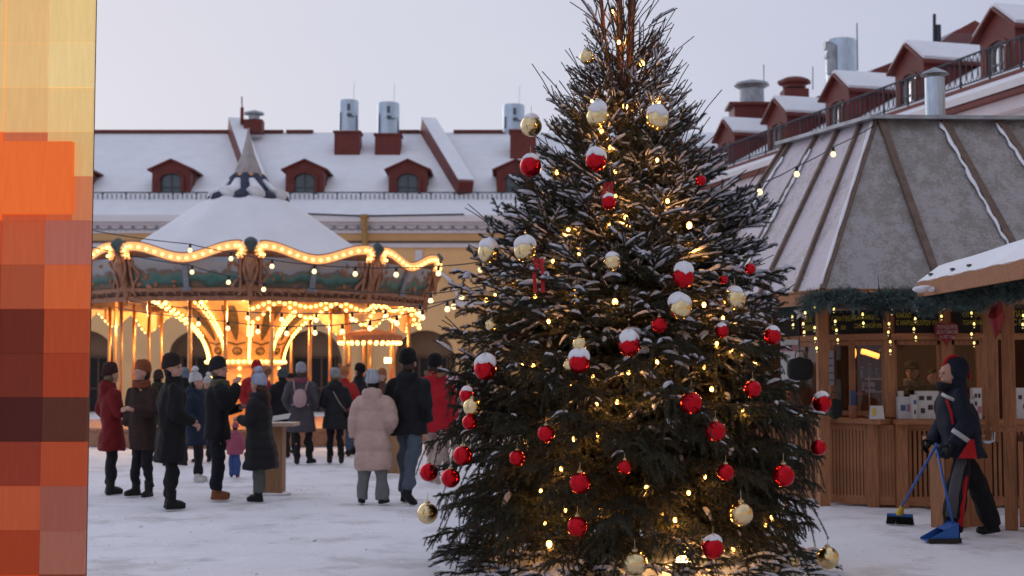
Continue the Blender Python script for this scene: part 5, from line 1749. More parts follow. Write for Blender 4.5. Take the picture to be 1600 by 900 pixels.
    # menu boards
    def board(px0, px1, lines, p0, p1, d0, d1, tilt=0.0):
        a = at(px0, 500, d0); c = at(px1, 500, d1)
        v_ = (c - a).normalized(); v_.z = 0; n_ = Vector((v_.y, -v_.x, 0)).normalized()
        q = MB(); q.beam(fl(a, (z_b0 + z_b1) / 2), fl(c, (z_b0 + z_b1) / 2), 0.03, z_b1 - z_b0)
        bd = q.build('menu_board', m_chalkboard, t)
        for (px, py, s, size) in lines:
            f = (px - px0) / (px1 - px0)
            o = a.lerp(c, f); o.z = at(0, py, d0 + (d1 - d0) * f).z
            lettering(s, size, o + n_ * 0.02, v_, bd, m_chalk, narrow=0.62)
        return bd
    board(1298, 1383, [(1300.5, 502, 'ГЛИНТВЕЙН', 0.085), (1300.5, 515.5, 'Б/А · 300', 0.078), (1336, 500, 'СЫРНИКИ С,', 0.085), (1336, 513, 'СМЕТАНОЙ·390', 0.078)], None, None, 17.86, 17.42)
    board(1398, 1467, [(1399.5, 496.5, 'КАКАО', 0.085), (1399.5, 508, 'С МАРШМЕЛЛОУ·350', 0.080)], None, None, 17.33, 17.33)
    board(1488, 1531, [(1503, 495.5, 'СУП ГОРОХ', 0.08), (1503, 507.5, 'ТОМЛЁНЫЙ·', 0.076)], None, None, 17.33, 17.33)
    board(1541, 1620, [(1582, 495.5, 'ЛАТТЕ', 0.11), (1582, 508, 'С КУРКУМОЙ', 0.105)], None, None, 17.33, 17.33)
    board(1256, 1274, [(1259, 504, 'СУП ПО', 0.10), (1259, 517, 'УЗБЕКСКИ', 0.095)], None, None, 18.5, 18.15)
    board(1215, 1250, [(1220, 502, 'ЧАЙ', 0.10)], None, None, 19.2, 18.6)
    # window frames and glass
    zw0, zw1 = 1.09, z_b0 - 0.09
    for a, c, nm in ((at(1300, 585, 17.9), at(1382, 585, 17.5), 'window'), (at(1397, 585, 17.42), at(1468, 585, 17.42), 'window'), (at(1487, 585, 17.42), at(1529, 585, 17.42), 'window'), (at(1232, 585, 18.9), at(1280, 585, 18.1), 'window')):
        q = MB()
        q.add([fl(a, zw0), fl(c, zw0), fl(c, zw1), fl(a, zw1)], [(0, 1, 2, 3)])
        wn = q.build(nm, m_winglass, t)
        q = MB()
        for p in (a, c):
            q.beam(fl(p, zw0), fl(p, zw1), 0.055, 0.06, up=(0, 1, 0))
        q.beam(fl(a, zw0 + .03), fl(c, zw0 + .03), 0.06, 0.055); q.beam(fl(a, zw1 - .03), fl(c, zw1 - .03), 0.06, 0.055)
        q.build('window_frame', m_wood, wn)
    # slatted front below the counter
    sl = MB(); sl.box((0, 0, 0.5), (0.034, 0.022, 0.86)); ms = sl.mesh('slat'); ms.materials.append(m_wood)
    def slats(a, c, n):
        for i in range(n):
            p = a.lerp(c, (i + .5) / n); v_ = c - a
            put('slat', ms, t, (p.x, p.y, 0), None, (0, 0, math.atan2(v_.y, v_.x)))
        q = MB(); q.beam(fl(a, 0.075), fl(c, 0.075), 0.04, 0.10); q.build('slat_rail', m_woodh, t)
        q = MB(); q.beam(fl(a, 0.955), fl(c, 0.955), 0.04, 0.07); q.build('slat_rail', m_woodh, t)
        q = MB(); n_ = Vector(((c - a).y, -(c - a).x, 0)).normalized()
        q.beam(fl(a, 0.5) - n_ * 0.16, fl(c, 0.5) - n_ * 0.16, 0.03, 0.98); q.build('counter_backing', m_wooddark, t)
    slats(at(1295, 585, 17.75), at(1353, 585, 17.42), 11)
    slats(at(1370, 585, 17.36), at(1396, 585, 17.32), 5)
    slats(at(1416, 585, 17.30), at(1545, 585, 17.30), 17)
    slats(at(1548, 585, 17.32), at(1640, 585, 17.32), 12)
    slats(at(1180, 585, 20.0), at(1278, 585, 17.9), 14)
    # room behind: back wall, ceiling, floor, side
    q = MB()
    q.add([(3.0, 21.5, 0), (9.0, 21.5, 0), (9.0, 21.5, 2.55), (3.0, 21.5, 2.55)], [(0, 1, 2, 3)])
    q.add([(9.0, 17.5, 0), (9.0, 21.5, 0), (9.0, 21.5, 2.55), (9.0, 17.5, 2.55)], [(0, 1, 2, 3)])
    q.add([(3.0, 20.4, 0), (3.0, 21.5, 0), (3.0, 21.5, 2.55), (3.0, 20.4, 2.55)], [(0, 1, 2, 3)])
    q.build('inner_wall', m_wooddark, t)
    # curtains and the warm tube lamp seen through the first window
    q = MB()
    for k in range(7):
        p = at(1308 + 3.6 * k, 585, 18.6); q.tube([fl(p, 1.1), fl(p, 2.1)], (0.022 + .006 * (k % 2)), 6)
    q.build('curtain', M('brown_curtain', (0.11, 0.05, 0.02), 0.9), t)
    q = MB(); q.tube([at(1346, 549, 19.3), at(1352, 550, 19.3), at(1373, 557, 19.3)], 0.036, 8)
    q.build('tube_lamp', M('tube_lamp_glow', (1, .6, .2), .4, emit=(1.0, 0.36, 0.06), es=2.6), t)
    q = MB(); p = at(1335.5, 552, 19.0); q.ball(p, (0.022, 0.022, 0.07), 8, 8); q.build('candle_bulb', M('candle_glow', (1, .6, .2), .4, emit=(1.0, 0.36, 0.06), es=2.6), t)
    l = bpy.data.lights.new('kiosk_fill', 'POINT'); l.energy = 18; l.color = (1.0, 0.5, 0.2); l.shadow_soft_size = 0.08  # added unseen point light that widens the tube lamp's warm glow
    o = bpy.data.objects.new('added_warm_light', l); COL.objects.link(o); o.parent = t; o.location = Vector((at(1360, 545, 18.9).x, 18.9, 2.3)) - worldloc(t)
    # warm strip under the counter lip
    # ---- things on and around the kiosk
    for lb, pts in (('icicle string with two bulbs nearest the spruce', [(1238, 495), (1239, 507)]),
                    ('icicle string hanging beside the small white star', [(1258, 489), (1255, 506), (1256.5, 519)]),
                    ('icicle string of four bulbs hanging in front of the corner post', [(1273, 480), (1273, 512), (1274, 529), (1276, 544)]),
                    ('icicle string crossing the mulled wine menu board', [(1303, 483), (1305, 502), (1307, 516), (1309, 531)]),
                    ('short icicle string between the two columns of the mulled wine board', [(1345, 475), (1348, 491), (1349, 505)]),
                    ('long icicle string of five bulbs beside the dark green star', [(1393, 486), (1389, 506), (1388, 519), (1391, 534), (1391, 548)]),
                    ('icicle string crossing the cocoa menu board', [(1432, 480), (1430, 498), (1428, 514), (1431, 527)]),
                    ('two-bulb icicle string just above the red heart sign', [(1475, 477), (1471, 494)]),
                    ('icicle string crossing the pea soup menu board', [(1518, 474), (1518, 489), (1522, 506), (1518, 522), (1522, 536)]),
                    ('icicle string at the edge over the latte menu board', [(1599, 493), (1598, 507)])):
        icicle(lb, pts, 16.95)
    gl = thing('pine_garland', 'thick green garland along the eave of the large frosted-roof kiosk', 'garland', F0)
    gp = [at(1222, 478, 18.0), at(1250, 473, 17.5), at(1285, 465, 16.72), at(1330, 463, 16.70), at(1360, 469, 16.68), at(1395, 464, 16.68), at(1440, 464, 16.68), at(1500, 462, 16.7)]
    garland_mesh(gp, 0.155, 4200, 0.045, gl, 'garland_sprigs', m_garl)
    q = MB(); q.tube(gp, 0.02, 5); q.build('garland_cord', m_cable, gl)
    for px, ln in ((1297, .16), (1333, .2), (1342, .17), (1388, .15), (1410, .12)):
        p = at(px, 470, 16.7); dg_ = MB(); dg_.tube([p, p - Vector((0, 0, ln))], [0.05, 0.004], 5); dg_.build('garland_tail', m_garl, gl)
    p = at(1374, 476, 16.62)
    s = thing('paper_star', 'dark green many-pointed star hanging from the garland', 'star', p)
    star_mesh(9, 0.235, 0.095, 0.07, p).build('star_body', m_star, s); q = MB(); q.tube([p + Vector((0, 0.02, .2)), p + Vector((0, 0.04, .34))], .004, 4); q.build('hook', m_cable, s)
    p = at(1252, 489, 17.3)
    s = thing('paper_star', 'small white star hanging from the garland near the spruce', 'star', p)
    star_mesh(5, 0.10, 0.05, 0.035, p).build('star_body', m_card, s); q = MB(); q.tube([p + Vector((0, 0.0, .09)), p + Vector((0, 0.04, .2))], .004, 4); q.build('hook', m_cable, s)
    # heart sign
    p = at(1479, 522, 17.2); h = thing('heart_sign', 'dark red heart-shaped sign with pale lettering on the kiosk post', 'sign', p)
    q = MB(); k_ = 0.0093
    pts = []
    for a in np.linspace(0, 2 * PI, 40, endpoint=False):
        pts.append((p.x + k_ * 16 * math.sin(a) ** 3, p.y, p.z + 0.02 + k_ * 1.05 * (13 * math.cos(a) - 5 * math.cos(2 * a) - 2 * math.cos(3 * a) - math.cos(4 * a))))
    q.plate(pts[::-1], 0.0); 
    q = MB(); q.plate(pts[::-1], 0.02); q.build('heart_panel', m_redpaper, h)
    m_pale = M('pale_lettering', (0.50, 0.40, 0.40), 0.8)
    for i, (s_, zz, sz_) in enumerate((('ПОРАДУЙТЕ', 0.065, 0.060), ('ДОСТАВКОЙ', 0.005, 0.060), ('13 ЛЕТ МЫ', -0.055, 0.055), ('· · ·', -0.105, 0.05))):
        lettering(s_, sz_, (p.x, p.y - 0.024, p.z + zz), (1, 0, 0), h, m_pale, 'CENTER', 0.66)
    # counter goods
    def cardbox(px0, px1, py0, py1, dep, lb, spots, nm='goods_box', cat='box', mat=None):
        a = at(px0, py1, dep); c = at(px1, py0, dep); zb = 1.062
        b_ = thing(nm, lb, cat, (a.x, dep, zb))
        q = MB(); q.box(((a.x + c.x) / 2, dep + 0.06, (zb + c.z) / 2), (c.x - a.x, 0.12, c.z - zb)); q.build('carton', mat or m_card, b_, bevel=0.004)
        for (fx, fz, w_, h_, mt) in spots:
            q = MB(); q.box((a.x + (c.x - a.x) * fx, dep - 0.002, zb + (c.z - zb) * fz), (w_, 0.004, h_)); q.build('printed_mark', mt, b_)
    m_blue = M('blue_print', (0.05, 0.10, 0.22), .7); m_yel = M('yellow_print', (0.55, 0.42, 0.03), .7); m_pk = M('pink_print', (0.4, 0.16, 0.18), .7)
    cardbox(1404, 1432, 620, 641, 17.25, 'low white carton with a round blue mark on the kiosk counter', [(.25, .5, .06, .07, m_blue), (.62, .5, .07, .09, m_pk)])
    cardbox(1405, 1412, 611, 619.8, 17.30, 'tiny white carton with one dark mark standing behind the low one', [(.5, .7, .03, .03, m_ink)])
    cardbox(1426, 1433, 617, 640, 17.15, 'narrow white carton with two dark marks between wider ones', [(.5, .3, .02, .05, m_ink), (.5, .7, .03, .05, m_blue)])
    cardbox(1433.5, 1467, 611, 640, 17.2, 'large white carton with four little pictures on the kiosk counter', [(.2, .75, .06, .05, m_ink), (.55, .75, .06, .05, m_ink), (.25, .3, .05, .06, m_ink), (.6, .42, .06, .06, m_ink), (.85, .5, .04, .1, m_pk)])
    cardbox(1521, 1534, 606, 640, 17.2, 'white carton with pictures behind the sweeper beside the porch post', [(.3, .75, .03, .05, m_ink), (.7, .75, .03, .05, m_ink), (.3, .5, .03, .05, m_ink), (.7, .3, .05, .08, m_pk)])
    cardbox(1589, 1606, 606, 640, 17.2, 'white carton with pictures at the far end of the counter', [(.3, .7, .04, .05, m_ink), (.7, .4, .04, .05, m_ink)])
    # tent menu card
    a = at(1366, 652, 17.25); m_ = thing('menu_stand', 'white folded menu stand with a yellow label on the counter', 'menu stand', a)
    a.z = 1.062
    q = MB(); q.hexa([(a.x - .05, a.y - .06, a.z), (a.x + .11, a.y - .06, a.z), (a.x + .11, a.y + .06, a.z), (a.x - .05, a.y + .06, a.z), (a.x - .04, a.y - .03, a.z + .16), (a.x + .10, a.y - .03, a.z + .16), (a.x + .10, a.y + .03, a.z + .16), (a.x - .04, a.y + .03, a.z + .16)]); q.build('folded_card', m_card, m_)
    q = MB(); q.hexa([(a.x - .03, a.y - .058, a.z + .04), (a.x + .01, a.y - .058, a.z + .04), (a.x + .01, a.y - .05, a.z + .04), (a.x - .03, a.y - .05, a.z + .04), (a.x - .03, a.y - .042, a.z + .13), (a.x + .01, a.y - .042, a.z + .13), (a.x + .01, a.y - .03, a.z + .13), (a.x - .03, a.y - .03, a.z + .13)]); q.build('yellow_label', m_yel, m_)
    # jars and bottles on shelves behind the glass
    m_glassy = M('dull_glass', (0.20, 0.17, 0.14), 0.2, var=0.2); m_lid = M('jar_lid', (0.35, 0.25, 0.18), .5)
    q = MB(); sh = thing('shelf_rack', 'small shelf rack with pink boxes behind the kiosk window', 'rack', at(1358, 600, 18.3) )
    zs_ = (at(0, 592, 18.3).z, at(0, 612, 18.3).z, 1.07)
    for z in zs_:
        q = MB(); x0, x1 = at(1346, 0, 18.3).x, at(1376, 0, 18.3).x; q.box(((x0 + x1) / 2, 18.3, z), (x1 - x0, 0.22, 0.018)); q.build('shelf', m_card, sh)
    for sx in (1346, 1376):
        q = MB(); x0 = at(sx, 0, 18.3).x; q.beam((x0, 18.2, 1.06), (x0, 18.2, zs_[0] + .03), .015, .015, up=(0, 1, 0)); q.build('upright', m_card, sh)
    for i, (px, z, lb) in enumerate(((1352, zs_[1], 'pink carton with a dark band on the lower shelf'), (1362, zs_[1], 'small pale carton on the lower shelf'), (1370, zs_[1], 'brown carton at the end of the lower shelf'))):
        p = at(px, 600, 18.25); b_ = thing('goods_box', lb + ' behind the kiosk window', 'box', (p.x, p.y, z + .01))
        q = MB(); q.box((p.x, p.y, z + 0.01 + .055), (.065, .08, .11)); q.build('carton', (m_pk, m_card, m_wooddark)[i], b_); q = MB(); q.box((p.x, p.y - .041, z + .05), (.06, .004, .025)); q.build('printed_band', m_ink, b_)
    for i, (px, h_, r_, z, lb) in enumerate(((1360, .17, .035, zs_[0], 'tall pale jar on top of the shelf rack'), (1348, .13, .03, zs_[0], 'slim jar at the near end of the rack top'), (1370, .11, .04, zs_[0], 'squat dark jar on top of the shelf rack'),
                                             (1317, .16, .045, 1.35, 'wide storage jar behind the curtain edge'), (1334, .36, .04, 1.35, 'tall slender bottle beneath the candle bulb'))):
        p = at(px, 600, 18.32 if z == zs_[0] else 18.9)
        b_ = thing('storage_jar', lb, 'jar', (p.x, p.y, z + .01))
        q = MB(); q.lathe([(r_ * .9, 0), (r_, .01), (r_, h_ * .75), (r_ * .6, h_ * .9), (r_ * .6, h_)], (p.x, p.y, z + .01), 12); q.build('jar_body', m_glassy, b_, smooth=True, angle=50)
        q = MB(); q.lathe([(r_ * .65, h_), (r_ * .65, h_ + .02)], (p.x, p.y, z + .012), 12); q.build('jar_lid', m_lid, b_)
    q = MB(); x0, x1 = at(1304, 0, 18.95).x, at(1342, 0, 18.95).x; q.box(((x0 + x1) / 2, 18.95, 1.34), (x1 - x0, .25, .03)); q.build('back_shelf', m_woodh, t)
    # clay pot with a blue packet in it on the counter
    p = at(1333, 650, 17.55); b_ = thing('plant_pot', 'terracotta cup holding blue packets on the kiosk counter', 'pot', (p.x, p.y, 1.062))
    q = MB(); q.lathe([(.045, 0), (.055, .16), (.048, .16), (.045, .14)], (p.x, p.y, 1.062), 12); q.build('cup', M('terracotta', (.33, .13, .07), .8), b_, smooth=True, angle=40)
    q = MB(); q.box((p.x, p.y, 1.30), (.07, .02, .2), .3); q.build('packet', m_blue, b_)
    # blue notice on the inner side of the corner post
    p = at(1298, 575, 17.85); b_ = thing('notice_board', 'narrow pale blue notice beside the corner post of the kiosk', 'notice', p)
    q = MB(); q.box((p.x, p.y, p.z), (.07, .02, at(0, 560, 17.85).z - at(0, 615, 17.85).z)); q.build('notice_panel', M('pale_blue_sheet', (.30, .36, .45), .5), b_)
    for k in range(4):
        q = MB(); q.box((p.x, p.y - .012, p.z + .12 - .09 * k), (.05, .006, .012)); q.build('printed_line', m_ink, b_)
    p = at(1234, 568, 18.6); b_ = thing('poster', 'white poster with a pale red stripe on the kiosk side near the spruce', 'poster', p)
    q = MB(); q.box((p.x, p.y, p.z), (.26, .015, .62), -.7); q.build('sheet', m_card, b_); q = MB(); q.box((p.x - .006, p.y - .006, p.z + .2), (.24, .016, .08), -.7); q.build('printed_stripe', m_pk, b_)
    # black padded bags left on the counter
    for (px, py, rx, rz_, dep, lb) in ((1250, 577, .155, .155, 17.4, 'black rounded padded case hanging beside the kiosk corner post'), (1305, 634, .075, .13, 17.3, 'small black bag on the counter beside the frosted red bauble')):
        p = at(px, py, dep)
        if px > 1300: p.z = 1.062 + rz_ * .95
        b_ = thing('black_bag', lb, 'bag', p)
        q = MB()
        rr = []
        for i in range(9):
            f = i / 8; z = -rz_ + 2 * rz_ * f; k_ = (1 - abs(2 * f - 1) ** 4) ** .5 * .96 + .04
            rr.append([(p.x + rx * k_ * math.copysign(abs(math.cos(a)) ** .55, math.cos(a)), p.y + .1 * k_ * math.copysign(abs(math.sin(a)) ** .55, math.sin(a)), p.z + z) for a in np.linspace(0, 2 * PI, 24, endpoint=False)])
        q.loft(rr); q.build('bag_body', M('black_nylon', (.006, .006, .006), .8) if 'black_nylon' not in bpy.data.materials else bpy.data.materials['black_nylon'], b_, smooth=True)
        q = MB(); q.tube([p + Vector((-.06, 0, rz_ * .95)), p + Vector((-.04, 0, rz_ + .07)), p + Vector((.04, 0, rz_ + .07)), p + Vector((.06, 0, rz_ * .95))], .008, 5); q.build('strap', m_cable, b_)
        if px < 1300:
            q = MB(); q.tube([p + Vector((0, 0, rz_ + .06)), p + Vector((0.05, .3, rz_ + .5))], .005, 4); q.build('hanging_cord', m_cable, b_)
    return t
big_kiosk()

def near_kiosk():
    t = thing('market_stall', 'smaller wooden stall with a snow-covered roof and open porch in front of the large kiosk', 'kiosk', at(1560, 585, 14.6) - Vector((0, 0, 1.6)))
    # eave from far corner towards the camera; roof rises to the other side
    a = at(1437, 444, 14.9); b = at(1640, 402, 11.4)
    b.z = a.z
    th = 0.07
    c = Vector((8.6, 11.6, a.z + 1.50)); d = Vector((8.0, 15.1, a.z + 1.40))
    d = Vector((7.4, 15.4, a.z + 0.98)); c = Vector((8.4, 11.3, a.z + 1.30))
    q = MB(); q.plate([a, b, c, d][::-1] if ((b - a).cross(c - a)).z < 0 else [a, b, c, d], 0.08); q.build('roof_deck', m_woodh, t)
    # snow blanket: slightly uneven
    n1, n2 = 26, 18
    vs = []
    for i in range(n1 + 1):
        for j in range(n2 + 1):
            f, g_ = i / n1, j / n2
            p = a.lerp(b, f).lerp(d.lerp(c, f), g_)
            edge = min(1.0, g_ / 0.06, (1 - g_) / .06 + .2, f / 0.03 + 0.0, 1)
            h = 0.02 + 0.105 * max(0, edge) ** 0.6 + 0.012 * math.sin(f * 31 + g_ * 5) * math.sin(g_ * 13 + 1)
            vs.append(p + Vector((-.03 * (1 - edge), 0, h)))
    fs = []
    for i in range(n1):
        for j in range(n2):
            k = i * (n2 + 1) + j
            fs.append((k, k + n2 + 1, k + n2 + 2, k + 1))
    q = MB(); q.add(vs, fs)
    # skirts
    base = []
    for i in range(n1 + 1): base.append(a.lerp(b, i / n1) + Vector((-.02, 0, 0.005)))
    o0 = len(q.v); q.add(base, [])
    for i in range(n1): q.f.append((o0 + i, o0 + i + 1, (i + 1) * (n2 + 1), i * (n2 + 1)))
    q.build('roof_snow', m_snow, t, smooth=True, angle=50)
    q = MB(); q.beam(a + Vector((-.01, 0, -.06)), b + Vector((-.01, 0, -.06)), 0.035, 0.16); q.build('fascia', m_woodh, t)
    q = MB(); q.beam(a + Vector((0.02, 0, -.07)), d + Vector((0, 0, -.07)), 0.035, 0.16); q.build('fascia', m_woodh, t)
    for f, dx in ((0.08, .02), (0.28, .0), (0.42, .02)):
        p = a.lerp(b, f); q = MB(); q.box((p.x + .03, p.y, p.z + .085), (.03, .06, .022)); q.build('snow_clip', m_iron, t)
    # posts and counter
    def post(px, dep, z0, z1, w_):
        p = at(px, 585, dep); q = MB(); q.box((p.x, p.y, (z0 + z1) / 2), (w_, w_, z1 - z0), -0.35); return q.build('post', m_wood, t, bevel=.006)
    zt = 2.58
    post(1549, 14.45, 0.92, zt, 0.135)
    post(1576, 14.85, 0.0, zt, 0.13)
    def fl(p, z): return Vector((p.x, p.y, z))
    c0 = at(1452, 585, 15.05); c1 = at(1475, 585, 14.85); c2 = at(1545, 585, 15.3); c3 = at(1640, 585, 14.5)
    # corner bar built of upright planks
    def planks(p, r_, n, mat, z1):
        for i in range(n):
            f0, f1 = i / n, (i + 1) / n
            q = MB(); e0 = p.lerp(r_, f0 + .02 / n); e1 = p.lerp(r_, f1 - .02 / n)
            q.beam(fl(e0, z1 / 2), fl(e1, z1 / 2), 0.03 + .006 * (i % 2), z1); q.build('plank', mat, t)
    planks(c0, c1, 2, m_wood, 0.90)
    planks(c1, c2, 6, m_wood, 0.90)
    q = MB(); q.plate([fl(c0, .94) + Vector((-.025, -.02, 0)), fl(c1, .94) + Vector((0, -.03, 0)), fl(c2, .94) + Vector((.03, -.03, 0)), fl(c2, .94) + Vector((.1, .4, 0)), fl(c0, .94) + Vector((0, .3, 0))], 0.04); q.build('bar_top', m_woodh, t)
    # handrail: clamp block on the post, steel bend, and a board going out of view
    p = at(1550, 688, 14.2)
    q = MB(); q.tube([at(1528, 691, 14.25), at(1546, 691, 14.25), at(1552, 688, 14.25), at(1553, 676, 14.3)], 0.018, 8); q.build('steel_bracket', m_steel, t, smooth=True)
    q = MB(); q.beam(at(1547, 671, 14.28), at(1640, 668, 13.9), 0.05, 0.06); q.build('rail_board', m_woodh, t)
    # low slatted front beyond the post
    for i in range(5):
        e0 = at(1592 + 9 * i, 585, 14.7); q = MB(); q.box((e0.x, e0.y, .5), (.045, .025, .82)); q.build('slat', m_wood, t)
    q = MB(); q.beam(fl(at(1588, 585, 14.72), .1), fl(at(1650, 585, 14.6), .1), .05, .1); q.build('slat_rail', m_woodh, t)
    q = MB(); q.beam(fl(at(1588, 585, 14.82), .5), fl(at(1650, 585, 14.7), .5), .02, .95); q.build('counter_backing', m_wooddark, t)
    g_ = thing('pine_garland', 'dark green garland below the snowy roof edge of the smaller stall', 'garland', a)
    gp = [a + Vector((0.05, .05, -.17)), at(1470, 466, 14.5), at(1500, 458, 14.2), at(1530, 459, 13.9), at(1560, 450, 13.6), at(1600, 446, 13.3), at(1650, 440, 13.0)]
    garland_mesh(gp, 0.165, 4200, 0.045, g_, 'garland_sprigs', m_garl)
    q = MB(); q.tube(gp, .02, 5); q.build('garland_cord', m_cable, g_)
    q = MB()
    for (px, py) in ((1438, 452), (1445, 449), (1460, 452), (1512, 452)):
        q.ball(at(px, py, 14.35), (rng.uniform(.05, .09), .05, rng.uniform(.02, .04)), 8, 5)
    q.build('garland_snow', m_snowcap, g_, smooth=True)
    # folded red paper star between the porch posts
    p = at(1557, 492, 14.05); s = thing('paper_lantern', 'red folded paper star hanging between the porch posts', 'lantern', p)
    def W(px, py, dy=0.0): return at(px, py, 14.05 + dy)
    q = MB()
    v_ = [W(1558, 478, -.05), W(1544, 494, -.02), W(1550, 499, -.10), W(1567, 486, -.04), W(1572, 495, 0), W(1562, 520, -.03), W(1555, 530, 0), W(1549, 478, .0), W(1566, 480, .05), W(1558, 500, .09), W(1557, 497, -.12)]
    q.add(v_, [(0, 7, 1), (0, 1, 2), (0, 2, 10), (0, 10, 3), (3, 10, 5), (3, 5, 4), (10, 2, 5), (2, 1, 6), (2, 6, 5), (7, 9, 1), (1, 9, 6), (6, 9, 5), (5, 9, 4), (4, 9, 8), (8, 9, 7), (8, 3, 4), (0, 3, 8), (0, 8, 7)])
    q.build('folded_star', m_redpaper, s)
    q = MB(); q.beam(W(1557, 470), W(1558, 482), .10, .03, up=(0, 1, 0)); q.build('ribbon_loop', m_redpaper, s)
near_kiosk()

# ------------------------------------------------------------------ made-up board wall at the edge of the square, glowing by itself
def board_wall():
    D = 9.0
    def X(px): return at(px, 585, D).x
    t = thing('board_wall', 'tall made-up wall of self-glowing square boards in yellow, orange and rust', 'panel wall', (X(40), D, 0))
    def mk(nm, c, lit):
        return M(nm, tuple(min(.85, v_ * 1.0) for v_ in c), 0.6, var=0.13, scale=5, stretch=(9, 9, 0.8), bump=0.25, bscale=14, emit=c, es=lit)
    s2l = lambda r_, g_, b_: tuple(((v_ / 255) ** 2.2) for v_ in (r_, g_, b_))
    rows = [(-60, 0), (0, 69), (69, 138), (138, 207), (207, 276), (276, 345), (345, 414), (414, 483), (483, 552), (552, 621), (621, 690), (690, 759), (759, 828), (828, 897), (897, 966)]
    c1 = [(222, 180, 118), (221, 179, 117), (222, 181, 119), (217, 173, 112), (226, 103, 42), (226, 103, 42), (176, 82, 48), (152, 70, 42), (93, 34, 14), (96, 36, 17), (62, 20, 10), (120, 45, 27), (160, 72, 42), (139, 52, 22), (168, 60, 24)]
    c2 = [(226, 194, 128), (226, 193, 127), (227, 197, 133), (222, 186, 122), (208, 170, 110), (190, 116, 78), (160, 92, 76), (186, 86, 44), (152, 62, 30), (140, 52, 24), (74, 38, 24), (150, 62, 32), (132, 74, 62), (138, 84, 70), (106, 50, 34)]
    c3 = [None] * 15
    mats = {}
    def cell(x0, x1, y0, y1, col, proud):
        if col not in mats:
            mats[col] = mk('glowing_board', s2l(*col), 0.55)  # boards emit their own colour with no lamp behind them
        a = at(0, y1, D).z; b = at(0, y0, D).z
        a = max(a, 0.02)
        if b <= a + .02: return
        q = MB(); q.box(((X(x0) + X(x1)) / 2, D - proud / 2, (a + b) / 2), (X(x1) - X(x0) - 0.002, 0.05 + proud, b - a - 0.002))
        bd = q.build('board', mats[col], t)
    for (y0, y1), a, b, c in zip(rows, c1, c2, c3):
        if a == (226, 103, 42): 
            continue
        cell(0, 69, y0, y1, a, 0.0); cell(69, 138, y0, y1, b, 0.01 * (hash((y0, 3)) % 2))
        cell(-69, -1, y0, y1, a, 0.01)
        if c: cell(138, 200, y0, y1, c, 0.0)
    cell(69, 138, 207, 276, c2[4], 0); cell(69, 138, 276, 345, c2[5], 0)
    cell(0, 112, 224, 336, (226, 103, 42), 0.06); cell(0, 68, 208, 223, (184, 100, 66), 0.0); cell(-69, -1, 207, 345, (226, 103, 42), 0.0)
    cell(0, 110, 336, 345, (180, 84, 48), 0)
    q = MB()
    q.box(((X(-69) + X(138)) / 2, D + 0.085, at(0, -60, D).z / 2), (X(138) - X(-69) - .06, 0.12, at(0, -60, D).z))
    q.build('back_frame', m_wooddark, t)
board_wall()
# ================================================================== people
REM = []
def rem(mb, name, mat, parent, vox, sm=2, noise=0.0, nscale=9.0):
    me = mb.mesh(name); me.materials.append(mat)
    ob = bpy.data.objects.new(name, me); COL.objects.link(ob); ob.parent = parent
    m = ob.modifiers.new('union', 'REMESH'); m.mode = 'VOXEL'; m.voxel_size = vox; m.use_smooth_shade = True
    if sm:
        s = ob.modifiers.new('soften', 'SMOOTH'); s.iterations = sm; s.factor = 0.5
    REM.append((ob, noise, nscale))
    return ob

def finish_rem():
    dg = bpy.context.evaluated_depsgraph_get()
    new = []
    for ob, no, ns in REM:
        me = bpy.data.meshes.new_from_object(ob.evaluated_get(dg))
        new.append(me)
    for (ob, no, ns), me in zip(REM, new):
        ob.modifiers.clear()
        if no:
            n = len(me.vertices)
            co_ = np.empty(n * 3, np.float32); me.vertices.foreach_get('co', co_); co_ = co_.reshape(-1, 3)
            nr = np.empty(n * 3, np.float32); me.vertex_normals.foreach_get('vector', nr); nr = nr.reshape(-1, 3)
            d = np.zeros(n)
            r_ = np.random.default_rng(len(REM) + n)
            for k in range(6):
                v_ = r_.normal(size=3) * np.array([1, 1, 0.75]); v_ *= ns * (1.0 + 0.45 * k) / np.linalg.norm(v_)
                d += np.sin(co_ @ v_ + r_.uniform(0, 6.28) + 1.2 * np.sin(co_ @ r_.normal(size=3) * 5)) / (1 + 0.5 * k)
            co_ += nr * (d * no)[:, None]
            me.vertices.foreach_set('co', co_.ravel())
        me.polygons.foreach_set('use_smooth', np.ones(len(me.polygons), dtype=bool))
        me.update()
        ob.data = me

_mats = {}
def cloth(c, rough=0.85, bump=0.25, bscale=120, var=0.12):
    k = (tuple(c), rough)
    if k not in _mats:
        _mats[k] = M('cloth', c, rough, var=var, scale=9, bump=bump, bscale=bscale, spec=0.25)
    return _mats[k]
m_skin = M('skin', (0.50, 0.27, 0.20), 0.5, var=0.06, scale=14)
m_eye = M('eye', (0.02, 0.015, 0.012), 0.2)

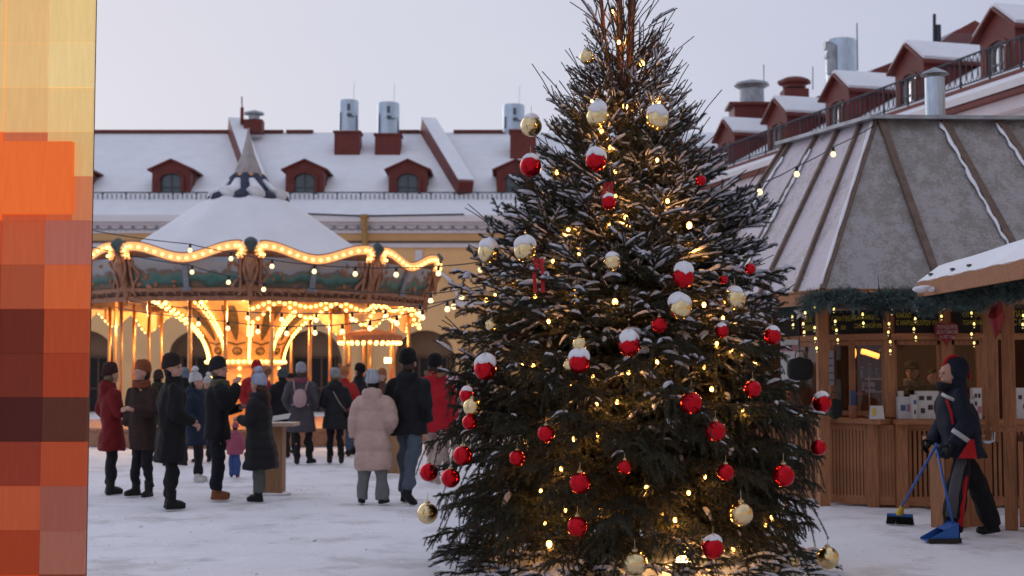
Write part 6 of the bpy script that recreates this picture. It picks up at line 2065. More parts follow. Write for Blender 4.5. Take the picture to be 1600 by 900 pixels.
def hand(mb, wrist, d, n, k=1.0, curl=0.6, side=1):
    """palm, four fingers of different length, thumb from the side of the palm. d: fingers' direction, n: back of the hand"""
    w_ = Vector(wrist); d = Vector(d).normalized(); n = Vector(n); n = (n - d * n.dot(d)).normalized(); s_ = d.cross(n) * side
    p = w_ + d * 0.055 * k
    mb.tube([w_ - d * 0.03 * k, w_ + d * 0.01 * k, w_ + d * 0.055 * k, w_ + d * 0.095 * k], [(0.026 * k, 0.020 * k), (0.028 * k, 0.024 * k), (0.022 * k, 0.042 * k), (0.018 * k, 0.040 * k)][0:4], 8)
    for i, (o, ln) in enumerate(((-0.033, 0.066), (-0.011, 0.080), (0.011, 0.075), (0.032, 0.060))):
        b = w_ + d * 0.085 * k + s_ * o * k
        a = 0.25 * curl
        pts = [b]; dd = Vector(d); 
        for j, f in enumerate((0.45, 0.32, 0.23)):
            ang = curl * (0.55 + 0.35 * j) + 0.06 * i
            dv = d * math.cos(ang) - n * math.sin(ang)
            b = b + dv * ln * f * k; pts.append(b)
        mb.tube(pts, [0.0105 * k, 0.010 * k, 0.009 * k, 0.007 * k], 7)
    b = w_ + d * 0.03 * k - s_ * 0.034 * k
    mb.tube([b, b + (d * 0.5 - s_ * 0.7 - n * 0.2) * 0.032 * k, b + (d * 1.0 - s_ * 0.65 - n * 0.5) * 0.05 * k, b + (d * 1.5 - s_ * 0.4 - n * 0.8) * 0.05 * k], [0.014 * k, 0.012 * k, 0.010 * k, 0.008 * k], 7)

ARMS = {
    'down': ((.250, -.03, 1.14), (.255, .05, .90)),
    'pocket': ((.275, -.07, 1.15), (.205, .10, .97)),
    'front': ((.240, .05, 1.13), (.090, .28, 1.16)),
    'drink': ((.235, .15, 1.20), (.075, .22, 1.46)),
    'low': ((.250, .0, 1.13), (.150, .22, 1.0)),
}
def person(px, yt, yf, rz, label, coat, hem=0.80, flare=1.0, puff=0.0, band=0.12, hood=None, trousers=(.02, .02, .025), wide=1.0, boots=(.015, .013, .012),
           hat=None, hatc=(.02, .02, .02), arms=('pocket', 'pocket'), stance='stand', hair=None, lean=0.0, vox=0.016, glove=None, bulk=1.0, fur=None, extra=None, Y=None, H=None, gender=1.0, head_turn=0.0):
    g_ = ground(px, yf) if Y is None else Vector((at(px, 585, Y).x, Y, 0))
    top = at(px, yt, g_.y).z
    add = {'pom': .13, 'beanie': .035, 'fur': .06, 'cap': .02, None: .02, 'hood': .035, 'bear': .10}.get(hat, .03)
    Hh = H or (top - add)
    k = Hh / 1.75
    t = thing('person', label, 'person', g_, R(rz))
    pr = random.Random(int(px * 7 + yf))
    if head_turn == 0.0: head_turn = pr.uniform(-.55, .55)
    if stance == 'stand': stance = pr.choice(('stand', 'wide', 'close', 'shift', 'shift2'))
    sway = pr.uniform(-.035, .035)
    tl = math.tan(R(lean + pr.uniform(-1.5, 2.5)))
    def Tf(p):
        x, y, z = p
        if z > 0.9: y = y + (z - 0.9) * tl; x = x + (z - 0.9) * sway
        return Vector((x * k, y * k, z * k))
    class TB(MB):
        pass
    def tube(mb, pts, rad, n=10):
        rad = [((r_[0] * k, r_[1] * k) if hasattr(r_, '__len__') else r_ * k) for r_ in rad]
        mb.tube([Tf(p) for p in pts], rad, n)
    def ball(mb, c, r_, nu=14, nv=10):
        mb.ball(Tf(c), tuple(v_ * k for v_ in r_), nu, nv)
    def ring(z, rx, ry, cy=0.0, n=28, sq=0.85):
        out_ = []
        for i in range(n):
            a = 2 * PI * i / n
            out_.append(Tf((rx * math.copysign(abs(math.cos(a)) ** sq, math.cos(a)), cy + ry * math.copysign(abs(math.sin(a)) ** sq, math.sin(a)), z)))
        return out_
    sh = 0.185 * gender ** 0.5
    # joints
    if hair is None and hat not in ('hood', 'fur', 'bear'):
        hair = ('short', pr.choice(((.030, .018, .012), (.012, .009, .008), (.075, .045, .025), (.05, .03, .018), (.16, .11, .06))))
    legs = {}
    if stance == 'stand':
        ank = [(-.10, .02, .085), (.10, -.02, .085)]; pitch = [0, 0]; yaw = [.15, -.15]
    elif stance == 'close':
        ank = [(-.085, .0, .085), (.085, .0, .085)]; pitch = [0, 0]; yaw = [.1, -.1]
    elif stance == 'wide':
        ank = [(-.15, .03, .085), (.14, -.03, .085)]; pitch = [0, 0]; yaw = [.3, -.3]
    elif stance == 'shift':
        ank = [(-.07, .0, .085), (.15, .10, .085)]; pitch = [0, 0]; yaw = [.15, -.5]
    elif stance == 'shift2':
        ank = [(-.16, .09, .085), (.06, -.02, .085)]; pitch = [0, 0]; yaw = [.55, -.1]
    elif stance == 'stride':
        ank = [(-.10, .20, .085), (.10, -.30, .16)]; pitch = [0, -.65]; yaw = [0.1, -.05]
    elif stance == 'step':
        ank = [(-.10, .10, .085), (.10, -.16, .11)]; pitch = [0, -.3]; yaw = [0.05, -.05]
    else:
        ank, pitch, yaw = stance
    hips = [(-.085, 0, .92), (.085, 0, .92)]
    # ---- skin: one continuous figure
    b = MB()
    hx = head_turn
    def hd(p):      # turn head about its axis
        c_, s_ = math.cos(hx), math.sin(hx)
        x, y = p[0], p[1]
        return (x * c_ - y * s_, x * s_ + y * c_, p[2])
    ball(b, hd((0, -.005, 1.655)), (.077, .098, .105)); ball(b, hd((0, .03, 1.595)), (.058, .066, .068)); ball(b, hd((0, .058, 1.557)), (.032, .032, .026))
    tube(b, [hd((0, .088, 1.655)), hd((0, .106, 1.625)), hd((0, .112, 1.612))], [.010, .014, .011], 7)
    tube(b, [hd((-.02, .090, 1.578)), hd((0, .098, 1.579)), hd((.02, .090, 1.578))], [.007, .010, .007], 6)
    tube(b, [hd((-.045, .076, 1.672)), hd((0, .092, 1.672)), hd((.045, .076, 1.672))], [.010, .012, .010], 6)
    for s_ in (-1, 1):
        ball(b, hd((s_ * .078, -.005, 1.63)), (.012, .022, .033), 8, 6)
    tube(b, [(0, -.01, 1.40), (0, 0, 1.50), (0, .012, 1.60)], [.066, .054, .052], 12)
    b.loft([ring(.86, .12, .09), ring(1.0, .135, .095), ring(1.2, .145, .10), ring(1.38, .155, .09), ring(1.45, .09, .07)])
    for i, s_ in enumerate((-1, 1)):
        pose = arms[i]
        el_, wr = ARMS[pose] if isinstance(pose, str) else pose
        S_ = (s_ * sh * .95, 0, 1.40); E_ = (s_ * el_[0], el_[1], el_[2]) if isinstance(pose, str) else el_; W_ = (s_ * wr[0], wr[1], wr[2]) if isinstance(pose, str) else wr
        tube(b, [S_, E_, W_], [.048, .036, .024], 8)
        legs[('arm', i)] = (S_, E_, W_)
        h0, a0 = hips[i], ank[i]
        dx = (Vector(a0) - Vector(h0)); mid = (Vector(a0) + Vector(h0)) / 2
        need = max(0, (0.835 ** 2 - dx.length ** 2)) ** .5 * 0.42
        fwd = Vector((0, 1, 0))
        kn = mid + fwd * (need + 0.015) + Vector((0, 0, .03))
        legs[i] = (Vector(h0), kn, Vector(a0))
        tube(b, [h0, kn, a0], [.075, .050, .036], 8)
        if pose not in ('pocket',) and glove is None:
            d_ = (Tf(W_) - Tf(E_)).normalized()
            hand(b, Tf(W_), d_, (s_ * .8, -.2, .5), k, .7, s_)
    rem(b, 'body', m_skin, t, max(.0075, vox * .62) if vox < .015 else .014, 1)
    for s_ in (-1, 1):
        e_ = MB(); ball(e_, hd((s_ * .031, .079, 1.652)), (.011, .009, .008), 8, 6)
        e_.build('eye', m_eye, t, smooth=True, local=True)
    # ---- trousers
    if trousers is not None:
        tr = MB()
        tr.loft([ring(.80, .13, .10), ring(.95, .155, .115), ring(1.02, .145, .11)])
        for i in (0, 1):
            h0, kn, a0 = legs[i]
            tube(tr, [h0, h0.lerp(kn, .5), kn, kn.lerp(a0, .5), a0 + Vector((0, -.005, .045 if wide < 1.25 else -.02))], [.098, .088, .072 * wide, .066 * wide, .062 * wide], 12)
        rem(tr, 'trousers', cloth(trousers), t, vox, 2, .011 * k, 19)
    # ---- boots
    for i in (0, 1):
        h0, kn, a0 = legs[i]
        bt = MB()
        f = Vector((math.sin(-yaw[i]), math.cos(yaw[i]), 0))
        pz = math.sin(pitch[i]); pc = math.cos(pitch[i])
        fd = Vector((f.x * pc, f.y * pc, pz))
        up_ = (a0.lerp(kn, .32) - a0)
        heel = a0 - fd * .055 - Vector((0, 0, .045)); toe = a0 + fd * .165 - Vector((0, 0, .047))
        if pitch[i]: toe = a0 + fd * .175 - Vector((0, 0, .02))
        tube(bt, [a0 + up_, a0 + Vector((0, 0, .02)), a0 - Vector((0, 0, .03))], [.058, .056, .052], 12)
        tube(bt, [heel, a0 + fd * .03 - Vector((0, 0, .03)), a0 + fd * .11 - Vector((0, 0, .04)), toe], [.042, .052, .046, .034], 12)
        tube(bt, [heel - Vector((0, 0, .022)) - fd * .012, a0 + fd * .05 - Vector((0, 0, .066)), toe - Vector((0, 0, .015))], [(.018, .044), (.018, .05), (.018, .042)], 10)
        rem(bt, 'boot', cloth(boots, .6), t, max(.012, vox * .8), 1)
    # ---- coat
    ct = MB()
    prof = [(hem, .205 * flare, .165 * flare), ((hem + .92) / 2 if hem < .8 else .88, .205 * (1 + flare) / 2, .155 * (1 + flare) / 2), (.95, .195, .145), (1.08, .180, .135), (1.22, .190, .140), (1.34, .195, .135), (1.41, .165, .112), (1.47, .098, .092), (1.52, .082, .084)]
    prof = sorted(prof)
    zz = np.array([p_[0] for p_ in prof])
    rings = []
    for z in np.arange(hem, 1.521, .015):
        rx = np.interp(z, zz, [p_[1] for p_ in prof]) * bulk; ry = np.interp(z, zz, [p_[2] for p_ in prof]) * bulk
        if puff and z < 1.44:
            q_ = abs(math.sin(PI * (z - hem) / band))
            m_ = 1 + puff * (q_ ** .5 - .65); rx *= m_; ry *= m_
        rings.append(ring(z, rx, ry))
    ct.loft(rings)
    for i, s_ in enumerate((-1, 1)):
        S_, E_, W_ = [Vector(p_) for p_ in legs[('arm', i)]]
        pts = []; rd = []
        n_ = 26
        for j in range(n_ + 1):
            f = j / n_
            p_ = S_.lerp(E_, f * 2) if f < .5 else E_.lerp(W_, f * 2 - 1)
            r_ = np.interp(f, [0, .12, .5, .92, 1], [.088, .092, .076, .066, .060]) * (0.35 + .65 * bulk)
            if puff: r_ *= 1 + puff * 1.1 * (abs(math.sin(PI * f * .62 / band)) ** .5 - .65)
            pts.append(p_); rd.append(r_)
        pts[0] = pts[0] + Vector((-s_ * .05, 0, -.01))
        tube(ct, pts, rd, 14)
    if hood == 'down':
        ball(ct, (0, -.095, 1.475), (.125, .075, .105)); ball(ct, (-.085, -.03, 1.50), (.05, .085, .06)); ball(ct, (.085, -.03, 1.50), (.05, .085, .06)); ball(ct, (0, -.12, 1.40), (.085, .04, .075))
    elif hood == 'collar':
        tube(ct, [(0, 0, 1.46), (0, .0, 1.56)], [.095, .088], 16)
    elif hood == 'up':
        ball(ct, hd((0, -.080, 1.665)), (.126, .122, .155)); tube(ct, [(0, -.04, 1.45), hd((0, -.065, 1.58))], [.125, .108], 16)
    rem(ct, 'coat', cloth(coat, .8 if not puff else .6), t, vox, 2, (.008 if puff else .012) * k, 14)
    if fur:
        fb = MB()
        rr_ = random.Random(3)
        for j in range(26):
            a = PI * (0.0 + j / 25.0) * 1.0 + PI
            if fur[0] == 'hoodrim':
                a = 2 * PI * j / 26
                c_ = (.115 * math.cos(a), -.045 + .075 * math.sin(a), 1.525 + .012 * math.sin(a))
            ball(fb, (c_[0] * 1.08 + rr_.uniform(-.01, .01), c_[1] * 1.08, c_[2] + rr_.uniform(-.015, .015)), (.036, .036, .038), 8, 6)
        rem(fb, 'fur_trim', cloth(fur[1], .95, .9, 60, .35), t, .012, 0, .006, 45)
    # ---- head wear and hair
    if hat in ('beanie', 'pom', 'bear'):
        hb = MB()
        c0 = hd((0, -.012, 0))
        b0 = Vector((c0[0], c0[1], 0))
        prof_ = [(.090, 1.655), (.104, 1.66), (.106, 1.70), (.100, 1.71), (.099, 1.74), (.088, 1.785), (.060, 1.815), (.02, 1.828)]
        hb.loft([[Tf((b0.x + r_ * math.cos(2 * PI * j / 30), b0.y + r_ * 1.10 * math.sin(2 * PI * j / 30) - (.010 if z < 1.70 else .018), z - (.03 * (-math.sin(2 * PI * j / 30)) if z < 1.7 else 0))) for j in range(30)] for r_, z in prof_])
        ho = rem(hb, 'hat', cloth(hatc, .95, .8, 70, .3), t, .012, 1, .003, 40)
        if hat == 'pom':
            pb = MB(); rr_ = random.Random(5)
            for j in range(30):
                v_ = Vector((rr_.gauss(0, 1), rr_.gauss(0, 1), rr_.gauss(0, 1))).normalized() * .038
                ball(pb, (b0.x + v_.x, b0.y - .03 + v_.y, 1.865 + v_.z), (.022, .022, .022), 6, 5)
            rem(pb, 'pompom', cloth(tuple(min(1, c_ * 1.25) for c_ in hatc), .95, .9, 60), t, .012, 0, .004, 50)
        if hat == 'bear':
            for s_ in (-1, 1):
                pb = MB(); ball(pb, (s_ * .085, -.02, 1.83), (.045, .03, .045), 10, 8); rem(pb, 'hat_ear', cloth(hatc, .95, .9, 60), t, .012, 0, .004, 50)
    elif hat == 'fur':
        hb = MB(); ball(hb, (0, -.015, 1.735), (.125, .135, .10)); ball(hb, (0, -.02, 1.80), (.10, .11, .06))
        rr_ = random.Random(8)
        for j in range(40):
            a = rr_.uniform(0, 2 * PI); z = rr_.uniform(1.67, 1.79)
            ball(hb, (.12 * math.cos(a), -.015 + .13 * math.sin(a), z), (.03, .03, .03), 6, 5)
        rem(hb, 'hat', cloth(hatc, .95, .9, 60, .35), t, .013, 0, .006, 40)
    elif hat == 'cap':
        hb = MB(); hb.loft([[Tf((r_ * math.cos(2 * PI * j / 24), -.01 + r_ * 1.15 * math.sin(2 * PI * j / 24), z)) for j in range(24)] for r_, z in ((.09, 1.67), (.098, 1.69), (.096, 1.73), (.075, 1.775), (.02, 1.79))])
        ball(hb, (0, .115, 1.695), (.075, .06, .010)); rem(hb, 'hat', cloth(hatc, .8), t, .011, 1)
    if hair is not None:
        hb = MB()
        if hat is None:
            ball(hb, hd((0, -.02, 1.685)), (.086, .098, .09))
        ball(hb, hd((0, -.048, 1.61)), (.083, .066, .085))
        if hair[0] == 'long':
            tube(hb, [hd((0, -.075, 1.62)), (0, -.11, 1.45), (0, -.125, 1.30)], [(.06, .08), (.045, .085), (.02, .05)], 10)
        rem(hb, 'hair', cloth(hair[1], .55, .6, 90, .3), t, .012, 1, .003, 60)
    if glove is not None:
        for i, s_ in enumerate((-1, 1)):
            if arms[i] == 'pocket': continue
            S_, E_, W_ = [Vector(p_) for p_ in legs[('arm', i)]]
            gb = MB(); d_ = (Tf(W_) - Tf(E_)).normalized()
            hand(gb, Tf(W_) + d_ * .005, d_, (s_ * .8, -.2, .5), k * 1.18, .9, s_)
            rem(gb, 'glove', cloth(glove, .7), t, .0075, 1)
    if extra: extra(t, k, Tf, tube, ball, legs)
    return t

def backpack(col):
    def f(t, k, Tf, tube, ball, legs):
        q = MB(); ball(q, (0, -.205, 1.17), (.125, .075, .155)); ball(q, (0, -.23, 1.10), (.115, .065, .09)); ball(q, (0, -.20, 1.26), (.105, .06, .085))
        b_ = rem(q, 'backpack', cloth(col, .6), t, .013, 2)
        q = MB(); ball(q, (0, -.275, 1.10), (.085, .03, .06)); rem(q, 'backpack_pocket', cloth(tuple(c_ * .9 for c_ in col), .6), t, .012, 1)
        for s_ in (-1, 1):
            q = MB(); tube(q, [(s_ * .09, -.17, 1.30), (s_ * .115, -.13, 1.42), (s_ * .13, -.01, 1.475), (s_ * .13, .12, 1.36), (s_ * .17, .12, 1.15), (s_ * .13, -.16, 1.05)], [.016] * 6, 6); q.build('backpack_strap', cloth(tuple(c_ * .9 for c_ in col), .6), t, smooth=True, local=True)
    return f
def bagstrap(col):
    def f(t, k, Tf, tube, ball, legs):
        q = MB(); tube(q, [(-.10, -.02, 1.48), (-.05, -.150, 1.36), (.06, -.175, 1.15), (.19, -.10, .98)], [.012] * 4, 6); q.build('bag_strap', cloth(col, .6), t, smooth=True, local=True)
        q = MB(); ball(q, (.235, -.05, .93), (.05, .09, .08)); rem(q, 'shoulder_bag', cloth((.02, .02, .02), .6), t, .014, 1)
    return f
def scarf(col, z=1.50, bulge=.0):
    def f(t, k, Tf, tube, ball, legs):
        q = MB()
        for j in range(2):
            tube(q, [(.098 * math.cos(a), .005 + .10 * math.sin(a), z - .03 + .045 * j + .012 * math.sin(2 * a + j)) for a in np.linspace(0, 2 * PI, 17)], [.030] * 17, 8)
        if bulge: tube(q, [(0.02, .11, z - .03), (.05, .17, z - .16), (.04, .19, z - .3)], [(.03, .055), (.03, .07), (.02, .06)], 8)
        rem(q, 'scarf', cloth(col, .95), t, .013, 1, .004, 30)
    return f
def plaid(t, k, Tf, tube, ball, legs):
    for a in np.linspace(0, 2 * PI, 10, endpoint=False):
        q = MB(); tube(q, [(.108 * math.cos(a), -.012 + .118 * math.sin(a), 1.668), (.104 * math.cos(a), -.014 + .114 * math.sin(a), 1.735), (.07 * math.cos(a), -.016 + .08 * math.sin(a), 1.808)], [(.006, .016)] * 3, 6)
        q.build('hat_stripe', cloth((.16, .17, .20), .95), t, smooth=True, local=True)

# --- the walking pair and their neighbours, nearest first
person(582, 581, 787, -4, 'person seen from behind in a long quilted beige coat and pale checked hat', (.50, .345, .295), hem=.45, flare=1.12, puff=.17, band=.27, hood='down', trousers=(.155, .165, .165), wide=1.35,
       boots=(.012, .012, .014), hat='beanie', hatc=(.40, .42, .47), arms=('down', 'pocket'), stance='wide', vox=.012, bulk=1.14, extra=plaid, glove=(.3, .2, .18))
person(640, 549, 785, -24, 'person striding away in a black hooded jacket, black knitted hat and slate jeans', (.011, .012, .014), hem=.80, hood='down', trousers=(.075, .095, .125), wide=1.15, boots=(.010, .010, .011), hat='beanie', hatc=(.010, .010, .011),
       arms=('pocket', 'pocket'), stance=([(-.09, .06, .085), (.13, -.30, .13)], [0, -.55], [.1, -.2]), vox=.012, bulk=1.10)
person(680, 556, 756, -15, 'person in a bright red parka with fur-trimmed hood and pale trousers beside the spruce', (.42, .012, .022), hem=.72, flare=1.15, hood='down', trousers=(.40, .31, .27), wide=1.1, boots=(.42, .33, .28), hat='beanie', hatc=(.010, .010, .011),
       arms=('pocket', 'down'), stance='stride', vox=.014, bulk=1.18, fur=('hoodrim', (.26, .15, .085)), glove=(.03, .03, .03))
def p2x(t, k, Tf, tube, ball, legs):
    scarf((.05, .05, .055))(t, k, Tf, tube, ball, legs)
person(407, 574, 784, 78, 'person in a long black quilted coat and pale blue pompom hat facing the crowd', (.010, .010, .012), hem=.46, flare=1.30, puff=.07, band=.135, hood='down', trousers=(.105, .115, .105), wide=1.2, boots=(.012, .012, .012), hat='pom', hatc=(.36, .40, .52),
       arms=('front', 'front'), stance='stand', vox=.012, bulk=1.14, lean=5, hair=('long', (.09, .035, .02)), extra=p2x)
person(338, 561, 780, -82, 'person in a black jacket, dark hat and tan boots raising a cup to drink', (.009, .009, .011), hem=.76, hood='collar', trousers=(.012, .013, .020), wide=1.1, boots=(.22, .075, .028), hat='beanie', hatc=(.022, .024, .028), arms=('front', 'drink'), stance='close', vox=.012,
       bulk=1.10, extra=scarf((.115, .10, .065), 1.48, .1))
person(266, 556, 795, -70, 'person in a long black coat standing nearest the board wall', (.009, .008, .009), hem=.55, flare=1.1, hood='collar', trousers=(.010, .010, .012), boots=(.010, .010, .010), hat='beanie', hatc=(.03, .02, .018), arms=('pocket', 'low'), vox=.014, bulk=1.1)
person(222, 566, 776, 150, 'person in a dark brown coat and rust knitted hat half hidden by the board wall', (.035, .018, .014), hem=.62, hood='collar', trousers=(.012, .012, .016), hat='beanie', hatc=(.24, .075, .03), arms=('front', 'pocket'), vox=.016, extra=scarf((.20, .06, .03)))
person(306, 574, 752, -100, 'person in a long navy coat with white boots and a white hat behind the drinker', (.014, .022, .042), hem=.60, flare=1.15, hood='down', trousers=(.012, .012, .015), boots=(.52, .50, .48), hat='pom', hatc=(.55, .55, .56), arms=('low', 'pocket'), vox=.016)
person(172, 570, 772, -60, 'person in a dark crimson coat close beside the board wall', (.16, .010, .012), hem=.60, flare=1.1, hood='down', trousers=(.012, .012, .014), hat='beanie', hatc=(.05, .02, .018), arms=('pocket', 'front'), vox=.016)
person(366, 659, 746, -5, 'small child in blue snow trousers and a pink jacket between two adults', (.36, .09, .14), hem=.74, hood='down', trousers=(.055, .095, .26), wide=1.6, boots=(.12, .05, .10), hat='beanie', hatc=(.40, .12, .16), arms=('down', 'down'), vox=.012, bulk=1.2, glove=(.3, .08, .12))
person(470, 569, 725, 2, 'person in a long plum-grey coat and grey hat with a pink backpack', (.060, .050, .060), hem=.58, flare=1.15, puff=.05, band=.2, hood='collar', trousers=(.014, .013, .014), boots=(.012, .012, .012), hat='beanie', hatc=(.28, .28, .30), arms=('pocket', 'pocket'), stance='stand', vox=.015, bulk=1.1,
       extra=lambda *a: (backpack((.42, .27, .27))(*a), scarf((.22, .06, .09))(*a)))
person(524, 577, 724, 12, 'person in a black quilted coat with a shoulder strap and grey pompom hat', (.011, .011, .014), hem=.66, flare=1.15, puff=.06, band=.13, hood='down', trousers=(.010, .010, .011), boots=(.012, .011, .010), hat='beanie', hatc=(.26, .26, .26), arms=('low', 'low'), stance='step', vox=.015, bulk=1.08, extra=bagstrap((.25, .22, .2)))
# --- further back, towards the carousel
person(438, 578, 715, 20, 'person in black with a slate hat in front of the glowing drum', (.012, .012, .014), hem=.72, hood='down', hat='beanie', hatc=(.07, .085, .095), vox=.02, bulk=1.05)
person(399, 565, 712, -160, 'person in a red coat and crimson knitted hat below the carousel drum', (.34, .018, .02), hem=.72, hood='collar', hat='beanie', hatc=(.36, .016, .02), arms=('front', 'pocket'), vox=.02)
person(414, 574, 709, 170, 'person in a tan coat with a sandy fur hat below the carousel drum', (.30, .17, .10), hem=.6, hood='collar', hat='fur', hatc=(.36, .18, .10), vox=.02)
person(538, 569, 713, 8, 'person in a red jacket and orange-tan hat with round ears', (.36, .022, .022), hem=.74, hood='collar', hat='bear', hatc=(.38, .15, .065), vox=.018, trousers=(.06, .09, .14), bulk=1.1)
person(560, 570, 710, 65, 'person in a dark jacket and black cap looking across the square', (.016, .018, .024), hem=.78, hood='collar', hat='beanie', hatc=(.010, .010, .012), vox=.016, arms=('pocket', 'front'), trousers=(.06, .085, .13), hair=('short', (.03, .02, .015)))
person(596, 578, 712, 185, 'person with an orange-tan hat just behind the beige coat', (.10, .04, .03), hem=.7, hood='collar', hat='beanie', hatc=(.34, .13, .06), vox=.02)
person(704, 584, 735, 10, 'person in a pale pink hooded jacket beside the red parka', (.50, .36, .35), hem=.74, hood='up', hat='hood', vox=.018, trousers=(.3, .24, .21))
person(721, 583, 712, 60, 'person in a dark green coat at the edge of the spruce', (.022, .032, .026), hem=.66, hood='up', hat='hood', vox=.02)
person(454, 584, 708, 160, 'person in a black coat facing out from beside the carousel drum', (.012, .011, .012), hem=.7, hood='collar', hat='cap', hatc=(.015, .014, .014), vox=.02, arms=('front', 'front'))
person(283, 577, 728, 60, 'person in a black parka and grey-blue hat behind the long black coat', (.010, .010, .012), hem=.72, hood='down', hat='beanie', hatc=(.15, .19, .23), vox=.02)
person(322, 582, 722, 175, 'person with a white hat far back behind the drinker', (.03, .03, .04), hem=.68, hood='collar', hat='pom', hatc=(.5, .5, .5), vox=.02)
person(244, 580, 722, 10, 'person in a dark olive jacket behind the rust hat', (.028, .026, .012), hem=.74, hood='down', hat='beanie', hatc=(.05, .03, .025), vox=.02)
# --- vendors behind the counter
person(1427, 560, 0, 176, 'person serving behind the counter in black with a pale neck scarf', (.012, .011, .011), hem=.72, hood='collar', hat='cap', hatc=(.020, .015, .013), arms=('front', 'front'), vox=.016, Y=18.7, H=1.74, extra=scarf((.22, .18, .16)))
person(1457, 575, 0, 165, 'person with dark hair bending over the counter behind the large white carton', (.030, .022, .020), hem=.72, hood='collar', arms=('front', 'low'), vox=.016, Y=18.5, H=1.66, hair=('short', (.012, .009, .008)), lean=8)

# --- the sweeper
def sweeper_extra(t, k, Tf, tube, ball, legs):
    m_ref = M('reflective_tape', (.42, .42, .42), .4, var=.1); m_rp = cloth((.40, .012, .016), .8); m_gp = cloth((.085, .085, .092), .85)
    q = MB()     # red piping along the hood
    tube(q, [(0, -.080 + .130 * math.cos(a), 1.665 + .163 * math.sin(a)) for a in np.linspace(R(22), R(205), 14)], [.017] * 14, 8); q.build('hood_piping', m_rp, t, smooth=True, local=True)
    q = MB(); tube(q, [(-.085, .02, 1.50), (-.07, .115, 1.515), (0, .15, 1.525), (.07, .115, 1.515), (.085, .02, 1.50)], [(.045, .018)] * 5, 8); q.build('collar', cloth((.010, .010, .012), .8), t, smooth=True, local=True)
    # tape on shoulder blade, chest and cuff, red inserts
    q = MB(); tube(q, [(-.12, -.165, 1.40), (-.19, -.125, 1.37), (-.25, -.03, 1.37)], [(.026, .012)] * 3, 8); q.build('shoulder_tape', m_ref, t, smooth=True, local=True)
    q = MB(); tube(q, [(-.11, .145, 1.44), (-.19, .115, 1.41), (-.235, .06, 1.38)], [(.020, .012)] * 3, 8); q.build('chest_tape', m_ref, t, smooth=True, local=True)
    S_, E_, W_ = [Vector(p_) for p_ in legs[('arm', 0)]]
    c_ = E_.lerp(W_, .55); ax = (W_ - E_).normalized()
    q = MB(); tube(q, [c_ - ax * .026, c_ + ax * .026], [.099, .096], 18); q.build('cuff_tape', m_ref, t, smooth=True, local=True)
    q = MB(); tube(q, [(-.20, .135, 1.39), (-.235, .125, 1.25), (-.235, .125, 1.14)], [(.014, .014)] * 3, 8); q.build('chest_piping', m_rp, t, smooth=True, local=True)
    q = MB(); q.plate([Tf((-.285, .14, .80)), Tf((-.302, -.04, .80)), Tf((-.262, -.04, .985)), Tf((-.262, .0, .99))][::-1], .02 * k); q.build('red_insert', m_rp, t, local=True)
    h0, kn, a0 = legs[0]
    q = MB(); o_ = Vector((-.080, .03, 0)); tube(q, [h0.lerp(kn, .3) + o_, kn + o_ + Vector((.0, .01, 0)), a0 + o_ + Vector((.0, 0, .12))], [(.030, .055), (.036, .058), (.036, .058)], 10); q.build('grey_leg_panel', m_gp, t, smooth=True, local=True)
    q = MB(); o_ = Vector((-.080, -.055, 0)); tube(q, [kn.lerp(a0, -.2) + o_, kn.lerp(a0, .5) + o_, a0 + o_ + Vector((0, -.005, .03))], [(.020, .022), (.022, .028), (.022, .034)], 8); q.build('red_leg_stripe', m_rp, t, smooth=True, local=True)

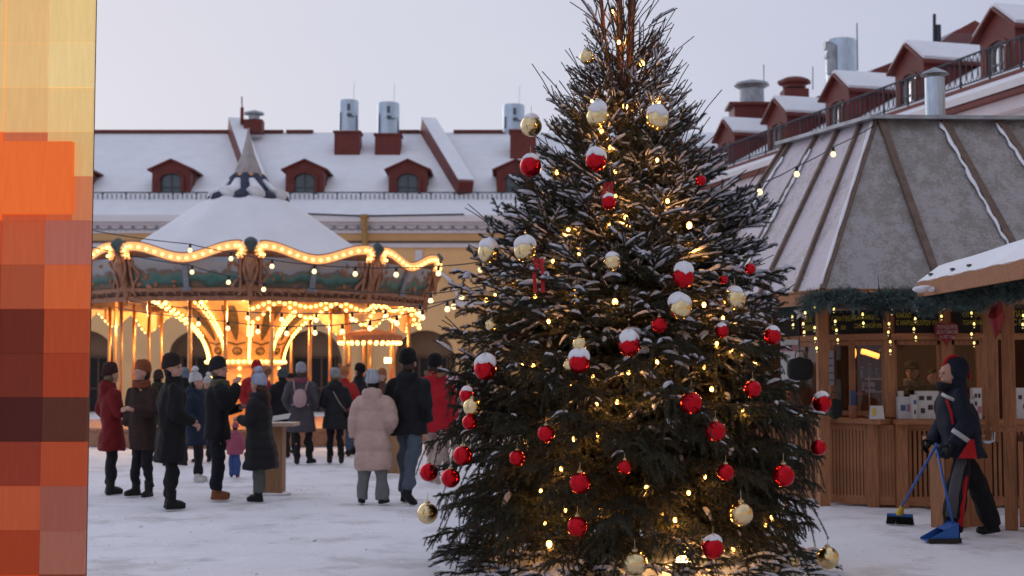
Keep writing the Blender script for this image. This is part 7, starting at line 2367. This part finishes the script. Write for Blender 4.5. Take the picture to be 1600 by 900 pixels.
SWK = None
sw = person(1507, 563, 837, 90, 'person sweeping snow in a navy hooded work jacket with red trim and reflective tape', (.010, .014, .027), hem=.80, flare=1.12, hood='up', hat='hood', trousers=(.008, .008, .010), wide=1.5, boots=(.008, .008, .009),
            arms=(((-.285, -.02, 1.15), (-.25, .17, .93)), ((.28, .05, 1.14), (.23, .24, .96))), stance=([(-.10, .16, .085), (.10, -.33, .10)], [0, -.18], [0.0, 0.0]), vox=.0115, glove=(.008, .008, .009), bulk=1.27, lean=10, extra=sweeper_extra)
def sweep_tools():
    m_blue = M('blue_plastic', (.015, .10, .36), .45, var=.12); m_yel = M('yellow_plastic', (.60, .40, .02), .5); m_bris = M('black_bristles', (.008, .008, .009), .9)
    hp = at(1460, 702, 14.15)
    brush = at(1406, 795, 15.3); brush.z = 0.10
    t = thing('push_broom', 'blue-handled broom with black bristles and yellow socket held by the sweeper', 'broom', (brush.x, brush.y, 0))
    d = (brush - hp).normalized()
    q = MB(); q.tube([hp - d * .10, brush + Vector((0, 0, .06))], .014, 8); q.build('handle', m_blue, t, smooth=True)
    q = MB(); q.tube([brush + Vector((0, 0, .045)) - d * .10, brush + Vector((0, 0, .03)), brush + Vector((0, 0, .0))], [.022, .04, .05], 10); q.build('socket', m_yel, t, smooth=True)
    ax = Vector((.87, -.3, -.02)).normalized()
    q = MB(); q.beam(brush - ax * .135 + Vector((0, 0, .0)), brush + ax * .135 + Vector((0, 0, .0)), .055, .03); q.build('brush_block', m_blue, t, bevel=.006)
    q = MB()
    for i in range(22):
        for j in range(4):
            b_ = brush + ax * (-.128 + .256 * i / 21) + Vector((.1, .35, 0)).normalized() * (-.02 + .0133 * j) - Vector((0, 0, .012))
            q.tube([b_, b_ + Vector((rng.uniform(-.006, .006) + ax.x * .01 * (i - 10.5) / 10, rng.uniform(-.02, .02), -.085))], [.0065, .0055], 4)
    stuff(q.build('bristles', m_bris, t))
    # dustpan standing in front of the near boot
    a = at(1447, 838, 13.75); a.z = .012; b_ = at(1497, 838, 13.75); b_.z = .012
    t2 = thing('dustpan', 'blue long-handled dustpan with a black lip beside the boot of the sweeper', 'dustpan', (b_.x, b_.y, 0))
    f = (a - b_); f.z = 0; u = f.normalized(); v_ = Vector((0, 1, 0))
    L_ = f.length; wd = .13
    q = MB()
    bk = b_ + u * .02
    prof = [(0, .17), (.03, .175), (L_ * .35, .13), (L_ * .75, .06), (L_, .018)]
    for sy in (-1, 1):
        pts = [bk + u * x + v_ * (sy * wd) for x, z in prof]
        q.plate([bk + v_ * (sy * wd)] + [bk + u * L_ + v_ * (sy * wd)] + [bk + u * x + v_ * (sy * wd) + Vector((0, 0, z)) for x, z in prof[::-1]], .008 * sy)
    q.plate([bk - v_ * wd, bk + v_ * wd, bk + v_ * wd + Vector((0, 0, .17)), bk - v_ * wd + Vector((0, 0, .17))], .01)
    q.plate([bk - v_ * wd + Vector((0, 0, .01)), bk + v_ * wd + Vector((0, 0, .01)), bk + v_ * wd + u * L_ + Vector((0, 0, .004)), bk - v_ * wd + u * L_ + Vector((0, 0, .004))], .008)
    q.plate([bk - v_ * wd + Vector((0, 0, .17)), bk + v_ * wd + Vector((0, 0, .17)), bk + v_ * wd * .9 + u * L_ * .5 + Vector((0, 0, .115)), bk - v_ * wd * .9 + u * L_ * .5 + Vector((0, 0, .115))], .006)
    q.build('pan', m_blue, t2)
    q = MB(); q.beam(bk - u * .01 - v_ * wd + Vector((0, 0, .012)), bk + u * L_ - v_ * wd + Vector((0, 0, .008)), .03, .045); q.build('rubber_lip', m_black, t2)
    q = MB(); q.tube([bk + u * .03 + Vector((0, -.02, .15)), at(1478, 770, 13.95), hp + Vector((.01, -.02, .06))], .013, 8); q.build('handle', m_blue, t2, smooth=True)
sweep_tools()
finish_rem()

# ================================================================== tables with menus, cups
def bar_table(px, yf, label, menu):
    g_ = ground(px, yf)
    t = thing('bar_table', label, 'table', g_)
    zt = 0.95
    for sx, sy, w_, d_ in ((0, -.17, .38, .03), (0, .17, .38, .03), (-.18, 0, .03, .31), (.18, 0, .03, .31)):
        q = MB(); q.box((g_.x + sx, g_.y + sy, (zt - .045) / 2 + .01), (w_ - .002, d_, zt - .055)); q.build('pedestal_board', m_tablew, t, bevel=.004)
    q = MB(); q.box((g_.x + .03, g_.y, zt - .02), (.66, .62, .045)); q.build('table_top', m_tablet, t, bevel=.006)
    q = MB(); q.ball((g_.x, g_.y, 0.0), (.30, .28, .035), 16, 6); q.build('snow_skirt', m_snow, t, smooth=True)
    if menu:
        for i, (dx, a) in enumerate(((.13, .5), (.22, -.25))):
            l_ = thing('menu_leaflet', ('open white leaflet propped on the wooden bar table', 'second white leaflet lying flat on the wooden bar table')[i], 'leaflet', (g_.x + dx, g_.y - .12, zt + .003))
            q = MB()
            if i == 0: q.plate([(g_.x + .02, g_.y - .2, zt + .02), (g_.x + .27, g_.y - .14, zt + .06), (g_.x + .29, g_.y - .05, zt + .13), (g_.x + .04, g_.y - .1, zt + .09)], .004)
            else: q.plate([(g_.x + .10, g_.y - .28, zt + .006), (g_.x + .32, g_.y - .26, zt + .006), (g_.x + .33, g_.y - .1, zt + .012), (g_.x + .11, g_.y - .1, zt + .012)], .003)
            q.build('folded_sheet', m_card, l_)
m_tablew = M('table_plywood', (.32, .17, .085), .65, var=.2, scale=3, stretch=WOODST)
m_tablet = M('table_top_wood', (.48, .34, .25), .55, var=.12, scale=3, stretch=(1.5, 10, 10))
bar_table(421, 771, 'square wooden bar table with white leaflets beside the pale blue hat', True)
bar_table(612, 741, 'wooden bar table half hidden between the beige coat and the black jacket', False)
